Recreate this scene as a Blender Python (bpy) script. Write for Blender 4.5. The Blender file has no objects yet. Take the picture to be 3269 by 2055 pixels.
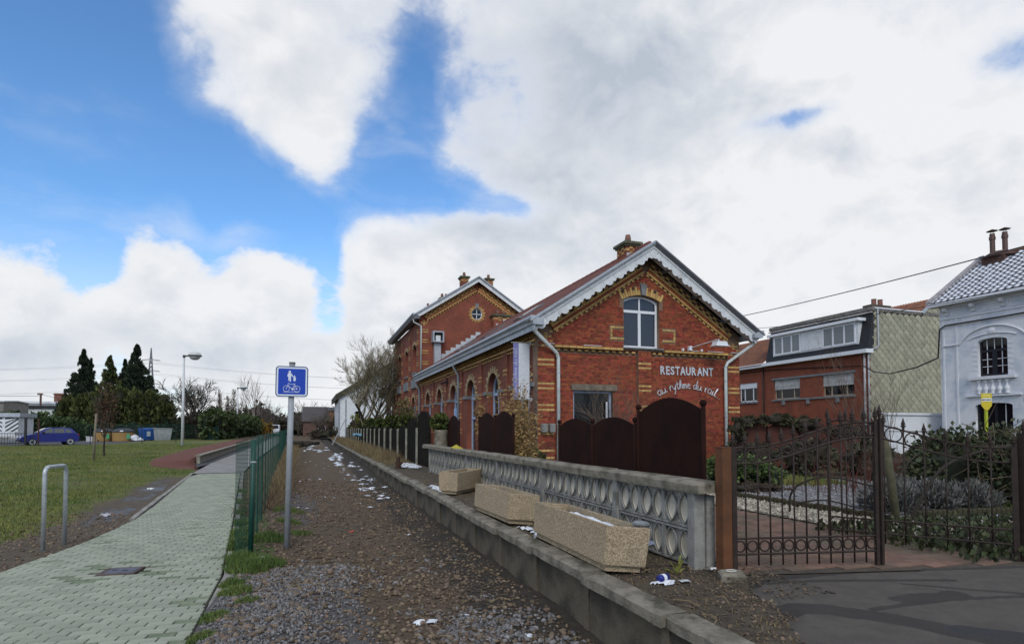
import bpy, bmesh, math, random
import numpy as np
from math import sin, cos, pi, radians, atan2, sqrt, tan
from mathutils import Vector, Matrix, noise

random.seed(11)
RNG = np.random.default_rng(11)
SC = bpy.context.scene
COL = SC.collection

# ------------------------------------------------------------------ camera
YAW, PITCH, CZ = radians(19.15), radians(2.0), 1.6
cam = bpy.data.cameras.new('camera')
cam.sensor_width = 36.0
cam.lens = 20.48
cam.shift_y = 0.0840
cam.clip_start, cam.clip_end = 0.05, 4000.0
cam_ob = bpy.data.objects.new('camera', cam)
COL.objects.link(cam_ob)
cam_ob.location = (0, 0, CZ)
cam_ob.rotation_euler = (radians(90) + PITCH, 0, -YAW)
SC.camera = cam_ob

# ------------------------------------------------------------------ node helper
class NT:
    def __init__(s, tree): s.t = tree; s.t.nodes.clear()
    def n(s, typ, **kw):
        o = s.t.nodes.new(typ)
        for k, v in kw.items(): setattr(o, k, v)
        return o
    def put(s, sock, v):
        if hasattr(v, 'is_output'): s.t.links.new(v, sock)
        elif isinstance(v, (tuple, list)) and sock.type == 'RGBA' and len(v) == 3: sock.default_value = (*v, 1)
        else: sock.default_value = v
    def m(s, op, a, b=None, c=None, clamp=False):
        o = s.n('ShaderNodeMath', operation=op, use_clamp=clamp); s.put(o.inputs[0], a)
        if b is not None: s.put(o.inputs[1], b)
        if c is not None: s.put(o.inputs[2], c)
        return o.outputs[0]
    def vm(s, op, a, b=None):
        o = s.n('ShaderNodeVectorMath', operation=op); s.put(o.inputs[0], a)
        if b is not None: s.put(o.inputs[1], b)
        return o.outputs['Value' if op in ('DOT_PRODUCT', 'LENGTH') else 'Vector']
    def sep(s, v):
        o = s.n('ShaderNodeSeparateXYZ'); s.put(o.inputs[0], v); return o.outputs
    def comb(s, x, y, z):
        o = s.n('ShaderNodeCombineXYZ')
        for i, k in enumerate((x, y, z)): s.put(o.inputs[i], k)
        return o.outputs[0]
    def mix(s, f, a, b, blend='MIX'):
        o = s.n('ShaderNodeMix', data_type='RGBA', blend_type=blend)
        s.put(o.inputs[0], f); s.put(o.inputs[6], a); s.put(o.inputs[7], b); return o.outputs[2]
    def noise(s, vec, scale, detail=4, rough=.55, dist=0):
        o = s.n('ShaderNodeTexNoise'); s.put(o.inputs['Vector'], vec)
        o.inputs['Scale'].default_value = scale; o.inputs['Detail'].default_value = detail
        o.inputs['Roughness'].default_value = rough; o.inputs['Distortion'].default_value = dist
        return o.outputs[0]
    def sstep(s, x, a, b):
        o = s.n('ShaderNodeMapRange', interpolation_type='SMOOTHSTEP'); s.put(o.inputs[0], x)
        o.inputs[1].default_value = a; o.inputs[2].default_value = b; return o.outputs[0]
    def lin(s, x, a, b, c=0., d=1.):
        o = s.n('ShaderNodeMapRange'); s.put(o.inputs[0], x)
        for i, k in enumerate((a, b, c, d)): o.inputs[i + 1].default_value = k
        return o.outputs[0]

# ------------------------------------------------------------------ sky with broken cloud
SUN_AZ, SUN_EL = radians(200), radians(40)      # azimuth clockwise from +Y
world = bpy.data.worlds.new('World'); SC.world = world; world.use_nodes = True
w = NT(world.node_tree)
sky = w.n('ShaderNodeTexSky', sky_type='NISHITA', sun_disc=False)
sky.sun_elevation = SUN_EL; sky.sun_rotation = SUN_AZ
sky.air_density = 1.0; sky.dust_density = 0.6; sky.ozone_density = 1.6
D = w.n('ShaderNodeTexCoord').outputs['Generated']
dx, dy, dz = w.sep(D)
az = w.m('MULTIPLY', w.m('ARCTAN2', dx, dy), 180 / pi)
el = w.m('MULTIPLY', w.m('ARCSINE', dz), 180 / pi)
# cloud noise lives on directions, a little flattened towards the horizon
P = w.comb(w.m('MULTIPLY', dx, 1.0), w.m('MULTIPLY', dy, 1.0), w.m('MULTIPLY', dz, 1.35))
warp = w.n('ShaderNodeTexNoise'); w.put(warp.inputs['Vector'], P); warp.inputs['Scale'].default_value = 5.0; warp.inputs['Detail'].default_value = 3
Pw = w.vm('ADD', P, w.vm('MULTIPLY', w.vm('SUBTRACT', warp.outputs['Color'], (.5, .5, .5)), (.10, .10, .10)))
n_big = w.noise(Pw, 4.2, 9, .56)
off = Vector((sin(SUN_AZ) * .03, cos(SUN_AZ) * .03, .035))
n_off = w.noise(w.vm('ADD', Pw, tuple(off)), 4.2, 6, .54)
def blob(a, e, sa, se, wt):
    x = w.m('DIVIDE', w.m('SUBTRACT', az, a), sa); y = w.m('DIVIDE', w.m('SUBTRACT', el, e), se)
    r = w.m('ADD', w.m('MULTIPLY', x, x), w.m('MULTIPLY', y, y))
    return w.m('MULTIPLY', w.m('POWER', 2.71828, w.m('MULTIPLY', r, -1)), wt)
def total(lst):
    acc = None
    for b in lst:
        v = blob(*b); acc = v if acc is None else w.m('ADD', acc, v)
    return acc
#         azimuth elev  half-widths weight
cover = total([(-6, 36, 8, 8, .34), (-1, 29, 5.5, 5.5, .34), (1, 24, 3.2, 3.2, .30), (9.8, 28, 2.2, 7, -.50), (5.5, 27, 1.8, 2.0, -.30),
               (33, 32, 17, 11, .55), (47, 20, 20, 11, .55), (26, 12.0, 17, 7.0, .60), (10, 15.5, 4.5, 5.0, .42), (17, 16, 5, 4.0, .34), (8, 9, 7, 5, .3), (50, 6, 20, 8, .4),
               (-12.5, 11, 3.8, 5.5, .40), (-4.8, 10.6, 3.4, 5.2, .38), (-20, 8.5, 3.6, 5.5, .36), (-28, 7, 8, 7, .3), (0.5, 5.5, 12, 4.5, .3), (1.6, 14, 1.9, 4.5, -.40), (-8.6, 16.6, 1.8, 3, -.42), (-16.8, 14.2, 2, 3.4, -.36),
               (-20, 27, 9, 11, -.85), (-9, 21, 6.5, 3.6, -.80), (-2, 18.6, 4, 2.6, -.62), (6, 22.6, 4, 2.6, -.78), (13, 22.2, 5, 1.8, -.70), (20, 21.0, 4, 1.3, -.45), (46, 26.0, 4.5, 1.0, -.56), (61, 26, 4, 2.2, -.55), (55, 13, 4, 2, -.4), (-18, 38, 5, 8, -.5)])
n_fine = w.noise(Pw, 13, 8, .62)
cov = w.m('ADD', w.m('ADD', cover, .60), w.m('MULTIPLY', w.m('SUBTRACT', n_big, .5), 1.75))  # base cover raised: added cloud outside the view brightens the walls
cov = w.m('ADD', cov, w.m('MULTIPLY', w.m('SUBTRACT', n_fine, .5), .55))
crisp = w.sstep(cov, .44, .72)                    # cumulus low down
wisp = w.sstep(cov, .16, .98)                     # torn, thin edges higher up
hi = w.sstep(el, 13, 21)
veil = w.m('MULTIPLY', w.sstep(w.noise(w.vm('MULTIPLY', Pw, (1, 1, 2.2)), 3.1, 7, .6), .40, .75), .42)
mask = w.m('ADD', w.m('MULTIPLY', crisp, w.m('SUBTRACT', 1, w.m('MULTIPLY', hi, .62))), w.m('MULTIPLY', wisp, w.m('MULTIPLY', hi, .62)))
mask = w.m('MAXIMUM', mask, w.m('MULTIPLY', veil, w.sstep(cov, -.25, .45)))
soft = w.m('MAXIMUM', w.m('MULTIPLY', mask, .985), w.m('MULTIPLY', w.sstep(el, 19, -2), .90))
relief = w.m('MULTIPLY', w.m('SUBTRACT', n_big, n_off), 3.2)
grey = total([(26, 29, 13, 10, .85), (15, 26, 6, 9, .55), (30, 20, 13, 4, .15), (-8, 6, 14, 3.2, .40), (12, 8, 12, 3.0, .20), (-22, 5, 9, 3, .3), (60, 45, 20, 12, .4), (2, 33, 5, 6, .18)])
grey = w.m('ADD', grey, w.m('MULTIPLY', w.m('SUBTRACT', w.noise(Pw, 2.6, 4, .5), .5), .55))
shade = w.m('SUBTRACT', w.m('ADD', grey, .05), relief)
shade = w.m('MULTIPLY', w.m('MAXIMUM', w.m('MINIMUM', shade, 1.), -.1), w.sstep(cov, .45, 1.15))
cloud = w.mix(w.m('MAXIMUM', shade, 0), (8.8, 8.9, 9.1), (4.9, 5.5, 6.35))
blue = w.mix(1.0, sky.outputs[0], (1.05, 1.55, 1.95), 'MULTIPLY')
col = w.mix(soft, blue, cloud)
bg = w.n('ShaderNodeBackground'); w.put(bg.inputs[0], col); bg.inputs[1].default_value = 0.10
w.t.links.new(bg.outputs[0], w.n('ShaderNodeOutputWorld').inputs[0])
world.cycles.sampling_method = 'MANUAL'; world.cycles.sample_map_resolution = 512

sun = bpy.data.lights.new('sun', 'SUN'); sun.energy = 1.5; sun.angle = radians(24); sun.color = (1, .94, .84)
sun_ob = bpy.data.objects.new('sun', sun); COL.objects.link(sun_ob)
sd = Vector((sin(SUN_AZ) * cos(SUN_EL), cos(SUN_AZ) * cos(SUN_EL), sin(SUN_EL)))
sun_ob.rotation_euler = sd.to_track_quat('Z', 'Y').to_euler()
sun_ob.location = (20, -20, 30)

SC.view_settings.view_transform = 'Standard'; SC.view_settings.look = 'None'
SC.view_settings.exposure = 0.0; SC.view_settings.gamma = 1.0
SC.cycles.use_denoising = True
SC.cycles.max_bounces = 6; SC.cycles.diffuse_bounces = 3; SC.cycles.glossy_bounces = 3
SC.cycles.transparent_max_bounces = 8; SC.cycles.transmission_bounces = 3

# ------------------------------------------------------------------ materials
MATS = {}
def mat(name, c1, c2=None, scale=6., rough=.85, bump=0., bscale=None, metal=0., detail=5, island=None, spec=.4, c3=None, s3=1.5, f3=.35, lo=.35, hi=.65):
    """noise blend of c1/c2, optional large stains c3, optional per-piece tint 'island' amount"""
    if name in MATS: return MATS[name]
    M = bpy.data.materials.new(name); M.use_nodes = True; MATS[name] = M
    t = NT(M.node_tree); out = t.n('ShaderNodeOutputMaterial'); b = t.n('ShaderNodeBsdfPrincipled')
    co = t.n('ShaderNodeTexCoord').outputs['Object']
    col = (*c1, 1)
    if c2 is not None:
        col = t.mix(t.sstep(t.noise(co, scale, detail, .6), lo, hi), c1, c2)
    if c3 is not None:
        col = t.mix(t.m('MULTIPLY', t.sstep(t.noise(co, s3, 6, .65, .4), .5, .68), f3 / .35 * .7, clamp=True), col, c3)
    if island:
        g = t.n('ShaderNodeNewGeometry'); oi = t.n('ShaderNodeObjectInfo')
        r = t.m('FRACT', t.m('ADD', g.outputs['Random Per Island'], oi.outputs['Random']))
        hs = t.n('ShaderNodeHueSaturation'); t.put(hs.inputs['Color'], col)
        t.put(hs.inputs['Value'], t.lin(r, 0, 1, 1 - island, 1 + island))
        r2 = t.m('FRACT', t.m('MULTIPLY', r, 7.31))
        t.put(hs.inputs['Hue'], t.lin(r2, 0, 1, .5 - island * .035, .5 + island * .035))
        col = hs.outputs[0]
    t.put(b.inputs['Base Color'], col)
    b.inputs['Roughness'].default_value = rough; b.inputs['Metallic'].default_value = metal
    b.inputs['Specular IOR Level'].default_value = spec
    if bump:
        bp = t.n('ShaderNodeBump'); bp.inputs['Strength'].default_value = min(1, bump); bp.inputs['Distance'].default_value = .02
        t.put(bp.inputs['Height'], t.noise(co, bscale or scale * 3, 6, .65)); t.put(b.inputs['Normal'], bp.outputs[0])
    t.t.links.new(b.outputs[0], out.inputs[0]); return M

def brick_mat(name, axis, c1, c2, mortar, bw=.22, bh=.073, bump=.5):
    """brick courses on far or foreshortened walls; axis = horizontal axis of the wall"""
    if name in MATS: return MATS[name]
    M = bpy.data.materials.new(name); M.use_nodes = True; MATS[name] = M
    t = NT(M.node_tree); out = t.n('ShaderNodeOutputMaterial'); b = t.n('ShaderNodeBsdfPrincipled')
    g = t.n('ShaderNodeNewGeometry'); x, y, z = t.sep(g.outputs['Position'])
    v = t.comb(x if axis == 'x' else y, z, 0)
    br = t.n('ShaderNodeTexBrick'); t.put(br.inputs['Vector'], v)
    br.inputs['Scale'].default_value = 1; br.inputs['Brick Width'].default_value = bw; br.inputs['Row Height'].default_value = bh
    br.inputs['Mortar Size'].default_value = .007; br.inputs['Mortar Smooth'].default_value = .3; br.inputs['Bias'].default_value = -.2
    t.put(br.inputs['Color1'], c1); t.put(br.inputs['Color2'], c2); t.put(br.inputs['Mortar'], mortar)
    n = t.noise(g.outputs['Position'], 1.1, 6, .65)
    col = t.mix(t.m('MULTIPLY', t.sstep(n, .42, .72), .6), br.outputs[0], (c1[0] * .38, c1[1] * .5, c1[2] * .6))
    t.put(b.inputs['Base Color'], col); b.inputs['Roughness'].default_value = .9
    bp = t.n('ShaderNodeBump'); bp.inputs['Strength'].default_value = bump; bp.inputs['Distance'].default_value = .01
    t.put(bp.inputs['Height'], t.m('SUBTRACT', 1, br.outputs['Fac'])); t.put(b.inputs['Normal'], bp.outputs[0])
    t.t.links.new(b.outputs[0], out.inputs[0]); return M

def glass_mat(name, col=(.02, .025, .03), rough=.04, spec=.9):
    if name in MATS: return MATS[name]
    M = bpy.data.materials.new(name); M.use_nodes = True; MATS[name] = M
    t = NT(M.node_tree); out = t.n('ShaderNodeOutputMaterial'); b = t.n('ShaderNodeBsdfPrincipled')
    b.inputs['Base Color'].default_value = (*col, 1); b.inputs['Roughness'].default_value = rough; b.inputs['Specular IOR Level'].default_value = spec
    t.t.links.new(b.outputs[0], out.inputs[0]); return M

RED = mat('red_brick', (.29, .064, .029), (.205, .044, .022), 9, .9, .3, 60, island=.34, c3=(.10, .030, .020), s3=.8, f3=.26)
YEL = mat('yellow_brick', (.52, .33, .12), (.40, .25, .09), 14, .85, .25, 60, island=.22, c3=(.16, .11, .06), s3=2.2, f3=.25)
DRK = mat('dark_brick', (.075, .035, .028), (.05, .028, .024), 9, .9, .3, 60, island=.3)
MORT = mat('mortar', (.23, .15, .105), (.16, .105, .075), 8, .95, .3, 40)
WALLX = brick_mat('brick_wall_x', 'x', (.255, .056, .028), (.175, .042, .023), (.18, .115, .085))
WALLY = brick_mat('brick_wall_y', 'y', (.235, .055, .028), (.165, .041, .023), (.16, .105, .08))
WHITE = mat('white_paint', (.66, .68, .70), (.56, .58, .60), 5, .6, .1, 30, c3=(.36, .37, .36), s3=1.6, f3=.2)
PVC = mat('white_plastic', (.70, .72, .76), None, rough=.45)
BLUEF = mat('pale_blue_paint', (.38, .46, .62), (.32, .40, .56), 6, .55)
ZINC = mat('zinc', (.40, .43, .47), (.32, .35, .39), 3, .55, .1, 20, metal=.25)
ZINCD = mat('weathered_and_shaded_zinc', (.16, .165, .18), (.12, .125, .14), 3, .6, .1, 20, metal=.2)  # weathered zinc; also the dark tone painting shade on the right rake
TILE = mat('red_roof_tile', (.23, .085, .06), (.16, .06, .05), 3, .8, .2, 30, island=.25)
STONE = mat('blue_stone', (.20, .21, .22), (.14, .15, .16), 6, .8, .2, 40)
LINT = mat('lintel_concrete', (.20, .17, .13), (.13, .11, .085), 5, .9, .3, 30)
CONC = mat('weathered_concrete', (.255, .228, .180), (.140, .125, .095), 7, .92, .8, 60, c3=(.060, .054, .036), s3=2.4, f3=.6)
CONCG = mat('grey_concrete', (.31, .305, .285), (.22, .215, .20), 6, .92, .5, 60, c3=(.10, .098, .08), s3=2.6, f3=.4)
CONCD = mat('dark_damp_concrete', (.135, .112, .078), (.060, .052, .038), 2.6, .92, .6, 40, c3=(.030, .030, .020), s3=1.4, f3=.6)
AGG = mat('exposed_aggregate', (.50, .40, .27), (.27, .20, .125), 70, .95, .8, 85, c3=(.25, .22, .17), s3=2.4, f3=.22, lo=.42, hi=.58)
CORT = mat('rusted_steel_sheet', (.024, .0085, .006), (.016, .0065, .005), 2.5, .9, .1, 60, c3=(.034, .012, .007), s3=1.2, f3=.2, spec=.12)
RUST = mat('rusted_post_steel', (.135, .052, .020), (.085, .035, .015), 5, .85, .25, 50, c3=(.06, .03, .018), s3=3, f3=.3)
IRON = mat('brown_iron', (.036, .023, .018), (.022, .015, .013), 12, .7, .2, 60, spec=.3)
IRONK = mat('black_iron', (.015, .016, .018), None, rough=.55)
GREENM = mat('green_coated_steel', (.008, .060, .042), (.006, .042, .032), 8, .5)
GALV = mat('galvanised_steel', (.52, .55, .57), (.40, .43, .45), 18, .42, .1, 60, metal=.45)
GREYP = mat('grey_painted_pole', (.30, .32, .345), (.24, .255, .275), 4, .5, c3=(.17, .17, .17), s3=3, f3=.15)
TIMB = mat('grey_timber', (.23, .19, .14), (.14, .115, .085), 20, .9, .3, 40)
SLEEP = mat('tarred_sleeper', (.022, .019, .015), (.011, .010, .009), 9, 1., .5, 40, c3=(.03, .028, .02), s3=2, f3=.2, spec=.05)
BARK = mat('dark_bark', (.045, .037, .028), (.025, .021, .017), 8, .95, .5, 30)
TWIG = mat('grey_twig', (.105, .088, .068), (.06, .05, .04), 5, .9)
TWIGP = mat('pale_willow_twig', (.22, .19, .12), (.13, .115, .075), 3, .9, island=.3)
ASPH = None
BLACK = mat('matt_black', (.012, .012, .013), None, rough=.6)
SNOW = mat('old_snow', (.70, .73, .77), (.52, .55, .60), 9, .7, .3, 30)

# ------------------------------------------------------------------ mesh builder
class MB:
    def __init__(s): s.v = []; s.f = []; s.mi = []; s.cur = 0
    def add(s, vs, fs):
        o = len(s.v); s.v.extend([tuple(v) for v in vs]); s.f.extend([tuple(o + i for i in f) for f in fs]); s.mi.extend([s.cur] * len(fs)); return s
    def box(s, x0, x1, y0, y1, z0, z1, M=None):
        vs = [Vector((x, y, z)) for z in (z0, z1) for y in (y0, y1) for x in (x0, x1)]
        if M is not None: vs = [M @ v for v in vs]
        return s.add(vs, [(0, 2, 3, 1), (4, 5, 7, 6), (0, 1, 5, 4), (2, 6, 7, 3), (0, 4, 6, 2), (1, 3, 7, 5)])
    def cbox(s, c, size, M=None, b=0.):
        """box centred on c; b > 0 chamfers the top edge"""
        hx, hy, hz = size[0] / 2, size[1] / 2, size[2] / 2
        if b <= 0:
            vs = [Vector((c[0] + a * hx, c[1] + d * hy, c[2] + e * hz)) for e in (-1, 1) for d in (-1, 1) for a in (-1, 1)]
            fs = [(0, 2, 3, 1), (4, 5, 7, 6), (0, 1, 5, 4), (2, 6, 7, 3), (0, 4, 6, 2), (1, 3, 7, 5)]
        else:
            vs = []
            for (k, z) in ((0, -hz), (0, hz - b), (b, hz)):
                for (a, d) in ((-1, -1), (1, -1), (1, 1), (-1, 1)): vs.append(Vector((c[0] + a * (hx - k), c[1] + d * (hy - k), c[2] + z)))
            fs = [(8, 9, 10, 11)] + [(r * 4 + i, r * 4 + (i + 1) % 4, r * 4 + 4 + (i + 1) % 4, r * 4 + 4 + i) for r in (0, 1) for i in range(4)]
        if M is not None: vs = [M @ v for v in vs]
        return s.add(vs, fs)
    def tube(s, pts, r, n=8, cap=True, closed=False):
        pts = [Vector(p) for p in pts]; m = len(pts); rs = r if isinstance(r, (list, tuple)) else [r] * m
        vs = []; up = None
        for i, p in enumerate(pts):
            if closed: t = pts[(i + 1) % m] - pts[i - 1]
            else: t = pts[min(i + 1, m - 1)] - pts[max(i - 1, 0)]
            if t.length < 1e-9: t = Vector((0, 0, 1))
            t.normalize()
            if up is None: up = Vector((0, 0, 1)) if abs(t.z) < .9 else Vector((1, 0, 0))
            a = t.cross(up)
            if a.length < 1e-6: a = t.cross(Vector((1, 0, 0)))
            a.normalize(); bb = a.cross(t); up = bb
            for k in range(n):
                q = 2 * pi * k / n; vs.append(p + (a * cos(q) + bb * sin(q)) * rs[i])
        fs = []
        for i in range(m if closed else m - 1):
            j = (i + 1) % m
            for k in range(n): fs.append((i * n + k, i * n + (k + 1) % n, j * n + (k + 1) % n, j * n + k))
        if cap and not closed: fs.append(tuple(range(n - 1, -1, -1))); fs.append(tuple((m - 1) * n + k for k in range(n)))
        return s.add(vs, fs)
    def lathe(s, prof, n=16, c=(0, 0, 0), M=None):
        vs = []
        for r, z in prof:
            for k in range(n):
                v = Vector((c[0] + r * cos(2 * pi * k / n), c[1] + r * sin(2 * pi * k / n), c[2] + z)); vs.append(M @ v if M is not None else v)
        m = len(prof); fs = [(i * n + k, i * n + (k + 1) % n, (i + 1) * n + (k + 1) % n, (i + 1) * n + k) for i in range(m - 1) for k in range(n)]
        fs.append(tuple(range(n - 1, -1, -1))); fs.append(tuple((m - 1) * n + k for k in range(n)))
        return s.add(vs, fs)
    def prism(s, poly, fn, d0, d1):
        """convex or simple polygon poly [(a,b)], fn(a,b,d) -> world; extruded d0..d1"""
        n = len(poly); vs = [fn(a, b, d0) for a, b in poly] + [fn(a, b, d1) for a, b in poly]
        fs = [tuple(range(n)), tuple(range(2 * n - 1, n - 1, -1))] + [(i, n + i, n + (i + 1) % n, (i + 1) % n) for i in range(n)]
        return s.add(vs, fs)
    def mesh(s, name, off=(0, 0, 0)):
        me = bpy.data.meshes.new(name); o = Vector(off)
        me.from_pydata([(x - o.x, y - o.y, z - o.z) for x, y, z in s.v], [], s.f); me.update(); return me
    def build(s, name, m, parent=None, smooth=False, fix=False):
        org = ORG.get(parent, Vector((0, 0, 0))) if parent else Vector((0, 0, 0))
        if parent is None and s.v:
            a = np.array(s.v); org = Vector(((a[:, 0].min() + a[:, 0].max()) / 2, (a[:, 1].min() + a[:, 1].max()) / 2, a[:, 2].min()))
        me = s.mesh(name, org)
        if fix:
            bm = bmesh.new(); bm.from_mesh(me); bmesh.ops.recalc_face_normals(bm, faces=bm.faces[:]); bm.to_mesh(me); bm.free()
        o = link(name, me, m, parent)
        if parent is None: o.location = org
        ORG[o] = org
        for i, k in enumerate(s.mi):
            if k: me.polygons[i].material_index = k
        if smooth: me.polygons.foreach_set('use_smooth', [True] * len(me.polygons))
        return o
ORG = {}
def link(name, data, m=None, parent=None):
    o = bpy.data.objects.new(name, data); COL.objects.link(o)
    if m is not None and data is not None:
        for k in (m if isinstance(m, (list, tuple)) else [m]): data.materials.append(k)
    if parent is not None: o.parent = parent
    return o
def thing(name, label, cat, loc=(0, 0, 0), group=None):
    o = bpy.data.objects.new(name, None); COL.objects.link(o); o.location = loc; o.empty_display_size = .2
    o['label'] = label; o['category'] = cat
    if group: o['group'] = group
    ORG[o] = Vector(loc); return o
def tag(o, label, cat, group=None):
    o['label'] = label; o['category'] = cat
    if group: o['group'] = group
    return o
def kind(o, k): o['kind'] = k; return o
def piece(name, me, M, parent, m=None):
    """an object sharing mesh data, placed by world matrix M under parent"""
    o = bpy.data.objects.new(name, me); COL.objects.link(o)
    if m is not None and not me.materials: me.materials.append(m)
    if parent is not None:
        o.parent = parent; M = Matrix.Translation(-ORG[parent]) @ M
    o.matrix_basis = M; return o
def fast_mesh(name, V, F, m, parent=None, smooth=False):
    """V (n,3) array, F (k,3|4) array"""
    V = np.asarray(V, np.float32); F = np.asarray(F, np.int32)
    org = ORG[parent] if parent is not None else Vector((0, 0, 0))
    V = V - np.array(org, np.float32)
    me = bpy.data.meshes.new(name); k = F.shape[1]
    me.vertices.add(len(V)); me.vertices.foreach_set('co', V.ravel())
    me.loops.add(F.size); me.loops.foreach_set('vertex_index', F.ravel())
    me.polygons.add(len(F)); me.polygons.foreach_set('loop_start', np.arange(0, F.size, k, dtype=np.int32)); me.polygons.foreach_set('loop_total', np.full(len(F), k, np.int32))
    if smooth: me.polygons.foreach_set('use_smooth', np.ones(len(F), bool))
    me.update(calc_edges=True); o = link(name, me, m, parent); ORG[o] = org; return o
def holed(outer, holes, t, M, bevel=0.):
    """slab of thickness t (front face on the local plane z=0, body towards -z) from 2-D outline with holes, placed by M"""
    cu = bpy.data.curves.new('c', 'CURVE'); cu.dimensions = '2D'; cu.fill_mode = 'BOTH'; cu.extrude = t / 2
    for poly in [outer] + list(holes):
        sp = cu.splines.new('POLY'); sp.points.add(len(poly) - 1)
        for p, (a, b) in zip(sp.points, poly): p.co = (a, b, 0, 1)
        sp.use_cyclic_u = True
    ob = bpy.data.objects.new('c', cu); COL.objects.link(ob)
    dg = bpy.context.evaluated_depsgraph_get(); me = bpy.data.meshes.new_from_object(ob.evaluated_get(dg))
    bpy.data.objects.remove(ob); bpy.data.curves.remove(cu)
    me.transform(M @ Matrix.Translation((0, 0, -t / 2))); return me
def slab(name, outer, holes, t, M, m, parent):
    me = holed(outer, holes, t, M); org = ORG.get(parent, Vector((0, 0, 0))); me.transform(Matrix.Translation(-org))
    me.name = name; me.materials.clear(); o = link(name, me, m, parent); ORG[o] = org; return o
# plane frames: local (a, b, c) -> world
def FY(y): return Matrix(((1, 0, 0, 0), (0, 0, -1, y), (0, 1, 0, 0), (0, 0, 0, 1)))    # faces -Y : a=x, b=z, c -> -y
def FX(x): return Matrix(((0, 0, -1, x), (-1, 0, 0, 0), (0, 1, 0, 0), (0, 0, 0, 1)))   # faces -X : a=-y, b=z, c -> -x
def rect(x0, x1, z0, z1): return [(x0, z0), (x1, z0), (x1, z1), (x0, z1)]
def arc(cx, cz, r, a0, a1, n=16): return [(cx + r * cos(radians(a0 + (a1 - a0) * i / n)), cz + r * sin(radians(a0 + (a1 - a0) * i / n))) for i in range(n + 1)]
def inpoly(x, y, poly):
    c = False; j = len(poly) - 1
    for i in range(len(poly)):
        xi, yi = poly[i]; xj, yj = poly[j]
        if (yi > y) != (yj > y) and x < (xj - xi) * (y - yi) / (yj - yi) + xi: c = not c
        j = i
    return c
_cy, _sy, _cp, _sp = cos(YAW), sin(YAW), cos(PITCH), sin(PITCH)
def seen(x, y, z):
    """screen-free view test: (depth, tan horizontally, tan vertically)"""
    r = x * _cy - y * _sy; f = (x * _sy + y * _cy) * _cp + (z - CZ) * _sp; u = -(x * _sy + y * _cy) * _sp + (z - CZ) * _cp
    return f, r / max(f, .01), u / max(f, .01)
def sst(x, a, b):
    t = np.clip((x - a) / (b - a), 0, 1); return t * t * (3 - 2 * t)
def fbm(x, y, s=1., o=4):
    v = 0; a = .5
    for i in range(o): v += a * noise.noise(Vector((x * s, y * s, i * 7.3))); s *= 2.1; a *= .5
    return v

# ------------------------------------------------------------------ ground
XL = [(-8, -5.4), (7.0, -5.0), (7.86, -3.2), (9.74, -2.96), (11.8, -2.88), (13.8, -3.04), (23.3, -3.84), (29.5, -4.78), (61, -5.6), (140, -8)]
XR = [(-8, -.80), (4.86, -.81), (7.06, -.86), (10.4, -1.14), (22.5, -2.27), (140, -4)]
def xl(y): return np.interp(y, [p[0] for p in XL], [p[1] for p in XL])
def xr(y): return np.interp(y, [p[0] for p in XR], [p[1] for p in XR])
def lawn_z(x, y):
    wdt = 3.0 - 2.9 * sst(np.asarray(y, float), 25.5, 29.0)
    h = np.clip(.0135 * (np.asarray(y, float) - 8), 0, .42)
    h = h * sst(xl(y) - np.asarray(x, float), 0.05, wdt + .05)
    return h - .16 * sst(np.asarray(-x, float), 13.5, 18) * sst(np.asarray(y, float), 46, 56)
def grid(name, xs, ys, zf, m, attr=None, smooth=True):
    X, Y = np.meshgrid(xs, ys); Z = zf(X, Y)
    V = np.stack([X.ravel(), Y.ravel(), Z.ravel()], 1); nx, ny = len(xs), len(ys)
    i = np.arange(nx - 1)[None, :] + np.arange(ny - 1)[:, None] * nx; i = i.ravel()
    F = np.stack([i, i + 1, i + nx + 1, i + nx], 1)
    o = fast_mesh(name, V, F, m, None, smooth)
    if attr is not None:
        for k, fn in attr.items():
            a = o.data.attributes.new(k, 'FLOAT', 'POINT'); a.data.foreach_set('value', np.asarray(fn(X, Y), np.float32).ravel())
    return kind(o, 'structure')
def npnoise(X, Y, s, seed=0, o=4):
    """smooth value noise on arrays"""
    r = np.random.default_rng(seed); T = r.random((64, 64)); v = np.zeros_like(X, float); a = 1.; tot = 0
    for k in range(o):
        x = X * s + 17.3 * k; y = Y * s + 5.1 * k; x0 = np.floor(x).astype(int); y0 = np.floor(y).astype(int); fx = x - x0; fy = y - y0
        fx = fx * fx * (3 - 2 * fx); fy = fy * fy * (3 - 2 * fy)
        g = lambda i, j: T[(x0 + i) % 64, (y0 + j) % 64]
        v += a * ((g(0, 0) * (1 - fx) + g(1, 0) * fx) * (1 - fy) + (g(0, 1) * (1 - fx) + g(1, 1) * fx) * fy); tot += a; a *= .55; s *= 2.07
    return v / tot
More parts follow.
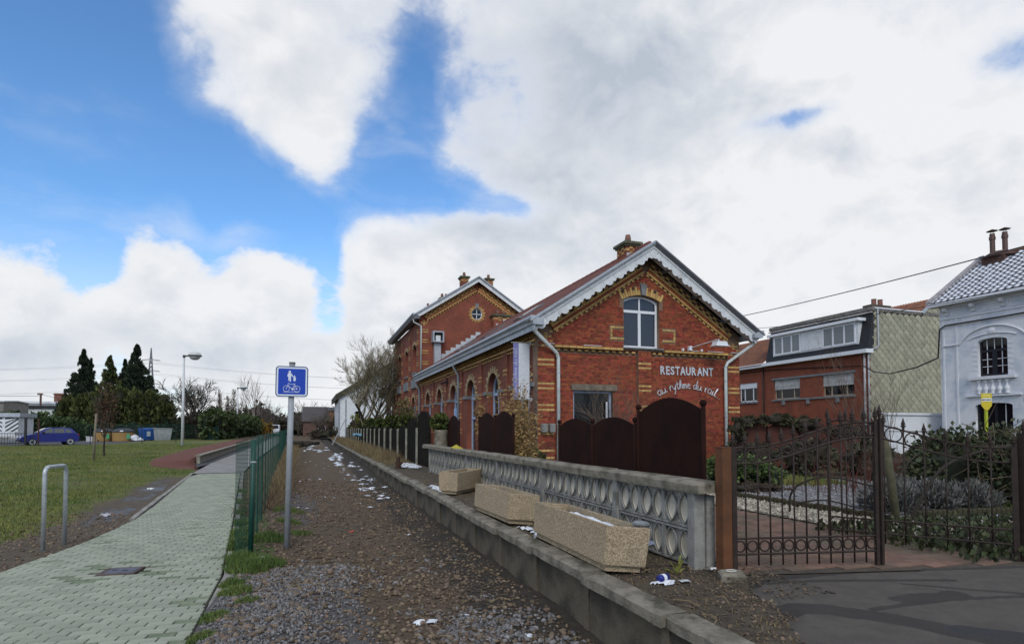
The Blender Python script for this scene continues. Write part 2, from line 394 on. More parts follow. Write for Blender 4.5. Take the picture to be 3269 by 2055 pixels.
def blend_mat(name, layers, rough=.95, bump=.5, bscale=40, base=None, nscale=8):
    """layers: list of (attribute or None, colour a, colour b, noise scale); later layers cover by their attribute"""
    M = bpy.data.materials.new(name); M.use_nodes = True; MATS[name] = M
    t = NT(M.node_tree); out = t.n('ShaderNodeOutputMaterial'); b = t.n('ShaderNodeBsdfPrincipled'); co = t.n('ShaderNodeNewGeometry').outputs['Position']
    col = None; rg = rough
    for at, ca, cb, sc in layers:
        c = t.mix(t.sstep(t.noise(co, sc, 7, .68), .34, .66), ca, cb)
        if col is None: col = c
        else:
            a = t.n('ShaderNodeAttribute', attribute_name=at)
            f = t.sstep(t.m('ADD', a.outputs['Fac'], t.m('MULTIPLY', t.m('SUBTRACT', t.noise(co, nscale, 6, .7), .5), .9)), .38, .62)
            col = t.mix(f, col, c)
            if at == 'wet': rg = t.lin(f, 0, 1, rough, .38)
    t.put(b.inputs['Base Color'], col); t.put(b.inputs['Roughness'], rg); b.inputs['Specular IOR Level'].default_value = .3
    bp = t.n('ShaderNodeBump'); bp.inputs['Strength'].default_value = bump; bp.inputs['Distance'].default_value = .03
    t.put(bp.inputs['Height'], t.noise(co, bscale, 7, .7)); t.put(b.inputs['Normal'], bp.outputs[0])
    t.t.links.new(b.outputs[0], out.inputs[0]); return M

gm = MB(); gm.add([(-1800, -400, -.32), (1800, -400, -.32), (1800, 2600, -.32), (-1800, 2600, -.32)], [(0, 1, 2, 3)])
kind(gm.build('ground', mat('far_fields', (.055, .065, .03), (.08, .07, .045), .05, .95)), 'structure')

def steps(a, b, s0, s1):
    o = [a]
    while o[-1] < b: o.append(o[-1] + s0 + (s1 - s0) * max(0, (o[-1] - a) / (b - a)) ** 1.3)
    return np.array(o)
# --- lawn on the left
LAWN_M = blend_mat('lawn_turf', [(None, (.070, .095, .018), (.125, .125, .038), .9), ('dirt', (.075, .058, .040), (.11, .088, .064), 6.0), ('red', (.165, .066, .047), (.115, .048, .036), 9.0), ('wet', (.05, .043, .036), (.07, .06, .05), 3.0)], bump=.6, bscale=30, nscale=5)
def dirt(X, Y):
    d = xl(Y) - X; n = npnoise(X, Y, .55, 3)
    near = sst(d, 1.9, .15) * sst(Y, 25, 20) * 1.05 + sst(Y, 10.5, 7.5) * .6
    return near + (n - .5) * .9 * sst(d, 5, 1) - .05 + sst(npnoise(X, Y, .35, 51), .60, .74) * .45 * sst(d, .5, 2)
def redz(X, Y):
    d = xl(Y) - X
    return sst(Y, 25.2, 27.0) * sst(d, 1.9, 1.4) * (d > -.6)
def wet(X, Y):
    d = xl(Y) - X
    return sst(np.abs(d - .55), .5, .2) * sst(Y, 10.5, 12) * sst(Y, 23, 20) * npnoise(X, Y, .9, 9) * .98
def lz(X, Y):
    base = lawn_z(X, Y) - .02; d = xl(Y) - X
    z = base + (npnoise(X, Y, 1.1, 5) - .5) * .10 * sst(d, .1, 1.2)
    z = np.where(d < 0, -.12, z)
    return z
xs = np.concatenate([np.linspace(-75, -26, 16), np.linspace(-25, -12, 30), np.linspace(-11.8, -7, 30), np.linspace(-6.9, -2.6, 56)])
grid('lawn', xs, steps(-6, 130, .16, 2.2), lz, LAWN_M, {'dirt': dirt, 'red': redz, 'wet': wet})

# --- old track bed
TB_M = blend_mat('track_bed_soil', [(None, (.078, .056, .037), (.128, .094, .063), 9.0), ('grey', (.125, .118, .118), (.075, .070, .070), 22.0), ('dark', (.035, .029, .023), (.055, .045, .034), 7.0), ('turf', (.05, .078, .018), (.085, .095, .03), 6.0), ('dry', (.115, .082, .045), (.07, .05, .03), 9.0)], bump=.9, bscale=26, nscale=4)
def tz(X, Y):
    z = (npnoise(X, Y, 2.2, 1) - .5) * .07
    z = z - .13 * sst(X, .2, 1.5) * sst(Y, 26, 14) + .07 * sst(X, 1.7, 2.2) * npnoise(X, Y, 1.4, 4)      # bed dips towards the platform wall
    z = z + .16 * np.exp(-((X + .35) / .55) ** 2 - ((Y - 4.3) / 1.6) ** 2)       # gravel tipped beside the path
    z = z + .10 * np.exp(-((X + .55) / .35) ** 2) * sst(Y, 6.5, 9)
    return np.where(X < xr(Y) - .0, -.10 + 0 * z, z)
def a_grey(X, Y): return np.exp(-((X + .25) / .75) ** 2) * sst(Y, 7.6, 5.6) * 1.3 + np.exp(-((X + .2) / .5) ** 2 - ((Y - 12.5) / 3) ** 2) * .9
def a_dark(X, Y): return sst(X, .9, 2.0) * .85 + sst(Y, 30, 60) * .3 * npnoise(X, Y, .4, 2)
def a_turf(X, Y): return sst(np.abs(X - (xr(Y) + .28)), .38, .1) * sst(Y, 6.2, 7.2) * sst(Y, 16, 12) + sst(Y, 55, 80) * .5 * npnoise(X, Y, .6, 8)
def a_dry(X, Y): return sst(X, .4, -.8) * sst(Y, 14, 17) * .9 + npnoise(X, Y, .5, 6) * .5 * sst(Y, 12, 20)
grid('track_bed', np.concatenate([np.linspace(-9, -2.8, 14), np.linspace(-2.6, 2.6, 100)]), steps(-4, 140, .10, 2.6), tz, TB_M, {'grey': a_grey, 'dark': a_dark, 'turf': a_turf, 'dry': a_dry})
def bed_z(x, y): return float(tz(np.array([[x]]), np.array([[y]]))[0, 0])

# --- platform on the right
PL_M = blend_mat('platform_soil', [(None, (.060, .048, .036), (.095, .076, .055), 7.0), ('grass', (.05, .07, .02), (.09, .085, .03), 6.0), ('dry', (.15, .115, .06), (.10, .075, .04), 11.0)], bump=.8, bscale=28, nscale=5)
PZ = .355
def pz(X, Y): return PZ + (npnoise(X, Y, 1.6, 12) - .5) * .05 * sst(X, 2.35, 2.8) * sst(X, 3.6, 3.2) + .06 * sst(Y, 22, 30) * sst(X, 3.4, 2.6)
grid('platform', np.concatenate([np.linspace(2.26, 3.6, 28), np.linspace(3.8, 90, 40)]), steps(-6, 140, .14, 2.6), pz, PL_M,
     {'grass': lambda X, Y: sst(Y, 16, 18) * sst(X, 4, 3) * npnoise(X, Y, .9, 2) * 1.1 + sst(X, 11, 13) * .7 * sst(Y, 10, 14), 'dry': lambda X, Y: sst(Y, 20, 24) * sst(X, 3.6, 2.6) * .8 + npnoise(X, Y, 1.1, 22) * .35 * (X < 3.4)})

# --- asphalt apron in front of the gate
AS_M = blend_mat('asphalt', [(None, (.100, .088, .077), (.128, .112, .098), 7.0), ('patch', (.050, .045, .041), (.064, .057, .052), 4.0), ('light', (.125, .115, .103), (.105, .098, .09), 8.0), ('wet', (.022, .024, .028), (.03, .031, .035), 3.0)], bump=.8, bscale=120, nscale=6, rough=.92)
apoly = [(2.62, -3), (2.66, 2.6), (2.78, 2.95), (2.98, 3.05), (3.06, 3.3), (3.18, 3.62), (3.34, 3.86), (3.66, 3.99), (4.97, 3.70), (6.06, 3.43), (9.0, 2.75), (24, 0.2), (24, -3)]
def near_line(X, Y, pts, wd):
    D_ = np.full(X.shape, 9.)
    for (ax, ay), (bx, by) in zip(pts, pts[1:]):
        vx, vy = bx - ax, by - ay; t = np.clip(((X - ax) * vx + (Y - ay) * vy) / (vx * vx + vy * vy), 0, 1)
        D_ = np.minimum(D_, np.hypot(X - ax - t * vx, Y - ay - t * vy))
    return sst(D_, wd, wd * .25)
xs = np.linspace(2.5, 9.5, 240); ys = np.linspace(-.6, 4.2, 190)
X, Y = np.meshgrid(xs, ys); ins = np.array([[inpoly(a + .05 * fbm(a * 4, b * 4, 1., 3), b + .05 * fbm(a * 4 + 9, b * 4, 1., 3), apoly) for a in xs] for b in ys])
nx = len(xs); V = np.stack([X.ravel(), Y.ravel(), (PZ + .028 + (npnoise(X, Y, .9, 31) - .5) * .012 - .03 * near_line(X, Y, apoly[:9], .12)).ravel()], 1)
F = [(j * nx + i, j * nx + i + 1, (j + 1) * nx + i + 1, (j + 1) * nx + i) for j in range(len(ys) - 1) for i in range(nx - 1) if ins[j, i] and ins[j + 1, i] and ins[j, i + 1] and ins[j + 1, i + 1]]
ao = kind(fast_mesh('asphalt_apron', V, F, AS_M, None, True), 'structure')
for k, fn in {'patch': lambda: near_line(X, Y, [(3.0, 3.2), (3.3, 3.05), (3.55, 2.75), (3.75, 2.3), (3.9, 1.6)], .16) + near_line(X, Y, [(3.3, 3.75), (3.9, 3.62), (4.9, 3.3)], .05) + near_line(X, Y, [(3.6, 2.95), (4.3, 2.95), (5.2, 2.75), (6.4, 2.6)], .045) + npnoise(X, Y, .9, 40) * .34 + near_line(X, Y, [(4.0, 3.05), (4.5, 3.02)], .16) * .6 + near_line(X, Y, [(2.75, 3.1), (3.2, 3.85), (4.6, 3.76), (6, 3.43)], .1) * .8 + near_line(X, Y, [(4.4, 3.35), (5.0, 2.85)], .035),
              'light': lambda: npnoise(X, Y, .6, 44) * .55, 'wet': lambda: near_line(X, Y, [(3.75, 2.45), (4.2, 2.05), (4.5, 1.6)], .18) * .9}.items():
    a = ao.data.attributes.new(k, 'FLOAT', 'POINT'); a.data.foreach_set('value', np.asarray(fn(), np.float32).ravel())

# --- sheets: concrete cycle path, gravel strip, parking, garden drive and beds
def sheet(name, poly, z, m):
    b = MB(); b.add([(x, y, z) for x, y in poly], [tuple(range(len(poly)))]); return kind(b.build(name, m), 'structure')
CP = mat('path_concrete', (.27, .26, .245), (.20, .195, .185), 2.2, .9, .3, 60, c3=(.12, .12, .115), s3=.7, f3=.25)
sheet('concrete_path', [(-3.86, 22.9), (-2.22, 22.9), (-2.5, 30), (-3.0, 60), (-4.2, 130), (-6.6, 130), (-4.6, 60), (-4.2, 29.5)], .030, CP)
sheet('gravel_strip', [(-4.3, 26.5), (-4.15, 29.5), (-4.55, 60), (-6.2, 125), (-7.2, 125), (-5.5, 60), (-4.9, 29.9)], .024, mat('dark_gravel', (.075, .075, .078), (.045, .045, .047), 30, .95, .8, 60))
sheet('car_park', [(-60, 52.2), (-16.2, 52.2), (-13.2, 60), (-12, 70), (-13, 75), (-60, 75)], .315, mat('car_park_asphalt', (.085, .083, .082), (.06, .06, .06), 1.5, .9, .3, 60))
sheet('garden_gravel', [(7.22, 2.4), (12.5, 2.4), (12.5, 10.6), (7.22, 12.4)], PZ + .026, mat('grey_garden_gravel', (.27, .265, .275), (.12, .118, .122), 34, .95, 1., 60, lo=.4, hi=.6))
sheet('gravel_border', [(6.2, 4.9), (7.16, 4.6), (7.16, 14.0), (6.1, 14.0)], PZ + .026, mat('pale_border_gravel', (.34, .31, .26), (.12, .105, .085), 26, .95, 1., 45, lo=.42, hi=.58))
sheet('drive_base', [(3.42, 4.06), (6.2, 3.42), (6.2, 16.4), (3.42, 16.4)], PZ + .010, mat('drive_sand', (.05, .042, .034), (.075, .06, .045), 9, .95))

# --- grey-green pavers of the cycle path
PAVE = mat('green_grey_paver', (.300, .322, .250), (.248, .268, .205), 7, .9, .35, 70, island=.13, c3=(.185, .205, .155), s3=1.1, f3=.26)
PAVEM = mat('mossy_paver', (.135, .17, .105), (.19, .22, .15), 16, .95, .4, 60, island=.15)
base = sheet('paver_path', [(-5.0, 2.2), (-.82, 2.2)] + [(x - .02, y) for y, x in XR[1:4]] + [(-2.30, 22.9), (-3.82, 22.9)] + [(x + .02, y) for y, x in reversed(XL[2:7])] + [(-5.0, 7.0)], .004, mat('mossy_joint_sand', (.030, .032, .020), (.050, .044, .032), 12, .95))
th = radians(5); tx, ty = sin(th), cos(th); rx, ry = cos(th), -sin(th)
ppoly = [(-5.0, 2.3), (-.825, 2.3), (-.83, 4.86), (-.875, 7.06), (-1.155, 10.4), (-2.295, 22.85), (-3.84, 22.85), (-3.0, 13.8), (-2.86, 11.8), (-2.94, 9.74), (-3.14, 8.41), (-3.22, 7.86), (-5.0, 7.0)]
cand = []
MANX, MANY = -1.96, 7.58
for j in range(-30, 260):
    t0 = j * .1; s_ = -5.6; run = []; cur = None
    while s_ < 3.0:
        inn = all(inpoly(s_ * rx + b_ * tx, s_ * ry + b_ * ty, ppoly) for b_ in (t0 + .01, t0 + .09))
        if inn and cur is None: cur = s_
        if not inn and cur is not None: run.append((cur, s_ - .01)); cur = None
        s_ += .01
    o_ = .1 if j % 2 else 0
    for a0, a1 in run:
        ragged = random.uniform(0, .12); q = math.floor((a0 - o_) / .2) * .2 + o_
        while q < a1:
            u0, u1 = max(q, a0), min(q + .2, a1); L = u1 - u0; q += .2
            if L < .035: continue
            ac, bc = (u0 + u1) / 2, t0 + .05; x, y = ac * rx + bc * tx, ac * ry + bc * ty
            if abs((x - MANX) * rx + (y - MANY) * ry) < .24 and abs((x - MANX) * tx + (y - MANY) * ty) < .20: continue
            f, h, v = seen(x, y, 0)
            if f < 1.5 or abs(h) > .95: continue
            cand.append((f, x, y, round(L, 2)))
cand.sort()
vis = [c for c in cand if seen(c[1], c[2], 0)[2] > -.425 and abs(seen(c[1], c[2], 0)[1]) < .9]
pick = set(vis[:298])
def paver_mesh(L, m):
    b = MB(); b.cbox((0, 0, 0), (L - .010, .0890, .05), b=.004); me = b.mesh('paver'); me.materials.append(m); return me
PM = {}
rest, restm = MB(), MB()
for c in cand:
    f, x, y, L = c
    n_ = fbm(x * 1.3, y * 1.3, 1.0, 3); mossy = random.random() < .012 + (.30 if math.hypot((x - MANX) * .8, y - MANY) < .50 else 0) + (.06 if x > xr(y) - .25 else 0) + max(0, n_ - .25) * .2
    M = Matrix.Translation((x, y, -.004 + random.uniform(-.0015, .0015) - (.003 if mossy else 0))) @ Matrix.Rotation(-th + random.gauss(0, .005), 4, 'Z') @ Matrix.Rotation(random.gauss(0, .006), 4, 'X') @ Matrix.Rotation(random.gauss(0, .004), 4, 'Y')
    if c in pick:
        k = (L, mossy)
        if k not in PM: PM[k] = paver_mesh(L, PAVEM if mossy else PAVE)
        piece('paver', PM[k], M, base)
    else:
        (restm if mossy else rest).cbox((0, 0, 0), (L - .010, .0890, .05), M=M, b=.004)
rest.cur = 0; n0 = len(rest.f); rest.add(restm.v, restm.f)
po = kind(rest.build('pavers', [PAVE, PAVEM], base), 'stuff')
for i in range(n0, len(rest.f)): po.data.polygons[i].material_index = 1
# kerb stones along the path
KERB = mat('kerb_concrete', (.30, .28, .25), (.21, .20, .18), 6, .92, .3, 40, c3=(.11, .10, .08), s3=2, f3=.3)
def kerbs(pts, L, label, wide=.09, z1=.028):
    t = thing('kerb', label, 'kerb', (*pts[0], 0)); acc = []
    for (ax, ay), (bx, by) in zip(pts, pts[1:]):
        n_ = max(1, round(math.hypot(bx - ax, by - ay) / L)); ang = atan2(by - ay, bx - ax)
        for k in range(n_):
            q = (k + .5) / n_; l = math.hypot(bx - ax, by - ay) / n_ - .008
            b = MB(); b.cbox((0, 0, 0), (l, wide, .14), b=.008)
            piece('kerb_stone', b.mesh('kerb_stone'), Matrix.Translation((ax + (bx - ax) * q, ay + (by - ay) * q, z1 - .07 + random.uniform(-.008, .004))) @ Matrix.Rotation(ang + random.gauss(0, .006), 4, 'Z'), t, KERB)
kerbs([(-.77, 2.3), (-.775, 4.86), (-.82, 7.06), (-1.10, 10.4), (-2.24, 22.8)], .95, 'low concrete kerb on the gravel side of the paved path')
kerbs([(-2.93, 11.9), (-3.1, 13.8), (-3.9, 23.2)], .95, 'low concrete kerb on the lawn side of the paved path')
# manhole
t = thing('manhole_cover', 'rusty square steel drain cover set in the pavers', 'drain cover', (MANX, MANY, .02))
R_ = Matrix.Translation((MANX, MANY, .012)) @ Matrix.Rotation(-th, 4, 'Z')
b = MB(); b.cbox((0, 0, 0), (.37, .34, .03), M=R_, b=.004); fr = b.build('cover_frame', mat('rusty_cover', (.10, .065, .055), (.06, .045, .042), 14, .75, .3, 60), t)
b = MB(); b.cbox((.02, 0, .017), (.28, .25, .006), M=R_, b=.003); pl = b.build('cover_plate', mat('worn_steel_plate', (.12, .115, .14), (.08, .075, .09), 9, .5, .2, 50, metal=.3), t)
for q in (-.06, .05): b = MB(); b.cbox((q, .02 - (q > 0) * .04, .022), (.05, .018, .004), M=R_); b.build('lifting_slot', BLACK, t)

# --- loose stones
ICO = None
def ico():
    bm = bmesh.new(); bmesh.ops.create_icosphere(bm, subdivisions=1, radius=1); v = np.array([x.co[:] for x in bm.verts]); f = np.array([[q.index for q in p.verts] for p in bm.faces]); bm.free(); return v, f
IV, IF = ico()
OV = np.array([(1, 0, 0), (-1, 0, 0), (0, 1, 0), (0, -1, 0), (0, 0, 1), (0, 0, -1)], float); OF = np.array([(0, 2, 4), (2, 1, 4), (1, 3, 4), (3, 0, 4), (2, 0, 5), (1, 2, 5), (3, 1, 5), (0, 3, 5)])
def scatter(name, pos, size, m, bv=IV, bf=IF, flat=.6, jit=.28, parent=None):
    n_ = len(pos); k = len(bv); S_ = np.asarray(size)[:, None, None] * (RNG.uniform(.6, 1.3, (n_, 1, 3)) * np.array([1, 1, flat])[None, None, :])
    V = bv[None] * (1 + RNG.uniform(-jit, jit, (n_, k, 1))) * S_
    a = RNG.uniform(0, 2 * pi, n_); ti = RNG.normal(0, .35, n_); c, s = np.cos(ti)[:, None], np.sin(ti)[:, None]
    y, z = V[:, :, 1] * c - V[:, :, 2] * s, V[:, :, 1] * s + V[:, :, 2] * c
    c, s = np.cos(a)[:, None], np.sin(a)[:, None]
    V = np.stack([V[:, :, 0] * c - y * s, V[:, :, 0] * s + y * c, z], 2) + np.asarray(pos)[:, None, :]
    F = bf[None] + (np.arange(n_) * k)[:, None, None]
    return fast_mesh(name, V.reshape(-1, 3), F.reshape(-1, 3), m, parent)
def rpos(n_, x0, x1, y0, y1, zf, pw=1.):
    X = RNG.uniform(x0, x1, n_); Y = y0 + (y1 - y0) * RNG.random(n_) ** pw; return np.stack([X, Y, zf(X, Y)], 1)
ST_B = mat('brown_ballast', (.175, .128, .086), (.095, .070, .050), 20, .9, island=.5)
ST_G = mat('grey_chippings', (.185, .178, .178), (.105, .100, .100), 30, .85, island=.5)
p = rpos(16000, -.75, 2.15, 2.6, 19, tz, 1.75); k = RNG.random(len(p)) < np.clip(-.22 + 1.75 * npnoise(p[:, 0], p[:, 1], .9, 71) - .35 * sst(p[:, 0], 1.3, 2.1), 0, 1)
p = p[k & (p[:, 0] > xr(p[:, 1]) + .15)]
kind(scatter('ballast_stones', p + [0, 0, .008], np.abs(RNG.normal(.014, .007, len(p))) + .006, ST_B), 'stuff')
p = rpos(12000, -.1, 2.1, 2.7, 8, tz, 1.3); p = p[RNG.random(len(p)) < sst(npnoise(p[:, 0], p[:, 1], .6, 72), .44, .62) * sst(p[:, 1], 8, 5)]
kind(scatter('grey_ballast', p + [0, 0, .008], np.abs(RNG.normal(.014, .007, len(p))) + .005, ST_G), 'stuff')
p = rpos(9000, -.78, .55, 3.0, 7.2, tz); p = p[RNG.random(len(p)) < np.exp(-((p[:, 0] + .28) / .55) ** 2)]
kind(scatter('gravel_heap', p + [0, 0, .006], np.abs(RNG.normal(.011, .004, len(p))) + .004, ST_G, OV, OF, .8), 'stuff')
p = rpos(1500, 2.4, 3.25, 2.5, 12, pz, 1.5); p = np.concatenate([p, rpos(500, 2.9, 3.7, 2.6, 4.1, pz)])
kind(scatter('platform_grit', p + [0, 0, .003], np.abs(RNG.normal(.008, .005, len(p))) + .003, ST_B, OV, OF), 'stuff')
p = rpos(1300, -4.4, -2.7, 7.6, 13, lz); p = p[p[:, 0] < xl(p[:, 1]) - .03]
kind(scatter('verge_stones', p + [0, 0, .004], np.abs(RNG.normal(.014, .008, len(p))) + .004, ST_B), 'stuff')
p = rpos(5200, 6.2, 7.15, 4.7, 13.8, lambda X, Y: X * 0 + PZ + .03, 1.5)
kind(scatter('border_pebbles', p, np.abs(RNG.normal(.024, .008, len(p))) + .008, mat('pale_pebble', (.36, .33, .27), (.22, .19, .15), 20, .85, island=.55), OV, OF, .75), 'stuff')
p = rpos(7000, 7.3, 11.5, 3.6, 11.5, lambda X, Y: X * 0 + PZ + .03, 1.4)
kind(scatter('bed_chippings', p, np.abs(RNG.normal(.022, .006, len(p))) + .006, mat('grey_chip', (.26, .255, .265), (.14, .138, .142), 20, .85, island=.5), OV, OF, .7), 'stuff')
# drive brick paving (soft, mossy, too small to pick apart)
b = MB()
for j in range(125):
    y0 = 3.5 + j * .1
    for i in range(14):
        x0 = 3.44 + i * .2 + (.1 if j % 2 else 0)
        if x0 + .2 > 6.2 or y0 < 4.10 - (x0 - 3.42) * .23: continue
        b.cbox((x0 + .1, y0 + .05, PZ - .008), (.193, .093, .06), b=.004, M=Matrix.Translation((0, 0, random.uniform(-.002, .002))))
kind(b.build('drive_bricks', mat('drive_brick', (.165, .095, .068), (.105, .075, .055), 1.6, .92, .3, 50, island=.22, c3=(.10, .088, .058), s3=.8, f3=.35)), 'stuff')

# --- grass blades
def blades(name, pos, h, m, wd=.006, lean=.35, parent=None):
    n_ = len(pos); a = RNG.uniform(0, 2 * pi, n_); l = np.abs(RNG.normal(0, lean, n_)) + .05; la = RNG.uniform(0, 2 * pi, n_); h = np.asarray(h); w_ = wd * RNG.uniform(.7, 1.4, n_)
    pos = np.asarray(pos); dx_, dy_ = np.cos(a) * w_, np.sin(a) * w_; V = np.zeros((n_, 5, 3))
    V[:, 0] = pos + np.stack([-dx_, -dy_, 0 * a - .01], 1); V[:, 1] = pos + np.stack([dx_, dy_, 0 * a - .01], 1)
    mx, my = np.cos(la) * l * h, np.sin(la) * l * h
    V[:, 2] = pos + np.stack([mx * .35 + dx_ * .8, my * .35 + dy_ * .8, h * .62], 1); V[:, 3] = pos + np.stack([mx * .35 - dx_ * .8, my * .35 - dy_ * .8, h * .62], 1)
    V[:, 4] = pos + np.stack([mx, my, h], 1)
    F = np.array([(0, 1, 2), (0, 2, 3), (3, 2, 4)])[None] + (np.arange(n_) * 5)[:, None, None]
    return fast_mesh(name, V.reshape(-1, 3), F.reshape(-1, 3), m, parent)
GRASS = mat('grass_blade', (.078, .122, .020), (.185, .185, .048), .55, .8, island=.35)
GRASSD = mat('dry_grass_blade', (.22, .165, .085), (.13, .095, .05), 2, .9, island=.35)
n_ = 150000
Y = 8.2 + (50 - 8.2) * RNG.random(n_) ** 1.9; X = -2.9 - RNG.random(n_) ** 1.05 * (5 + Y * .50)
ok_ = (RNG.random(n_) > np.clip(dirt(X, Y) * 1.7, 0, 1)) & (X < xl(Y) - .12) & (redz(X, Y) < .4)
X, Y = X[ok_], Y[ok_]; n1 = npnoise(X, Y, .8, 15)
kind(blades('grass', np.stack([X, Y, lz(X, Y)], 1), (.022 + .06 * np.clip(n1 - .3, 0, 1) + RNG.random(len(X)) * .02) * (1 + Y * .018), GRASS, .006, .6), 'stuff')
def tuft(name, cx, cy, r, n_, h, m, zf, lean=.5, wd=.004):
    rr = np.sqrt(RNG.random(n_)) * r; a = RNG.uniform(0, 2 * pi, n_); X = cx + rr * np.cos(a); Y = cy + rr * np.sin(a)
    return np.stack([X, Y, zf(X, Y)], 1), h * RNG.uniform(.5, 1.2, n_) * (1 - .5 * rr / r)
PP, HH = [], []
for cx, cy, r, n_, h in [(-.80, 7.55, .26, 1600, .16), (-.62, 7.2, .25, 1500, .15), (-.92, 8.5, .22, 1200, .17), (-.45, 7.35, .22, 900, .12), (-1.0, 9.5, .22, 1000, .15), (-1.12, 10.6, .2, 700, .13), (-.65, 6.15, .16, 800, .09), (-.72, 6.5, .12, 500, .10), (-.5, 5.65, .10, 350, .07), (-.72, 5.3, .13, 500, .06), (-.74, 4.75, .12, 450, .06), (-.5, 8.7, .25, 800, .13), (-.3, 10.2, .2, 500, .1), (-.1, 9.3, .18, 400, .09), (-1.25, 12, .2, 600, .13), (-1.4, 13.6, .25, 600, .13), (-1.7, 16, .3, 600, .13), (-.35, 11.6, .3, 500, .12)]:
    p, h_ = tuft('', cx, cy, r, n_, h, None, tz); PP.append(p); HH.append(h_)
kind(blades('verge_grass', np.concatenate(PP), np.concatenate(HH), mat('verge_grass_blade', (.065, .115, .022), (.11, .145, .035), 2, .8, island=.35), .0035, .5), 'stuff')
# dry grass by the track and on the platform edge
n_ = 16000
Y = 12 + 48 * RNG.random(n_) ** 1.5; X = -.25 - RNG.random(n_) * .9 - .012 * Y
PP = [np.stack([X, Y, tz(X, Y)], 1)]; HH = [RNG.uniform(.12, .5, n_) * sst(Y, 11, 16)]
Y = 20 + 45 * RNG.random(n_) ** 1.3; X = 2.35 + RNG.random(n_) ** 1.4 * 1.15
PP.append(np.stack([X, Y, pz(X, Y)], 1)); HH.append(RNG.uniform(.12, .55, n_) * sst(Y, 19, 26) * (.4 + npnoise(X, Y, .7, 33)))
n_ = 2600; Y = 2.5 + 14 * RNG.random(n_) ** 1.4; X = 2.38 + RNG.random(n_) * .9
PP.append(np.stack([X, Y, pz(X, Y)], 1)); HH.append(RNG.uniform(.008, .035, n_))
kind(blades('dry_grass', np.concatenate(PP), np.concatenate(HH), GRASSD, .004, .7), 'stuff')
# dead leaves and twigs under the platform wall
LEAF = mat('dead_leaf', (.12, .082, .048), (.065, .048, .032), 9, .9, island=.5)
def flakes(name, pos, size, m, tilt=.5):
    n_ = len(pos); a = RNG.uniform(0, 2 * pi, n_); t1, t2 = RNG.normal(0, tilt, n_), RNG.normal(0, tilt, n_); s = np.asarray(size)
    ux = np.stack([np.cos(a), np.sin(a), np.sin(t1)], 1) * s[:, None]; uy = np.stack([-np.sin(a), np.cos(a), np.sin(t2)], 1) * (s * RNG.uniform(.35, .8, n_))[:, None]
    V = np.stack([pos - ux, pos - uy, pos + ux, pos + uy], 1); F = np.array([(0, 1, 2, 3)]) + (np.arange(n_) * 4)[:, None]
    return fast_mesh(name, V.reshape(-1, 3), F, m)
p = np.concatenate([rpos(5200, 1.25, 2.16, 2.6, 15, tz, 1.3), rpos(2200, -.4, 1.4, 3, 14, tz), rpos(1800, 2.35, 3.25, 2.6, 6.5, pz), rpos(500, 3.2, 3.7, 3.3, 4.3, lambda X, Y: X * 0 + PZ + .03)])
p[:, 2] += .008; kind(flakes('leaf_litter', p, np.abs(RNG.normal(.009, .005, len(p))) + .003, LEAF, .3), 'stuff')
b = MB()
for i in range(260):
    x, y = random.uniform(-.4, 3.1), random.uniform(3, 14)
    if 2.1 < x < 2.4: continue
    z = (bed_z(x, y) if x < 2.2 else PZ) + .02; a = random.uniform(0, pi); L = random.uniform(.06, .28)
    b.tube([(x, y, z), (x + cos(a) * L * .5, y + sin(a) * L * .5, z + random.uniform(0, .03)), (x + cos(a + .3) * L, y + sin(a + .3) * L, z)], random.uniform(.0015, .004), 4)
kind(b.build('dead_twigs', GRASSD), 'stuff')

# ------------------------------------------------------------------ platform edge
t = thing('platform_edge', 'low stained concrete platform edge with coping slabs beside the old track bed', 'retaining wall', (2.18, 3, 0))
y = -2.6
while y < 62:
    L = 1.18 if y < 20 else 1.6
    j = random.gauss(0, .012); dz_ = random.gauss(0, .006); sk = random.gauss(0, .006)
    b = MB(); ns = 9; ring = [(-.105, -.042), (.105, -.042), (.105, .036), (.092, .043), (-.088, .043), (-.105, .030)]; V = []
    for i in range(ns + 1):
        for k, (a, c) in enumerate(ring): V.append((a + random.gauss(0, .0045), (i / ns - .5) * (L - .012) + (random.gauss(0, .006) if i in (0, ns) else 0), c + random.gauss(0, .0035)))
    b.add(V, [(i * 6 + k, i * 6 + (k + 1) % 6, i * 6 + 6 + (k + 1) % 6, i * 6 + 6 + k) for i in range(ns) for k in range(6)] + [(5, 4, 3, 2, 1, 0), tuple(ns * 6 + k for k in range(6))])
    piece('coping_slab', b.mesh('coping_slab'), Matrix.Translation((2.27 + j, y + L / 2, .345 + dz_)) @ Matrix.Rotation(sk, 4, 'Z') @ Matrix.Rotation(random.gauss(0, .012), 4, 'Y'), t, CONC)
    b = MB(); b.cbox((0, 0, 0), (.10, L - .02, .60)); b.cbox((-.052, -L / 2 + .05, 0), (.025, .09, .60))
    piece('wall_panel', b.mesh('wall_panel'), Matrix.Translation((2.30 + random.gauss(0, .006), y + L / 2, .0)), t, CONCD)
    y += L
# far-left platform edge (disused platform opposite)
t = thing('old_platform_edge', 'pale concrete edge of the disused platform beside the cycle path', 'retaining wall', (-4.8, 29.6, 0))
for k in range(40):
    y0 = 29.6 + k * 1.6; x0 = float(xl(y0)) + .04; x1 = float(xl(y0 + 1.6)) + .04; ang = atan2(x0 - x1, 1.6)
    b = MB(); b.cbox((0, 0, 0), (.14, 1.585, .40)); b.cbox((.02, 0, .19), (.24, 1.585, .05), b=.01)
    piece('edge_panel', b.mesh('edge_panel'), Matrix.Translation(((x0 + x1) / 2, y0 + .8, .19)) @ Matrix.Rotation(ang, 4, 'Z'), t, mat('pale_edge_concrete', (.33, .31, .25), (.20, .19, .15), 4, .9, .3, 30, c3=(.11, .11, .08), s3=3, f3=.4))

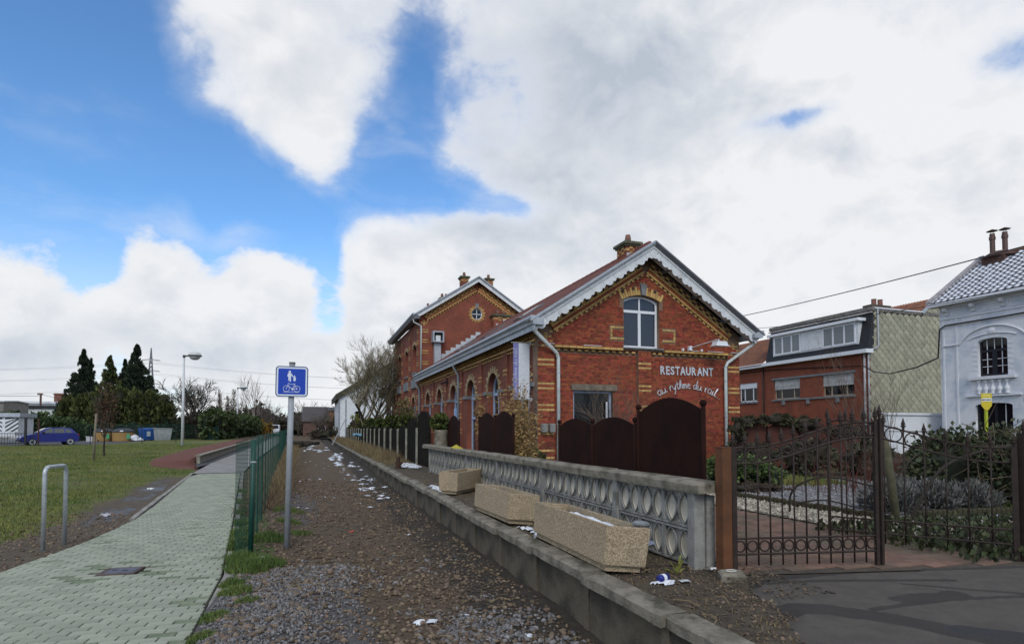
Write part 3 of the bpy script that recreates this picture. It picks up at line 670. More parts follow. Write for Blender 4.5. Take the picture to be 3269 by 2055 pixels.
# ------------------------------------------------------------------ restaurant building (old station): front wing
X0, X1, XC, YG, YB = 6.56, 14.10, 10.33, 16.5, 36.6
Z0, ZS = .30, 4.12          # ground line, string course
CO = .0733                  # brick course
RB = thing('restaurant_building', 'red brick former station wing with yellow brick bands, RESTAURANT lettering and white bargeboards', 'building', (XC, YG, Z0))
SL = .651                   # roof slope (rise/run)
def rakez(x, top): return top - abs(x - XC) * SL
WTOP = 7.33
seg = [(9.55, 5.72)] ; cxa, ra = 10.215, 1.15
win_top = [(cxa + 1.46 * math.sin(radians(-27.1 + 54.2 * i / 12)), 4.48 + 1.46 * math.cos(radians(-27.1 + 54.2 * i / 12))) for i in range(13)]
gw = [(9.55, 4.22), (10.88, 4.22)] + list(reversed(win_top))                # gable window opening
lw = rect(7.80, 9.20, 1.05, 2.80)                                            # ground-floor window opening
YR = YG + .10                                                                # recessed lower panels
outl = [(X0, Z0), (X1, Z0), (X1, 4.80), (XC, WTOP), (X0, 4.80)]
gw_ins = [(9.55, 4.22), (10.88, 4.22)] + list(reversed(win_top))
wall = slab('gable_wall', outl, [gw, lw], .30, FY(YR), MORT, RB)
up = [(X0, ZS), (9.52, ZS), (9.52, ZS), (X1, ZS), (X1, 4.80), (XC, WTOP), (X0, 4.80)]
slab('upper_gable_face', [(X0, ZS), (X1, ZS), (X1, 4.80), (XC, WTOP), (X0, 4.80)], [gw], .099, FY(YG), MORT, RB)
piers = [(X0, 7.11), (10.08, 10.56), (13.62, X1)]
for a, c in piers:
    b = MB(); b.box(a, c, YG, YR, Z0, ZS - .002); b.build('pier', MORT, RB)
# bricks on the gable: courses of stretchers and headers, laid in the clear spans of each course
BR = []                                                                       # (x, y, z, w, h)
def intervals(test, z0, z1, xa, xb, st=.01):
    o = []; cur = None; x = xa
    while x <= xb + 1e-6:
        k = test(x, z0 + .008) and test(x, z1 - .008)
        if k and cur is None: cur = x
        if not k and cur is not None: o.append((cur, x - st)); cur = None
        x += st
    if cur is not None: o.append((cur, xb))
    return o
def lay(test, y, za, zb, xa, xb, skip=()):
    r0 = round((za - Z0) / CO); r1 = int((zb - Z0) / CO)
    for r in range(r0, r1 + 1):
        z0, z1 = Z0 + r * CO, Z0 + (r + 1) * CO
        head = r % 2; L = .112 if head else .224; offs = (.056 if head else (.112 if (r // 2) % 2 else 0))
        for a, c in intervals(test, z0, z1, xa, xb):
            k = math.floor((a - offs) / L); x = k * L + offs
            while x < c:
                u, v = max(x, a), min(x + L, c)
                if v - u > .03: BR.append(((u + v) / 2, y, (z0 + z1) / 2, v - u - .011, CO - .011))
                x += L
yel_rows = lambda z: any(abs(z - q) < .03 for q in YROWS)
YROWS = [Z0 + (round((q - Z0) / CO) + .5) * CO - CO / 2 + CO / 2 for q in (3.65, 3.50, 2.95, 2.80, 2.25, 2.10, 1.55, 1.40, .85, .70)]
YR_IDX = set(int((q - Z0) / CO) for q in YROWS)
FR_BOX = [(9.06, 4.48, 4.84, -1), (11.0, 4.48, 4.84, 1)]
def t_lower(x, z): return not inpoly(x, z, lw) and not (7.72 < x < 9.33 and 2.80 < z < 2.98) and z < ZS - .15
lay(t_lower, YR, Z0, ZS - .10, 7.115, 10.075)
lay(lambda x, z: z < ZS - .15, YR, Z0, ZS - .10, 10.565, 13.615)
for a, c in piers:
    lay(lambda x, z: int((z - Z0) / CO + 1e-6) not in YR_IDX, YG, Z0, ZS - .02, a, c)
def t_up(x, z):
    if z < ZS + .06 or z > rakez(x, 6.70): return False
    if inpoly(x, z, gw) : return False
    if z > 5.5 and abs(x - cxa) < .80 and math.hypot(x - cxa, z - 4.48) < 1.72: return False
    if abs(x - 10.27) < .10 and 5.9 < z < 6.32: return False
    for bx, za, zb in ((9.06, 4.48, 4.84), (11.0, 4.48, 4.84)):
        if bx - .01 < x < bx + .52 and (abs(z - za) < .055 or abs(z - zb) < .055): return False
    if (9.05 < x < 9.13 or 11.45 < x < 11.52) and 4.45 < z < 4.88: return False
    return True
lay(t_up, YG, ZS + .05, 6.75, X0 + .002, X1 - .002)
def brick_me(w, h, d=.012):
    b = MB(); b.add([(-w / 2, 0, -h / 2), (w / 2, 0, -h / 2), (w / 2, 0, h / 2), (-w / 2, 0, h / 2), (-w / 2, -d + .002, -h / 2), (w / 2, -d + .002, -h / 2), (w / 2, -d + .002, h / 2), (-w / 2, -d + .002, h / 2),
                     (-w / 2 + .003, -d, -h / 2 + .003), (w / 2 - .003, -d, -h / 2 + .003), (w / 2 - .003, -d, h / 2 - .003), (-w / 2 + .003, -d, h / 2 - .003)],
                    [(8, 9, 10, 11)] + [(r * 4 + i, r * 4 + (i + 1) % 4, r * 4 + 4 + (i + 1) % 4, r * 4 + 4 + i) for r in (0, 1) for i in range(4)]); return b
BR.sort(key=lambda q: -(q[3] * (1 if q[2] > 2.0 else .2) / (1 + .02 * abs(q[0] - 8.5) + .05 * abs(q[2] - 3.4))))
cache = {}
rest = MB()
for i, (x, y, z, w_, h_) in enumerate(BR):
    if i < 298:
        k = (round(w_, 2), round(h_, 3))
        if k not in cache: cache[k] = brick_me(*k).mesh('brick')
        piece('brick', cache[k], Matrix.Translation((x, y, z)), wall, RED)
    else:
        q = brick_me(w_, h_); rest.add([(a + x, c + y, e + z) for a, c, e in q.v], q.f)
kind(rest.build('brickwork', RED, wall), 'stuff')
# yellow bricks: bands on the piers, string course, dentils, box frames
NY = 0
def ybox(x, z, w_, h_, y, proud, m=YEL, ang=0., name='yellow_brick', par=None, dep=None):
    k = ('y', round(w_, 3), round(h_, 3), round(proud, 3), m.name)
    if k not in cache:
        b = MB(); b.cbox((0, 0, 0), (w_, h_, proud + .03), b=.004); cache[k] = b.mesh(name); cache[k].materials.append(m)
    M = Matrix.Translation((x, y - proud / 2 + .015, z)) @ Matrix.Rotation(-ang, 4, 'Y') @ Matrix.Rotation(radians(90), 4, 'X')
    return piece(name, cache[k], M, par or wall)
for a, c in piers:
    n_ = 4; wq = (c - a) / n_
    for r in sorted(YR_IDX):
        for i in range(n_): ybox(a + (i + .5) * wq, Z0 + (r + .5) * CO, wq - .010, CO - .010, YG, .013)
for a, c in ((7.12, 9.50), (11.06, 13.60)):
    n_ = round((c - a) / .235); wq = (c - a) / n_
    for i in range(n_): ybox(a + (i + .5) * wq, ZS + .02, wq - .014, .072, YG, .07)
for a, c in ((7.14, 10.05), (10.58, 13.60)):
    n_ = round((c - a) / .235); wq = (c - a) / n_
    for i in range(n_): ybox(a + (i + .5) * wq, ZS - .065, .115, .055, YR, .085)
    b = MB(); b.box(a, c, YR - .05, YR, ZS - .028, ZS - .004); b.build('string_red_course', RED, wall)  # thin red brick course between string and dentils
for bx, sgn in ((9.06, -1), (11.0, 1)):
    for zz_ in (4.48, 4.84):
        for i in range(3 if zz_ > 4.6 else 4):
            wq = .49 / (3 if zz_ > 4.6 else 4); ybox(bx + (i + .5) * wq, zz_, wq - .01, .066, YG, .025)
    xx = bx + .035 if sgn < 0 else bx + .455
    for i in range(2): ybox(xx, 4.585 + i * .15, .066, .138, YG, .025)
# corner flower pattern below the eaves
for cx in (6.83, 13.86):
    for ddx, ddz in ((0, .15), (-.13, .075), (.0, .075), (.13, .075), (0, 0), (.17, .23), (.17, -.07), (.17, -.22), (-.1, -.22)): ybox(cx + ddx, 4.36 + ddz, .105, .06, YG, .014)
# raking cornice bands: dentils, yellow, red, yellow, chequer
ang = math.atan(SL)
for sgn in (-1, 1):
    ux, uz = sgn * cos(ang), -sin(ang)          # down the slope
    nxp, nzp = sgn * sin(ang), cos(ang)         # outwards, away from the wall
    Lr = 3.82; base_x, base_z = XC, 6.66
    def at(s, d): return base_x + ux * s + nxp * d, base_z + uz * s + nzp * d
    A = -sgn * ang
    n_ = 19
    for i in range(n_): x, z = at(.12 + i * (Lr - .2) / (n_ - 1) , .005); ybox(x, z, .095, .062, YG, .045, ang=A)
    n_ = 15; wq = Lr / n_
    for i in range(n_): x, z = at(.02 + (i + .5) * wq, .075); ybox(x, z, wq - .008, .066, YG, .075, ang=A)
    n_ = 1; x, z = at(.02 + Lr / 2, .148); ybox(x, z, Lr, .072, YG, .07, DRK if False else RED, A, 'red_course')
    n_ = 15
    for i in range(n_): x, z = at(.02 + (i + .5) * wq, .222); ybox(x, z, wq - .008, .066, YG, .095, ang=A)
    n_ = 24; wq = Lr / n_
    for i in range(n_):
        for rr in (0, 1):
            x, z = at(.04 + (i + .5) * wq, .296 + rr * .07); ybox(x, z, wq - .008, .064, YG, .10 if (i + rr) % 2 else .085, YEL if (i + rr) % 2 else DRK, A, 'chequer_brick')
# segmental arch over the gable window
for i in range(17):
    a = radians(118 - i * (56 / 16)); rc = Vector((cxa, 4.48))
    if abs(i - 8.3) < 1.0: continue
    full = i % 2 == 0; l = .27 if full else .17
    rmid = 1.47 + l / 2; x, z = rc.x + rmid * cos(a), rc.y + rmid * sin(a)
    ybox(x, z, l, .084, YG, .02, ang=a)
    if not full: rm = 1.47 + .17 + .055; ybox(rc.x + rm * cos(a), rc.y + rm * sin(a), .095, .084, YG, .018, DRK if i % 4 == 1 else RED, a, 'arch_brick')
b = MB(); b.prism([(10.21, 5.95), (10.35, 5.95), (10.40, 6.30), (10.16, 6.30)], lambda a, c, d: (a, d, c), YG - .06, YG + .05); b.build('keystone', STONE, RB, fix=True)
# windows of the gable
def frame_rect(b, x0, x1, z0, z1, w_, y0, y1):
    b.box(x0, x1, y0, y1, z0, z0 + w_); b.box(x0, x1, y0, y1, z1 - w_, z1); b.box(x0, x0 + w_, y0, y1, z0 + w_, z1 - w_); b.box(x1 - w_, x1, y0, y1, z0 + w_, z1 - w_)
GLS = glass_mat('window_glass', (.03, .033, .045), .05, .5)
GLS2 = glass_mat('dark_window_glass', (.008, .009, .012), .04, .3)
CURT = mat('violet_curtain', (.06, .06, .105), (.035, .035, .065), 30, .9)
wy = YG + .14
W_ = MB(); gwf = holed(gw, [[(9.62, 4.30), (10.81, 4.30)] + [(cxa + (x - cxa) * .895, z - .07) for x, z in reversed(win_top)]], .06, FY(wy)); gwf.transform(Matrix.Translation(-ORG[RB]))
gwin = link('window_frame', gwf, None, RB); gwf.materials.clear(); gwf.materials.append(PVC); ORG[gwin] = ORG[RB]
b = MB(); b.box(9.60, 10.83, wy - .005, wy + .05, 5.38, 5.47); b.build('transom', PVC, gwin)
b = MB(); b.box(10.165, 10.265, wy + .002, wy + .052, 4.30, 5.378); b.box(10.19, 10.24, wy + .002, wy + .052, 5.472, 5.87); b.build('mullion', PVC, gwin)
for x0, x1, z0, z1 in ((9.62, 10.165, 4.30, 5.38), (10.265, 10.81, 4.30, 5.38), (9.62, 10.19, 5.47, 5.88), (10.24, 10.81, 5.47, 5.88)):
    b = MB(); b.box(x0, x1, wy + .03, wy + .035, z0, z1); b.build('pane', GLS, gwin)
b = MB(); b.box(9.48, 11.02, YG - .07, YG + .16, 4.175, 4.218); b.build('window_sill', STONE, RB)
b = MB(); b.box(7.72, 9.33, YR - .06, YR + .1, 2.802, 2.965); b.build('lintel', LINT, RB)
b = MB(); frame_rect(b, 7.81, 9.19, 1.06, 2.795, .07, YR + .12, YR + .18); lwin = b.build('window_frame', BLUEF, RB)
b = MB(); b.box(7.88, 9.12, YR + .14, YR + .146, 1.13, 2.73); b.build('pane', GLS2, lwin)
b = MB(); b.box(7.92, 8.28, YR + .20, YR + .24, 2.58, 2.70); b.build('blind', PVC, lwin)
b = MB(); b.tube([(9.0, YR + .06, 1.1), (9.0, YR + .06, 2.45)], .03, 8); b.build('white_tube', PVC, lwin)
# lettering: RESTAURANT in metal, handwriting below in an arc
LET = mat('brushed_letter_metal', (.56, .58, .62), (.48, .50, .54), 8, .45, metal=.2)
def text_mesh(txt, size, ext, M, offs=0., spacing=1.):
    cu = bpy.data.curves.new('t', 'FONT'); cu.body = txt; cu.size = size; cu.extrude = ext; cu.offset = offs; cu.resolution_u = 3; cu.space_character = spacing
    ob = bpy.data.objects.new('t', cu); COL.objects.link(ob); dg = bpy.context.evaluated_depsgraph_get(); me = bpy.data.meshes.new_from_object(ob.evaluated_get(dg))
    bpy.data.objects.remove(ob); bpy.data.curves.remove(cu); me.transform(M); return me
xs_ = 10.955
for i, ch in enumerate('RESTAURANT'):
    me = text_mesh(ch, .40, .012, Matrix.Identity(4), .011); xv = [v.co.x for v in me.vertices]; zv = [v.co.y for v in me.vertices]
    wt = {'R': .215, 'E': .17, 'S': .175, 'T': .20, 'A': .25, 'U': .215, 'N': .235}[ch]; x0_ = xs_; xs_ += wt - (.012 if ch in 'TA' else -.006)
    sx = (wt - .03) / (max(xv) - min(xv)); sz = .285 / (max(zv) - min(zv))
    me.transform(FY(YR - .03) @ Matrix.Translation((x0_, 3.385, 0)) @ Matrix.Diagonal((sx, sz, 1, 1)) @ Matrix.Translation((-min(xv), -min(zv), 0))); me.transform(Matrix.Translation(-ORG[RB]))
    link('letter', me, LET, RB)
GL = {'a': ([[(.78, .8), (.55, 1), (.25, .9), (.08, .5), (.2, .1), (.45, 0), (.7, .25), (.8, .85), (.78, .3), (.9, .02), (1.08, .15)]], 1.0),
      'u': ([[(.05, .95), (.05, .35), (.2, .03), (.45, .05), (.65, .4), (.72, .95), (.7, .3), (.85, .02), (1.0, .2)]], 1.0),
      'r': ([[(.1, .95), (.14, 0), (.16, .5), (.35, .9), (.6, .95)]], .66),
      'y': ([[(.05, .95), (.15, .3), (.35, .1), (.6, .4), (.7, .95), (.6, 0), (.4, -.7), (.2, -.8)]], .82),
      't': ([[(.3, 1.6), (.25, .3), (.4, 0), (.6, .12)], [(0, 1.02), (.6, 1.08)]], .6),
      'h': ([[(.1, 0), (.25, 1.2), (.4, 1.85), (.5, 1.5), (.2, .2), (.35, .8), (.55, .95), (.65, .6), (.65, .1), (.8, .03)]], .82),
      'm': ([[(.05, .95), (.08, 0), (.12, .6), (.3, .95), (.42, .7), (.42, 0), (.46, .6), (.65, .95), (.78, .7), (.78, .1), (.95, .05)]], .98),
      'e': ([[(.08, .45), (.5, .6), (.6, .85), (.4, 1), (.15, .75), (.1, .3), (.35, 0), (.7, .2)]], .76),
      'd': ([[(.65, .75), (.4, .95), (.12, .6), (.15, .1), (.42, 0), (.65, .4), (.85, 1.9), (.7, .4), (.85, 0), (1, .12)]], 1.0),
      'i': ([[(.15, .95), (.15, .1), (.35, .05)], [(.2, 1.3), (.22, 1.36)]], .42), 'l': ([[(.1, .1), (.35, 1.2), (.5, 1.85), (.35, 1.8), (.2, .7), (.3, .05), (.6, .15)]], .62),
      '.': ([[(.1, .02), (.13, .06)]], .3), ' ': ([], .55), 'A': ([[(0, 0), (.4, 1.6), (.75, 0)], [(.1, .5), (.7, .55)]], .9)}
def script(txt, place, r, sc):
    """handwritten strokes; place(s, up) -> world point for distance s along the line and height up"""
    b = MB(); s = 0.
    for ch in txt:
        st, adv = GL[ch]
        for line in st:
            pts = [Vector((p[0], p[1], 0)) for p in line]; fine = []
            for i in range(len(pts) - 1):
                p0, p1, p2, p3 = pts[max(i - 1, 0)], pts[i], pts[i + 1], pts[min(i + 2, len(pts) - 1)]
                for q in (0, .33, .66): fine.append(.5 * (2 * p1 + (p2 - p0) * q + (2 * p0 - 5 * p1 + 4 * p2 - p3) * q * q + (3 * p1 - p0 - 3 * p2 + p3) * q ** 3))
            fine.append(pts[-1]); b.tube([place(s + p.x * sc, p.y * sc) for p in fine], r, 5)
        s += adv * sc
    return b, s
def arcp(s, up):
    q = s / 2.68 - .5; x = 12.01 + q * 2.60; z = 2.58 + .36 * (1 - (2 * q) ** 2); dz_ = -.36 * 8 * q / 2.60; l = sqrt(1 + dz_ * dz_)
    return Vector((x - dz_ / l * up, YR - .035, z + up / l))
_, tot = script('...au rythme du rail...', lambda s, u: Vector((s, 0, u)), .01, 1.)
b, _ = script('...au rythme du rail...', lambda s, u: arcp(s * 2.68 / tot, u * 2.68 / tot * .88), .0150, 1.)
b.build('script_lettering', LET, RB)
# flood light on the wall
FL = thing('floodlight', 'white floodlight on a thin arm above the RESTAURANT lettering', 'lamp', (12.03, YG, 4.3))
b = MB(); b.cbox((12.03, YG - .06, 4.28), (.11, .12, .15)); b.build('wall_box', PVC, FL)
b = MB(); b.tube([(12.05, YG - .12, 4.30), (12.75, YG - .62, 4.55)], .012, 8); b.tube([(12.75, YG - .62, 4.55), (12.75, YG - .62, 4.50)], .03, 8); b.build('arm', GALV, FL)
b = MB(); b.prism([(-.22, 0), (-.17, .14), (.20, .14), (.26, 0)], lambda a, c, d: (12.78 + a, YG - .62 + d, 4.33 + c), -.13, .13); b.box(12.54, 13.06, YG - .78, YG - .46, 4.31, 4.335); b.build('lamp_head', PVC, FL, fix=True)
for x in (11.77, 12.52):
    b = MB(); b.cbox((x, YG - .03, 4.235), (.065, .07, .08)); b.build('junction_box', PVC, RB)
for x0, x1 in ((8.1, 8.72), (11.95, 12.4), (12.75, 13.4), (6.86, 7.1), (13.72, 14.05)):
    b = MB(); b.box(x0, x1, YG - .05, YG - .03, 4.205, 4.22); b.build('light_strip', PVC, RB)
# bargeboards: crown moulding along each rake and scalloped boards below
YF = YG - .55
ridge_z = 7.54
for sgn in (-1, 1):
    ux, uz = sgn * cos(ang), -sin(ang); nxp, nzp = sgn * sin(ang), cos(ang)
    Lr = 4.22 / cos(ang)
    def P2(s, d, y): return (XC + ux * s + nxp * d, y, ridge_z + uz * s + nzp * d)
    prof = [(YF + .02, -.30), (YF + .02, -.20), (YF - .02, -.195), (YF - .02, -.16), (YF - .05, -.15), (YF - .05, -.10), (YF - .14, -.02), (YF - .14, .015), (YF + .3, .015), (YF + .3, -.30)]
    b = MB(); m_ = len(prof); vs = []
    for s in (0, Lr): vs += [P2(s + (d * -tan(ang) if s == 0 else 0), d, y) for y, d in prof]
    b.add(vs, [(i, (i + 1) % m_, m_ + (i + 1) % m_, m_ + i) for i in range(m_)] + [tuple(range(m_)), tuple(range(2 * m_ - 1, m_ - 1, -1))])
    b.build('bargeboard_moulding', WHITE, RB, fix=True)
    b = MB(); vs = []
    for s in (0, Lr + .06): vs += [P2(s + (d * -tan(ang) if s == 0 else 0), d, y) for y, d in ((YF - .155, -.025), (YF - .155, .03), (YF + .32, .03), (YF + .32, .018), (YF - .142, .018), (YF - .142, -.025))]
    b.add(vs, [(i, (i + 1) % 6, 6 + (i + 1) % 6, 6 + i) for i in range(6)] + [(0, 1, 2, 3, 4, 5), (11, 10, 9, 8, 7, 6)]); b.build('verge_flashing', ZINC if sgn < 0 else ZINCD, RB, fix=True)  # right flashing coloured darker, shade of that rake put into the colour
    if sgn > 0:  # added dark strip paints the shaded face of the right crown
        b = MB(); vs = []
        for s in (.03, Lr): vs += [P2(s + (d * -tan(ang) if s < .1 else 0), d, y) for y, d in ((YF - .066, -.105), (YF - .158, -.018), (YF - .15, -.005), (YF - .055, -.095))]
        b.add(vs, [(i, (i + 1) % 4, 4 + (i + 1) % 4, 4 + i) for i in range(4)] + [(0, 1, 2, 3), (7, 6, 5, 4)]); b.build('crown_shade_strip', ZINCD, RB, fix=True)
    n_ = 11; wq = (Lr - .06) / n_
    unit = [(0, 0), (0, -.17), (.06 * wq, -.185), (.14 * wq, -.175), (.2 * wq, -.155), (.27 * wq, -.17), (.36 * wq, -.205), (.5 * wq, -.22), (.64 * wq, -.205), (.74 * wq, -.165), (.80 * wq, -.13), (.86 * wq, -.125), (.94 * wq, -.14), (wq - .006, -.17), (wq - .006, 0)]
    for i in range(n_):
        s0 = .05 + i * wq; b = MB()
        pts = unit if sgn < 0 else [(wq - .006 - a, c) for a, c in reversed(unit)]
        b.prism(pts, lambda a, c, d: P2(s0 + a, c - .195, d), YF - .012, YF + .012)
        q = b.build('scalloped_board', WHITE, RB, fix=True)
    # soffit
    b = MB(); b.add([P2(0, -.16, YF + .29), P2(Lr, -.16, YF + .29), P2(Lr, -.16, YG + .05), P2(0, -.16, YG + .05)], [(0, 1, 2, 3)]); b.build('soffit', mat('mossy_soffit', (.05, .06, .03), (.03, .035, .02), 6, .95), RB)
    for s in (1.0, 2.4, 3.8):
        b = MB(); M = Matrix.Translation(P2(s, -.24, (YF + YG) / 2 + .1)) @ Matrix.Rotation(sgn * ang, 4, 'Y'); b.cbox((0, 0, 0), (.10, .55, .13), M=M); b.build('bracket', mat('dull_bracket', (.20, .22, .22), (.14, .15, .15), 5, .8), RB)
b = MB(); b.prism([(XC - .17, 7.30), (XC, 7.40), (XC + .17, 7.30), (XC + .09, 7.12), (XC, 7.04), (XC - .09, 7.12)], lambda a, c, d: (a, d, c), YF - .018, YF + .005); b.build('apex_board', WHITE, RB, fix=True)
# roof: left slope in courses of tiles, right slope likewise; ridge
def tiled_roof(parent, yA, yB, xR, zR, run, sgn, m, col=.22, row=.30, name='roof_tiles', lift=.04, wave=.022):
    n_s = max(2, int(run / cos(ang) / row)); ny = int((yB - yA) / col * 4); Vv = []; Ff = []
    yy = np.linspace(yA, yB, ny + 1); wv = wave * np.sin((yy - yA) / col * 2 * pi); nv = ny + 1
    for i in range(n_s):
        for q, dd in ((0, lift), (1, lift - .022)):
            s = (i + q) * (run / cos(ang)) / n_s
            base_ = np.stack([np.full(nv, xR + sgn * cos(ang) * s + sgn * sin(ang) * 0), yy, np.full(nv, zR - sin(ang) * s)], 1)
            base_[:, 0] += sgn * sin(ang) * (dd + (.012 if q else 0) + wv); base_[:, 2] += cos(ang) * (dd + (.012 if q else 0) + wv); Vv.append(base_)
    V = np.concatenate(Vv); k = np.arange(ny)
    for i in range(2 * n_s - 1): Ff.append(np.stack([i * nv + k, i * nv + k + 1, (i + 1) * nv + k + 1, (i + 1) * nv + k], 1))
    return fast_mesh(name, V, np.concatenate(Ff), m, parent, False)
rr = MB()
for sgn in (-1, 1):
    rr.add([(XC, YF + .3, ridge_z - .01), (XC, YB, ridge_z - .01), (XC + sgn * 4.22, YB, ridge_z - .01 - 4.22 * SL), (XC + sgn * 4.22, YF + .3, ridge_z - .01 - 4.22 * SL)], [(0, 1, 2, 3)])
roof = rr.build('roof', TILE, RB)
kind(tiled_roof(roof, YF + .16, YB, XC, ridge_z, 4.2, -1, TILE), 'stuff')
b = MB()
for i in range(50): b.tube([(XC, YF + .2 + i * .41, ridge_z + .03), (XC, YF + .2 + i * .41 + .40, ridge_z + .03)], [.09, .10], 8)
b.build('ridge_tiles', TILE, roof)
for yv, zc in ((20.5, 1.0), (24.5, 1.2), (29.5, 1.1)):       # roof windows lying flush
    s = zc / cos(ang) + 1.8; M = Matrix.Translation((XC - cos(ang) * s, yv, ridge_z - sin(ang) * s)) @ Matrix.Rotation(-ang, 4, 'Y')
    b = MB(); b.cbox((0, 0, .07), (1.1, .85, .08), M=M); v_ = b.build('roof_window', ZINCD, RB); b = MB(); b.cbox((0, 0, .113), (.95, .7, .006), M=M); b.build('pane', GLS, v_)
# eaves on the track side: cornice, gutter and lambrequin
ez = ridge_z - 4.22 * SL
b = MB(); b.prism([(0, .13), (-.10, .13), (-.12, .05), (-.06, -.02), (-.04, -.12), (.0, -.14), (.30, -.14), (.30, .0)], lambda a, c, d: (XC - 4.14 + a, d, ez + c), YF - .14, YB); b.build('eaves_cornice', ZINC, RB, fix=True)
n_ = 46
for i in range(n_):
    y0 = YF - .12 + i * (YB - YF) / n_; wq = (YB - YF) / n_; b = MB()
    b.prism([(0, 0), (0, -.15), (.12, -.18), (.22, -.15), (.33, -.18), (wq - .005, -.15), (wq - .005, 0)], lambda a, c, d: (d, y0 + a, ez - .13 + c), XC - 4.13, XC - 4.11); b.build('lambrequin_board', ZINC, RB, fix=True)
b = MB(); b.box(XC - 4.1, X0 + .02, YF + .3, YB, ez - .16, ez - .15); b.build('eaves_soffit', LINT, RB)
b = MB(); b.prism([(0, .13), (.10, .13), (.12, .05), (.04, -.12), (-.30, -.14), (-.30, .0)], lambda a, c, d: (XC + 4.14 + a, d, ez + c), YF - .14, YB); b.build('eaves_cornice', ZINC, RB, fix=True)
# downpipes on the gable corners
DP = mat('white_downpipe', (.60, .64, .63), (.50, .54, .53), 3, .5, c3=(.33, .36, .32), s3=2, f3=.25)
def pipe(parent, pts, r=.05, m=DP, name='downpipe'):
    b = MB(); b.tube(pts, r, 10); o = b.build(name, m, parent, smooth=True); return o
p1 = pipe(RB, [(XC - 4.10, YF + .02, ez - .05), (XC - 4.08, YF + .05, ez - .28), (7.16, YG - .06, 3.93), (7.23, YG - .04, 3.78), (7.23, YG - .04, .34)], .058)
p2 = pipe(RB, [(XC + 4.06, YF + .1, ez - .05), (XC + 4.04, YF + .12, ez - .28), (13.56, YG - .06, 3.85), (13.49, YG - .04, 3.70), (13.49, YG - .04, .34)], .056)
for par, x, zs_ in ((p1, 7.23, (3.78, 3.3, 2.1, 1.0)), (p2, 13.49, (3.70, 3.2, 2.0, 1.0))):
    for z in zs_: b = MB(); b.tube([(x, YG - .04, z), (x, YG - .04, z + .03)], .066, 10); b.build('collar', ZINC, par)
# ridge chimney
def chimney(parent, x0, x1, y0, y1, z0, z1, pots, mid=None):
    b = MB(); b.box(x0, x1, y0, y1, z0, z1); c = b.build('chimney', WALLX, parent)
    zz_ = z1 - .10
    b = MB(); nb = 4
    for r in range(3):
        for k in range(nb):
            w_ = (x1 - x0) / nb
            if (k + r) % 2: b.box(x0 + k * w_, x0 + (k + 1) * w_ - .006, y0 - .014, y0 + .01, z1 - .30 + r * .08, z1 - .23 + r * .08)
        for k in range(nb):
            w_ = (y1 - y0) / nb
            if (k + r) % 2: b.box(x0 - .014, x0 + .01, y0 + k * w_, y0 + (k + 1) * w_ - .006, z1 - .30 + r * .08, z1 - .23 + r * .08)
    b.build('yellow_chequer', YEL, c)
    b = MB(); b.box(x0 - .10, x1 + .10, y0 - .10, y1 + .10, z1, z1 + .09); b.box(x0 - .05, x1 + .05, y0 - .05, y1 + .05, z1 - .06, z1); b.build('chimney_cap', mat('mossy_cap', (.12, .12, .08), (.07, .07, .045), 8, .95), c)
    for px, py, h_ in pots:
        b = MB(); b.lathe([(.11, 0), (.10, h_ * .7), (.08, h_ * .95), (.085, h_)], 12, (px, py, z1 + .09)); b.build('chimney_pot', mat('clay_pot', (.25, .12, .09), (.17, .085, .07), 5, .85), c, smooth=True)
    return c
c = chimney(RB, 9.96, 10.44, 17.0, 17.62, 7.0, 7.78, [(10.2, 17.3, .32)])
b = MB(); b.box(9.97, 10.45, 16.98, 16.995, 7.05, 7.48); b.build('lead_flashing', mat('pale_lead', (.50, .53, .57), (.42, .45, .49), 4, .6), c)

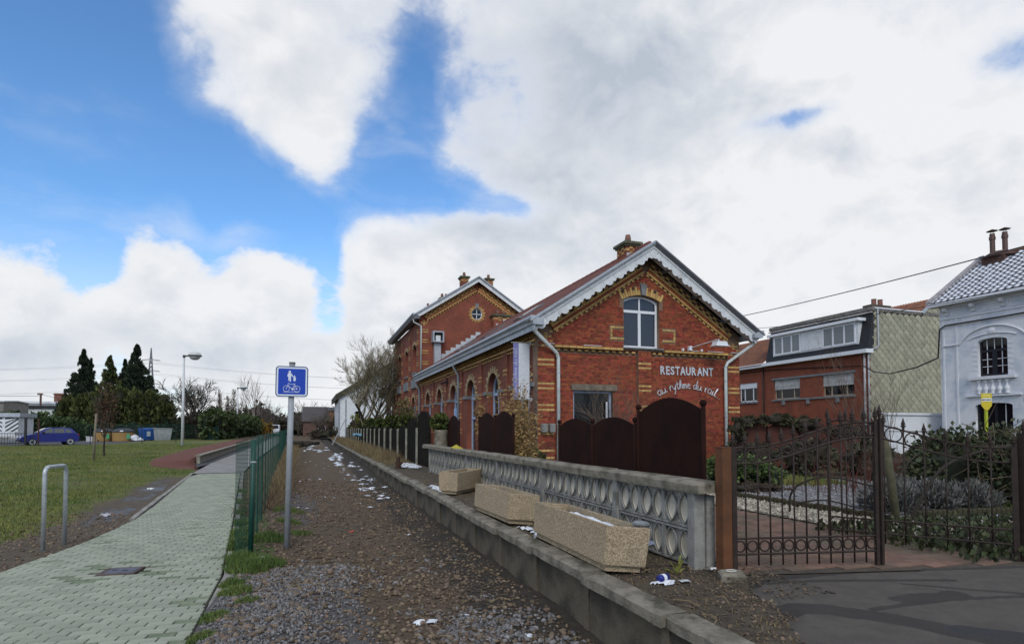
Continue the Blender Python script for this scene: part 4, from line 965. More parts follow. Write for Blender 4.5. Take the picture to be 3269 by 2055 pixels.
# track-side wall with arched openings
arches = [17.90 + 3.22 * k for k in range(6)]
def archpoly(yc, w_, zb, zs, rz=None):
    r = w_ / 2; rz = rz or r
    return [(-yc - r, zb), (-yc + r, zb)] + [(-yc + r * cos(pi * i / 14), zs + rz * sin(pi * i / 14)) for i in range(15)]
holes = [archpoly(yc, 1.44, .62, 2.98) for yc in arches]
side = slab('side_wall', [(-YG - .10, Z0), (-YG - .10, ez - .12), (-YB, ez - .12), (-YB, Z0)], holes, .34, FX(X0 + .02), WALLY, RB)
def sbox(y, z, ly, lz_, proud, m, name, par=side, xx=X0):
    b = MB(); b.box(xx + .02 - proud, xx + .03, y - ly / 2, y + ly / 2, z - lz_ / 2, z + lz_ / 2); return b.build(name, m, par)
for k, yc in enumerate(arches):
    yp = yc + 1.61
    b = MB(); b.box(X0 - .045, X0 + .03, yp - .22, yp + .22, Z0, 4.28); pil = b.build('pilaster', WALLY, side)
    for z in (3.65, 3.5, 2.95, 2.8, 2.25, 2.1, 1.55, 1.4):
        for q in (-.11, .11): b = MB(); b.box(X0 - .057, X0 - .03, yp + q - .105, yp + q + .105, z - .03, z + .03); b.build('yellow_brick', YEL, pil)
    # voussoirs
    for i in range(21):
        a = pi * i / 20; l = .26 if i % 2 == 0 else .15; r0 = .725
        yy_, zz_ = yc - (r0 + l / 2) * cos(a), 2.98 + (r0 + l / 2) * sin(a)
        b = MB(); M = Matrix.Translation((X0 + .005, yy_, zz_)) @ Matrix.Rotation(-a, 4, 'X'); b.cbox((0, 0, 0), (.05, l, .095), M=M); b.build('voussoir', mat('pale_voussoir', (.40, .29, .17), (.30, .22, .13), 12, .9, island=.2), side)
    for s_ in (-1, 1):
        b = MB(); b.box(X0 - .07, X0 + .30, yc + s_ * .80 - .22, yc + s_ * .80 + (.22 if s_ < 0 else .22), 2.90, 3.03) if False else b.box(X0 - .07, X0 + .28, min(yc + s_ * .70, yc + s_ * 1.16), max(yc + s_ * .70, yc + s_ * 1.16), 2.90, 3.03); b.build('impost', STONE, side)
    # window / glazed door in the opening
    xg = X0 + .24
    b = MB(); r = .72
    b.box(xg, xg + .07, yc - r, yc - r + .10, .62, 2.98); b.box(xg, xg + .07, yc + r - .10, yc + r, .62, 2.98); b.box(xg, xg + .07, yc - r + .1, yc + r - .1, 2.86, 2.98)
    b.box(xg, xg + .07, yc - .045, yc + .045, .62, 3.62)
    if k == 2: b.box(xg, xg + .07, yc - r + .1, yc + r - .1, 2.0, 2.1)
    else: b.box(xg, xg + .07, yc - r + .1, yc + r - .1, 1.25, 1.33)
    pts = [(yc + (r - .0) * cos(pi * i / 12), 2.98 + (r - .0) * sin(pi * i / 12)) for i in range(13)]; pin = [(yc + (r - .09) * cos(pi * i / 12), 2.98 + (r - .09) * sin(pi * i / 12)) for i in range(13)]
    for i in range(12): b.prism([pts[i], pts[i + 1], pin[i + 1], pin[i]], lambda a, c_, d: (d, a, c_), xg, xg + .07)
    fr = b.build('arched_window', BLUEF, RB, fix=True)
    b = MB(); b.prism([(yc - r, .62), (yc + r, .62)] + pts, lambda a, c_, d: (d, a, c_), xg + .05, xg + .056); b.build('pane', GLS2, fr, fix=True)
# string course, dentils and chequer frieze on the side wall
n_ = 88
for i in range(n_):
    y0 = YG + .12 + i * (YB - YG - .15) / n_; wq = (YB - YG - .15) / n_
    b = MB(); b.box(X0 - .06, X0 + .03, y0, y0 + wq - .008, 4.29, 4.36); b.build('yellow_brick', YEL, side)
b = MB()
for i in range(170):
    y0 = YG + .15 + i * .118
    if i % 2: b.box(X0 - .035, X0 + .03, y0, y0 + .11, 4.17, 4.235)
    for r in range(2):
        if (i + r) % 2: b.box(X0 - .05, X0 + .03, y0, y0 + .11, 4.43 + r * .075, 4.495 + r * .075)
kind(b.build('dentil_bricks', YEL, side), 'stuff')
for yv in (26.2, YB - .25):
    pp = pipe(RB, [(6.22, yv, ez - .1), (6.24, yv, ez - .35), (X0 - .10, yv, 4.05), (X0 - .10, yv, .36)], .055, mat('grey_downpipe', (.26, .30, .35), (.20, .23, .27), 3, .5))
for yv in (28.8, 29.5): b = MB(); b.cbox((X0 - .10, yv, 3.92), (.22, .10, .08)); b.box(X0 - .02, X0 + .02, yv - .02, yv + .02, 3.9, 4.1); b.build('spot_lamp', BLACK, RB)
for yv, m_ in ((26.75, BLUEF), (37.2, BLUEF)):
    b = MB(); b.box(X0 - .09, X0 - .06, yv - .28, yv + .28, 2.0, 2.55); b.build('notice_board', mat('blue_notice', (.18, .30, .55), (.30, .42, .62), 4, .6), RB)
for yv in (16.9,):
    b = MB(); b.cbox((X0 - .05, 16.85, 1.95), (.14, .14, .2)); b.build('wall_lantern', BLACK, RB)
    b = MB(); b.cbox((6.72, YG - .1, 1.62), (.17, .2, .26), b=.02); b.cbox((6.98, YG - .1, 1.62), (.17, .2, .26), b=.02); b.build('letter_box', mat('grey_plastic', (.20, .20, .19), None, rough=.6), RB)
b = MB(); b.box(X0 - .04, 7.14, YG - .05, YG + .0, Z0, .62); b.box(13.6, X1 + .03, YG - .05, YG + .0, Z0, .62); b.box(X0 - .03, X0 + .02, YG, YB, Z0, .6); b.build('plinth', STONE, RB)
b = MB(); b.box(X0 + .4, X1 - .3, YG + .5, YB, Z0, Z0 + .05); b.box(X1 - .34, X1, YR, YB, Z0, 4.7); b.build('rear_wall', WALLY, RB)
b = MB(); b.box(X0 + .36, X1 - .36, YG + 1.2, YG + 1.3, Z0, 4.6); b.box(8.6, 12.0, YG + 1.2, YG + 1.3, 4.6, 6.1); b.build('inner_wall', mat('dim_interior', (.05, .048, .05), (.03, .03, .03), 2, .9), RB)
b = MB(); b.box(9.6, 10.2, wy + .25, wy + .3, 4.25, 5.9); b.box(10.55, 10.85, wy + .25, wy + .3, 4.25, 5.9); b.build('curtain', CURT, RB)
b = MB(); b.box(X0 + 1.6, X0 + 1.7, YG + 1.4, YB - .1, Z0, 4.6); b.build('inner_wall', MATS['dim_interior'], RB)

# banner sign on the corner
BN = thing('banner_sign', 'blue and white vertical banner hanging between two rods at the building corner', 'banner', (6.2, YG + .02, 2.3))
ban = mat('banner_white', (.62, .65, .70), (.56, .59, .64), 9, .7); blu = mat('banner_blue', (.18, .19, .42), None, rough=.7)
yb = YG + .45
b = MB(); b.box(5.96, 6.46, yb - .008, yb, 2.52, 4.24); b.build('cloth', ban, BN)
b = MB(); b.box(5.925, 6.10, yb - .013, yb - .0085, 2.52, 4.24); b.build('blue_stripe', blu, BN)
for z in (2.50, 4.26): b = MB(); b.tube([(5.86, yb - .004, z), (X0 + .05, yb - .004, z)], .016, 8); b.cbox((X0 - .04, yb, z), (.06, .06, .10)); b.build('rod', GALV, BN)
b, sl = script('...Au rythme du rail...', lambda s, u: Vector((s, 0, u)), .01, 1.)
b, _ = script('...Au rythme du rail...', lambda s, u: Vector((6.045 - u * .07, yb - .016, 2.66 + s * 1.52 / sl)), .0052, 1.); b.build('script_lettering', PVC, BN)
b = MB(); grey_ink = mat('grey_ink', (.32, .34, .40), None, rough=.8)
b.tube([(6.14, yb - .011, 2.68), (6.17, yb - .011, 2.78), (6.24, yb - .011, 2.80), (6.30, yb - .011, 2.76), (6.28, yb - .011, 2.68), (6.22, yb - .011, 2.65), (6.19, yb - .011, 2.62)], .006, 4); b.tube([(6.2, yb - .011, 2.72), (6.25, yb - .011, 2.73), (6.26, yb - .011, 2.66)], .005, 4); b.tube([(6.13, yb - .011, 2.58), (6.32, yb - .011, 2.58)], .004, 4); b.build('emblem', grey_ink, BN)
b, _ = script('...e l', lambda s, u: Vector((6.035 - u * .05, yb - .016, 2.55 + s * .03)), .004, 1.); b.build('small_lettering', PVC, BN)

# ------------------------------------------------------------------ two-storey main block
YM, YE = 36.8, 48.3
MBd = thing('station_main_block', 'taller two storey brick station block with round gable window behind the wing', 'building', (XC, YM, Z0))
MR = 11.45; MEZ = MR - 4.15 * SL
moutl = [(X0, Z0), (X1, Z0), (X1, MR - .25 - 3.77 * SL), (XC, MR - .25), (X0, MR - .25 - 3.77 * SL)]
circ = [(10.33 + .36 * cos(2 * pi * i / 24), 9.12 + .36 * sin(2 * pi * i / 24)) for i in range(24)]
mg = slab('gable_wall', moutl, [circ], .35, FY(YM), WALLX, MBd)
for i in range(32):
    a = 2 * pi * i / 32; l = .22 if i % 2 else .15; r0 = .37
    if abs(a - pi / 2) < .15: continue
    ybox(10.33 + (r0 + l / 2) * cos(a), 9.12 + (r0 + l / 2) * sin(a), l, .062, YM, .03, ang=a, par=mg)
b = MB(); b.prism([(10.25, 9.5), (10.41, 9.5), (10.46, 9.82), (10.20, 9.82)], lambda a, c_, d: (a, d, c_), YM - .06, YM + .03); b.build('keystone', STONE, MBd, fix=True)
b = MB(); b.tube([(10.33 + .36 * cos(2 * pi * i / 24), YM + .08, 9.12 + .36 * sin(2 * pi * i / 24)) for i in range(24)], .035, 6, closed=True); b.box(10.31, 10.35, YM + .06, YM + .1, 8.77, 9.47); b.box(9.98, 10.68, YM + .06, YM + .1, 9.10, 9.14); rw = b.build('round_window', PVC, MBd)
b = MB(); b.prism(circ, lambda a, c_, d: (a, d, c_), YM + .09, YM + .1); b.build('pane', GLS2, rw, fix=True)
for sgn in (-1, 1):
    ux, uz = sgn * cos(ang), -sin(ang); nxp, nzp = sgn * sin(ang), cos(ang); Lr = 3.9
    def at(s, d): return XC + ux * s + nxp * d, 10.60 + uz * s + nzp * d
    A = -sgn * ang
    for i in range(20): x, z = at(.1 + i * .2, .0); ybox(x, z, .09, .07, YM, .05, ang=A, par=mg)
    for dd in (.08, .235): x, z = at(Lr / 2, dd); ybox(x, z, Lr, .07, YM, .09, ang=A, name='yellow_course', par=mg)
    x, z = at(Lr / 2, .158); ybox(x, z, Lr, .07, YM, .08, RED, A, 'red_course', mg)
    for i in range(22):
        for r in range(4):
            x, z = at(.05 + (i + .5) * Lr / 22, .31 + r * .08)
            if (i + r) % 2: ybox(x, z, Lr / 22 - .01, .07, YM, .10, YEL if r < 3 else RED, A, 'chequer_brick', mg)
    Lr = 4.28 / cos(ang)
    def P3(s, d, y): return (XC + ux * s + nxp * d, y, MR + uz * s + nzp * d)
    for (y0, y1, d0, d1, m_, nm) in ((YM - .45, YM - .40, -.24, .0, WHITE, 'bargeboard'), (YM - .56, YM - .30, .0, .07, ZINC, 'verge_cornice')):
        vs = []
        for s in (0, Lr): vs += [P3(s + (d * -tan(ang) if s == 0 else 0), d, y) for y, d in ((y0, d0), (y1, d0), (y1, d1), (y0, d1))]
        b = MB(); b.add(vs, [(i, (i + 1) % 4, 4 + (i + 1) % 4, 4 + i) for i in range(4)] + [(0, 1, 2, 3), (7, 6, 5, 4)]); b.build(nm, m_, MBd, fix=True)
    b = MB(); b.add([P3(0, -.02, YM - .4), P3(Lr, -.02, YM - .4), P3(Lr, -.02, YM + .05), P3(0, -.02, YM + .05)], [(0, 1, 2, 3)]); b.build('soffit', MATS['dull_bracket'], MBd)
    for i in range(7): b = MB(); b.cbox((0, 0, 0), (.08, .40, .12), M=Matrix.Translation(P3(.4 + i * .7, -.10, YM - .2)) @ Matrix.Rotation(sgn * ang, 4, 'Y')); b.build('bracket', MATS['dull_bracket'], MBd)
for r in (7.90, 7.75, 7.25, 7.10, 6.55, 6.40, 5.85, 5.70):
    for i in range(4): ybox(X0 + .08 + i * .135, r, .125, .065, YM, .03, par=mg)
for ddx, ddz in ((0, .22), (-.14, .11), (0, .11), (.14, .11), (0, 0)): ybox(6.83 + ddx, 8.22 + ddz, .12, .09, YM, .03, par=mg)
rr = MB()
for sgn in (-1, 1): rr.add([(XC, YM - .45, MR + .03), (XC, YE + .3, MR + .03), (XC + sgn * 4.28, YE + .3, MR + .03 - 4.28 * SL), (XC + sgn * 4.28, YM - .45, MR + .03 - 4.28 * SL)], [(0, 1, 2, 3)])
rr.build('roof', TILE, MBd)
mez = MR - 4.28 * SL
b = MB(); b.prism([(0, .16), (-.12, .16), (-.14, .05), (-.04, -.16), (.34, -.16), (.34, 0)], lambda a, c_, d: (XC - 4.2 + a, d, mez + c_), YM - .5, YE + .3); b.build('eaves_cornice', ZINCD, MBd, fix=True)
chimney(MBd, 9.5, 9.97, 37.6, 38.2, 10.3, 11.70, [(9.74, 37.9, .32)])
chimney(MBd, 11.38, 11.88, 38.2, 38.8, 10.3, 11.86, [(11.63, 38.5, .32)])
chimney(MBd, 8.78, 9.36, 40.8, 41.4, 9.2, 10.88, [(8.93, 41.1, .34), (9.22, 41.1, .34)])
chimney(MBd, 8.5, 9.0, 45.2, 45.8, 9.0, 11.0, [(8.75, 45.5, .40)])
c = chimney(RB, 11.3, 12.5, 36.2, 36.75, 6.9, 8.98, [(11.65, 36.45, .32), (12.1, 36.45, .32)])
# stepped flashing where the wing roof meets the gable
for i in range(9):
    x = 7.9 + i * .335; z = rakez(x, ridge_z) + .02
    b = MB(); b.box(x, x + .325, YM - .03, YM - .004, z - .2, z + .42); b.build('step_flashing', MATS['pale_lead'], MBd)
b = MB(); b.box(11.45, 11.95, 36.15, 36.18, 8.1, 8.45); b.box(11.95, 12.45, 36.15, 36.18, 8.3, 8.75); b.build('step_flashing', MATS['pale_lead'], MBd)
# kitchen extract duct on the gable
b = MB(); b.box(7.44, 7.86, YM - .36, YM - .01, 5.3, 7.12); du = b.build('vent_duct', ZINC, MBd)
b = MB(); b.box(7.30, 7.38, YM - .62, YM - .02, 7.06, 7.76); b.box(7.93, 8.01, YM - .62, YM - .02, 7.06, 7.76); b.box(7.38, 7.93, YM - .62, YM - .02, 7.68, 7.76); b.box(7.38, 7.93, YM - .62, YM - .02, 7.06, 7.13); b.build('vent_hood', ZINC, du)
b = MB(); b.box(7.38, 7.93, YM - .2, YM - .15, 7.13, 7.68); b.build('vent_opening', BLACK, du)
b = MB(); b.box(7.5, 7.8, YM - .5, YM - .2, 7.13, 7.5); b.build('vent_cowl', WHITE, du)
# side wall of the main block
wins = [38.6, 42.0, 45.4]
mh = [archpoly(y_, 1.25, 5.30, 6.95, .22) for y_ in wins] + [archpoly(y_, 1.40, .62, 3.0) for y_ in (38.9, 42.1, 45.4)]
ms = slab('side_wall', [(-YM - .01, Z0), (-YM - .01, mez - .16), (-YE, mez - .16), (-YE, Z0)], mh, .35, FX(X0 - .02), WALLY, MBd)
for y_ in wins:
    b = MB(); b.box(X0 + .2, X0 + .25, y_ - .63, y_ + .63, 5.28, 7.2); b.build('blind_window', mat('plum_panel', (.10, .035, .028), (.07, .028, .022), 4, .8), MBd)
    b = MB(); b.box(X0 - .10, X0 + .1, y_ - .72, y_ + .72, 5.18, 5.29); b.build('sill', STONE, MBd)
    b = MB(); b.box(X0 - .13, X0 - .02, y_ - .95, y_ + .95, 4.25, 4.85) ; b.build('stone_panel', STONE, MBd)
    for i in range(13):
        a = radians(160 - i * 140 / 12); b = MB(); b.cbox((0, 0, 0), (.06, .14 if i % 2 else .22, .09), M=Matrix.Translation((X0 - .02, y_ - .74 * cos(a), 6.86 + .40 * sin(a))) @ Matrix.Rotation(-a, 4, 'X')); b.build('voussoir', MATS['pale_voussoir'], ms)
for y_ in (38.9, 42.1, 45.4):
    b = MB(); b.box(X0 + .22, X0 + .28, y_ - .7, y_ + .7, .62, 3.75); b.build('arched_window', GLS2, MBd)
    b = MB(); b.box(X0 + .18, X0 + .215, y_ - .05, y_ + .05, .62, 3.7); b.box(X0 + .18, X0 + .215, y_ - .7, y_ - .6, .62, 3.0); b.box(X0 + .18, X0 + .215, y_ + .6, y_ + .7, .62, 3.0); b.build('window_bars', BLUEF, MBd)
    for s_ in (-1, 1): b = MB(); b.box(X0 - .1, X0 + .1, y_ + s_ * .95 - .24, y_ + s_ * .95 + .24, 2.9, 3.04); b.build('impost', STONE, ms)
    for i in range(17):
        a = pi * i / 16; l = .24 if i % 2 == 0 else .15; b = MB(); b.cbox((0, 0, 0), (.05, l, .10), M=Matrix.Translation((X0 - .03, y_ - (.71 + l / 2) * cos(a), 3.0 + (.71 + l / 2) * sin(a))) @ Matrix.Rotation(-a, 4, 'X')); b.build('voussoir', MATS['pale_voussoir'], ms)
for yp in (37.15, 40.3, 43.7, 47.0, 48.1):
    b = MB(); b.box(X0 - .09, X0 + .0, yp - .22, yp + .22, Z0, 7.75); pl_ = b.build('pilaster', WALLY, ms)
    for k in range(10):
        for q in (0, .15): b = MB(); b.box(X0 - .102, X0 - .05, yp - .225, yp + .225, 1.4 + k * .7 + q, 1.46 + k * .7 + q); b.build('yellow_course', YEL, pl_)
pipe(MBd, [(6.12, YM - .2, mez - .1), (6.14, YM - .2, mez - .35), (X0 + .06, YM - .12, mez - .55), (X0 + .06, YM - .12, 5.3)], .055)
pipe(MBd, [(6.10, YE + .1, mez - .1), (6.12, YE + .1, mez - .45), (6.5, YE - .1, mez - .55), (6.5, YE - .1, 5.3)], .05)
b = MB(); b.box(X1 - .35, X1, YM + .36, YE, Z0, mez); b.box(X0, X1, YE - .35, YE, Z0, mez); b.add([(X0, YE - .1, mez), (X1, YE - .1, mez), (XC, YE - .1, MR - .2)], [(0, 1, 2)]); b.build('rear_wall', WALLX, MBd)
b = MB(); b.box(7.0, 9.4, YE + 1.2, YE + 1.6, mez + .1, mez + 1.2)
# low far wing
LW = thing('station_far_wing', 'low brick wing at the far end of the station', 'building', (X0, YE, Z0))
b = MB(); b.box(X0, X1, YE + .01, 53.6, Z0, 4.9); b.build('wall', WALLY, LW)
rr = MB(); rr.add([(5.9, YE + .02, 4.95), (5.9, 54, 4.95), (XC, 54, 7.5), (XC, YE + .02, 7.5)], [(0, 1, 2, 3)]); rr.build('roof', TILE, LW)
b = MB(); b.box(5.85, 6.6, YE + .02, 54.1, 4.72, 4.98); b.build('eaves_cornice', ZINCD, LW)
b = MB(); b.box(X0 - .03, X0 + .02, 49.6, 50.6, 2.2, 3.6); b.build('arched_window', GLS2, LW)
b = MB(); b.box(X0 - .06, X0 + .02, 49.2, 53.4, 2.85, 3.0); b.build('stone_band', STONE, LW)
b = MB(); b.box(X0 - .02, X0 + .5, YE + .02, YE + .6, 4.9, 8.2); b.build('chimney_stack', WALLX, LW)

# ------------------------------------------------------------------ pierced concrete garden wall
BW = thing('pierced_wall', 'low grey concrete screen wall pierced with pointed ovals, weathered coping on top', 'wall', (3.27, 4.3, PZ))
WX = 3.27
def vesica(cx, cz, w_, h_, n_=9):
    o = []
    for i in range(n_ + 1): q = -1 + 2 * i / n_; o.append((cx + w_ / 2 * (1 - q * q) ** .85, cz + h_ / 2 * q))
    for i in range(1, n_): q = 1 - 2 * i / n_; o.append((cx - w_ / 2 * (1 - q * q) ** .85, cz + h_ / 2 * q))
    return o
BLW, BLH = .415, .325
hv = [vesica(-.098, 0, .150, .27), vesica(.098, 0, .150, .27), [(-.022, .135), (.022, .135), (.0, .095)][::-1], [(-.022, -.135), (.022, -.135), (0, -.095)]]
bme = holed([(-BLW / 2 + .022, -BLH / 2 + .02), (BLW / 2 - .022, -BLH / 2 + .02), (BLW / 2 - .022, BLH / 2 - .02), (-BLW / 2 + .022, BLH / 2 - .02)], hv, .12, FX(0) @ Matrix.Translation((0, 0, -.012)))
BEIGE = mat('buff_block_core', (.66, .61, .51), (.50, .46, .38), 7, .95, .2, 50)
bme.materials.clear(); bme.materials.append(CONCG); bme.materials.append(BEIGE)
bm = bmesh.new(); bm.from_mesh(bme); bm.faces.ensure_lookup_table()
for f_ in bm.faces: f_.material_index = 0 if abs(f_.normal.x) > .7 else 1
b = MB()
for (y0, y1, z0, z1) in ((-BLW / 2, BLW / 2, BLH / 2 - .022, BLH / 2), (-BLW / 2, BLW / 2, -BLH / 2, -BLH / 2 + .022), (-BLW / 2, -BLW / 2 + .024, -BLH / 2 + .022, BLH / 2 - .022), (BLW / 2 - .024, BLW / 2, -BLH / 2 + .022, BLH / 2 - .022)): b.box(-.02, .132, y0 + .0015, y1 - .0015, z0 + .0015, z1 - .0015)
for cy in (-.098, .098):
    oo = vesica(cy, 0, .185, .285); ii = vesica(cy, 0, .148, .268)
    for i in range(len(oo)):
        j = (i + 1) % len(oo); b.prism([oo[i], oo[j], ii[j], ii[i]], lambda a, c_, d: (d, a, c_), -.012, .004)
b.box(.024, .04, -BLW / 2 + .022, BLW / 2 - .022, -BLH / 2 + .02, BLH / 2 - .02)
fm = b.mesh('f'); nf0 = len(bm.faces); bm.from_mesh(fm); bm.faces.ensure_lookup_table()
for f_ in bm.faces[-6:]: f_.material_index = 1
if 1: pass; bmesh.ops.recalc_face_normals(bm, faces=bm.faces[:]); bm.to_mesh(bme); bm.free(); bme.name = 'pierced_block'
posts_y = [4.41, 5.80, 7.98, 10.16, 12.34, 14.52, 16.5]
for i, y_ in enumerate(posts_y):
    b = MB()
    if i == 0:
        b.box(WX - .05, WX + .06, y_ - .05, y_ + .05, PZ - .05, 1.03); b.box(WX + .072, WX + .16, y_ - .06, y_ + .04, PZ - .05, 1.0); b.box(WX + .05, WX + .08, y_ - .02, y_ + .04, PZ - .05, 1.0)
        for k, v in enumerate(b.v): b.v[k] = (v[0] + random.uniform(-.006, .006), v[1] + random.uniform(-.006, .006), v[2])
    else: b.box(WX - .045, WX + .15, y_ - .05, y_ + .05, PZ - .05, 1.028)
    b.build('wall_post', CONCG, BW)
for i in range(len(posts_y) - 1):
    y0, y1 = posts_y[i] + .05, posts_y[i + 1] - .05; n_ = round((y1 - y0) / BLW); wq = (y1 - y0) / n_
    for k in range(n_):
        for r in range(2):
            piece('pierced_block', bme, Matrix.Translation((WX, y0 + (k + .5) * wq, PZ + .01 + (r + .5) * .332)) @ Matrix.Diagonal((1, wq / BLW * .995, 1.0, 1)), BW)
y_ = 4.26
while y_ < 16.5:
    L = random.uniform(.85, 1.05); b = MB(); b.cbox((0, 0, 0), (.26, L - .008, .10), b=.022)
    for k, v in enumerate(b.v): b.v[k] = (v[0] + random.uniform(-.008, .008), v[1], v[2] + random.uniform(-.006, .006))
    piece('coping_stone', b.mesh('coping_stone'), Matrix.Translation((WX + .05, y_ + L / 2, 1.078)) @ Matrix.Rotation(random.gauss(0, .006), 4, 'Z'), BW, CONC); y_ += L
# yellow cloth lying on the coping
b = MB(); b.add([(WX - .06, 13.35, 1.13), (WX + .12, 13.2, 1.13), (WX + .16, 13.75, 1.13), (WX, 13.85, 1.13), (WX + .03, 13.55, 1.22), (WX - .10, 13.6, 1.14)], [(0, 1, 4), (1, 2, 4), (2, 3, 4), (3, 5, 4), (5, 0, 4), (0, 1, 2, 3, 5)][:5] + [(0, 5, 3, 2, 1)])
tag(b.build('cloth', mat('yellow_cloth', (.42, .36, .04), (.30, .25, .03), 12, .9)), 'crumpled yellow cloth lying on the coping of the screen wall', 'cloth')

# ------------------------------------------------------------------ aggregate planters
def planter(label, M, L, W_, H_, snow):
    t = thing('planter', label, 'planter', M.to_translation(), 'concrete planters on the platform'); t.matrix_basis = M; ORG[t] = Vector((0, 0, 0))
    th_ = .05; tp = .012
    b = MB()
    def ring(x, y, z): return [(-x, -y, z), (x, -y, z), (x, y, z), (-x, y, z)]
    vs = ring(W_ / 2 - tp, L / 2 - tp, .05) + ring(W_ / 2, L / 2, H_) + ring(W_ / 2 - th_, L / 2 - th_, H_) + ring(W_ / 2 - th_ - .01, L / 2 - th_ - .01, .10)
    b.add(vs, [(3, 2, 1, 0), (12, 13, 14, 15)] + [(r * 4 + i, r * 4 + (i + 1) % 4, r * 4 + 4 + (i + 1) % 4, r * 4 + 4 + i) for r in range(3) for i in range(4)])
    o = b.build('trough', AGG, t)
    bm = bmesh.new(); bm.from_mesh(o.data); bmesh.ops.bevel(bm, geom=[e for e in bm.edges if e.calc_length() > .1], offset=.008, segments=2, affect='EDGES'); bmesh.ops.subdivide_edges(bm, edges=bm.edges[:], cuts=1, use_grid_fill=True)
    for v in bm.verts: v.co += Vector((random.uniform(-1, 1), random.uniform(-1, 1), random.uniform(-1, 1))) * .0016
    bm.to_mesh(o.data); bm.free()
    b = MB(); b.box(-W_ / 2 + .045, W_ / 2 - .045, -L / 2 + .05, L / 2 - .05, 0, .05); b.build('foot', AGG, t)
    # soil
    n_ = 14; m_ = 8; V = []; zz_ = H_ - (.07 if snow else .12)
    for i in range(n_ + 1):
        for j in range(m_ + 1):
            x = (-W_ / 2 + th_) + (W_ - 2 * th_) * j / m_; y = (-L / 2 + th_) + (L - 2 * th_) * i / n_; V.append((x, y, zz_ + fbm(x * 5, y * 5, 1.) * .06))
    F_ = [(i * (m_ + 1) + j, i * (m_ + 1) + j + 1, (i + 1) * (m_ + 1) + j + 1, (i + 1) * (m_ + 1) + j) for i in range(n_) for j in range(m_)]
    b = MB(); b.add(V, F_); b.build('soil', mat('planter_soil', (.045, .035, .025), (.07, .055, .04), 14, .95, .6, 30), t, smooth=True)
    return t
roll = radians(6.5)
def PM_(x, y, yaw_, z, rl=roll): return Matrix.Translation((x, y, z)) @ Matrix.Rotation(yaw_, 4, 'Z') @ Matrix.Rotation(rl, 4, 'Y')
pl1 = planter('nearest aggregate planter, half full of snow, beside the gate end of the screen wall', PM_(2.54, 5.23, radians(-1), .385), 1.74, .42, .38, True)
pl2 = planter('middle aggregate planter with a little snow, between two other planters', PM_(2.53, 7.68, radians(2), .385), 1.44, .42, .38, True)
pl3 = planter('farthest aggregate planter, turned across the platform', PM_(2.80, 11.05, radians(-41), .39, radians(1.5)), 1.15, .40, .40, False)
def snow_patch(name, verts_xy, z, hgt, label, M=None, seed=0, cell=.02):
    """low irregular snow lump over a polygon"""
    xs = [p[0] for p in verts_xy]; ys = [p[1] for p in verts_xy]; x0, x1, y0, y1 = min(xs), max(xs), min(ys), max(ys)
    nx, ny = max(6, int((x1 - x0) / cell)), max(6, int((y1 - y0) / cell)); V = []; ins = {}
    for j in range(ny + 1):
        for i in range(nx + 1):
            x, y = x0 + (x1 - x0) * i / nx, y0 + (y1 - y0) * j / ny
            d = min((math.hypot(x - ax - max(0, min(1, ((x - ax) * (bx - ax) + (y - ay) * (by - ay)) / ((bx - ax) ** 2 + (by - ay) ** 2 + 1e-9))) * (bx - ax), y - ay - max(0, min(1, ((x - ax) * (bx - ax) + (y - ay) * (by - ay)) / ((bx - ax) ** 2 + (by - ay) ** 2 + 1e-9))) * (by - ay)) for (ax, ay), (bx, by) in zip(verts_xy, verts_xy[1:] + verts_xy[:1])))
            inn = inpoly(x, y, verts_xy); k = fbm(x * 9 + seed, y * 9, 1., 3)
            h_ = hgt * min(1, d / (hgt * 2.2 + .02)) * (.75 + 1.0 * k) if inn else -.01
            ins[(i, j)] = inn and h_ > .0015 + max(0, -k) * .006 and (M is not None or fbm(x * 14 + seed, y * 14 + 3, 1., 2) > -.06); v = Vector((x, y, z + h_)); V.append(M @ v if M is not None else v)
    F_ = [(j * (nx + 1) + i, j * (nx + 1) + i + 1, (j + 1) * (nx + 1) + i + 1, (j + 1) * (nx + 1) + i) for j in range(ny) for i in range(nx) if sum(ins[q] for q in ((i, j), (i + 1, j), (i + 1, j + 1), (i, j + 1))) >= 2]
    b = MB(); b.add(V, F_); return kind(b.build(name, SNOW, None, smooth=True), 'stuff')
M1 = pl1.matrix_basis.copy(); M2 = pl2.matrix_basis.copy()
snow_patch('snow_in_planter', [(-.15, -.78), (.06, -.80), (.10, -.5), (.12, .0), (.05, .45), (-.10, .50), (-.15, .3)], .325, .055, '', M1)
snow_patch('snow_in_planter', [(-.15, -.62), (.08, -.64), (.10, -.25), (-.04, .1), (-.15, .05)], .318, .05, '', M2, 5)
# loose plants in the planters
b = MB()
for (M, n_, L) in ((M1, 14, .7), (M2, 12, .55)):
    for i in range(n_):
        x, y = random.uniform(-.14, .14), random.uniform(-L, L); p0 = Vector((x, y, .24)); 
        b.tube([M @ p0, M @ (p0 + Vector((random.uniform(-.03, .03), random.uniform(-.06, .06), .08))), M @ (p0 + Vector((random.uniform(-.06, .06), random.uniform(-.12, .12), .11)))], [.004, .003, .001], 4)
kind(b.build('withered_stems', mat('withered_green', (.06, .07, .03), (.09, .07, .04), 8, .9)), 'stuff')
b = MB(); M = M1 @ Matrix.Translation((.20, -.72, .405)); b.lathe([(.02, -.03), (.075, -.022), (.09, 0), (.06, .018), (.01, .024)], 10, M=M @ Matrix.Diagonal((1, .8, 1, 1)))
tag(b.build('flat_stone', STONE, smooth=True), 'flat grey stone resting on the rim of the nearest planter', 'stone')
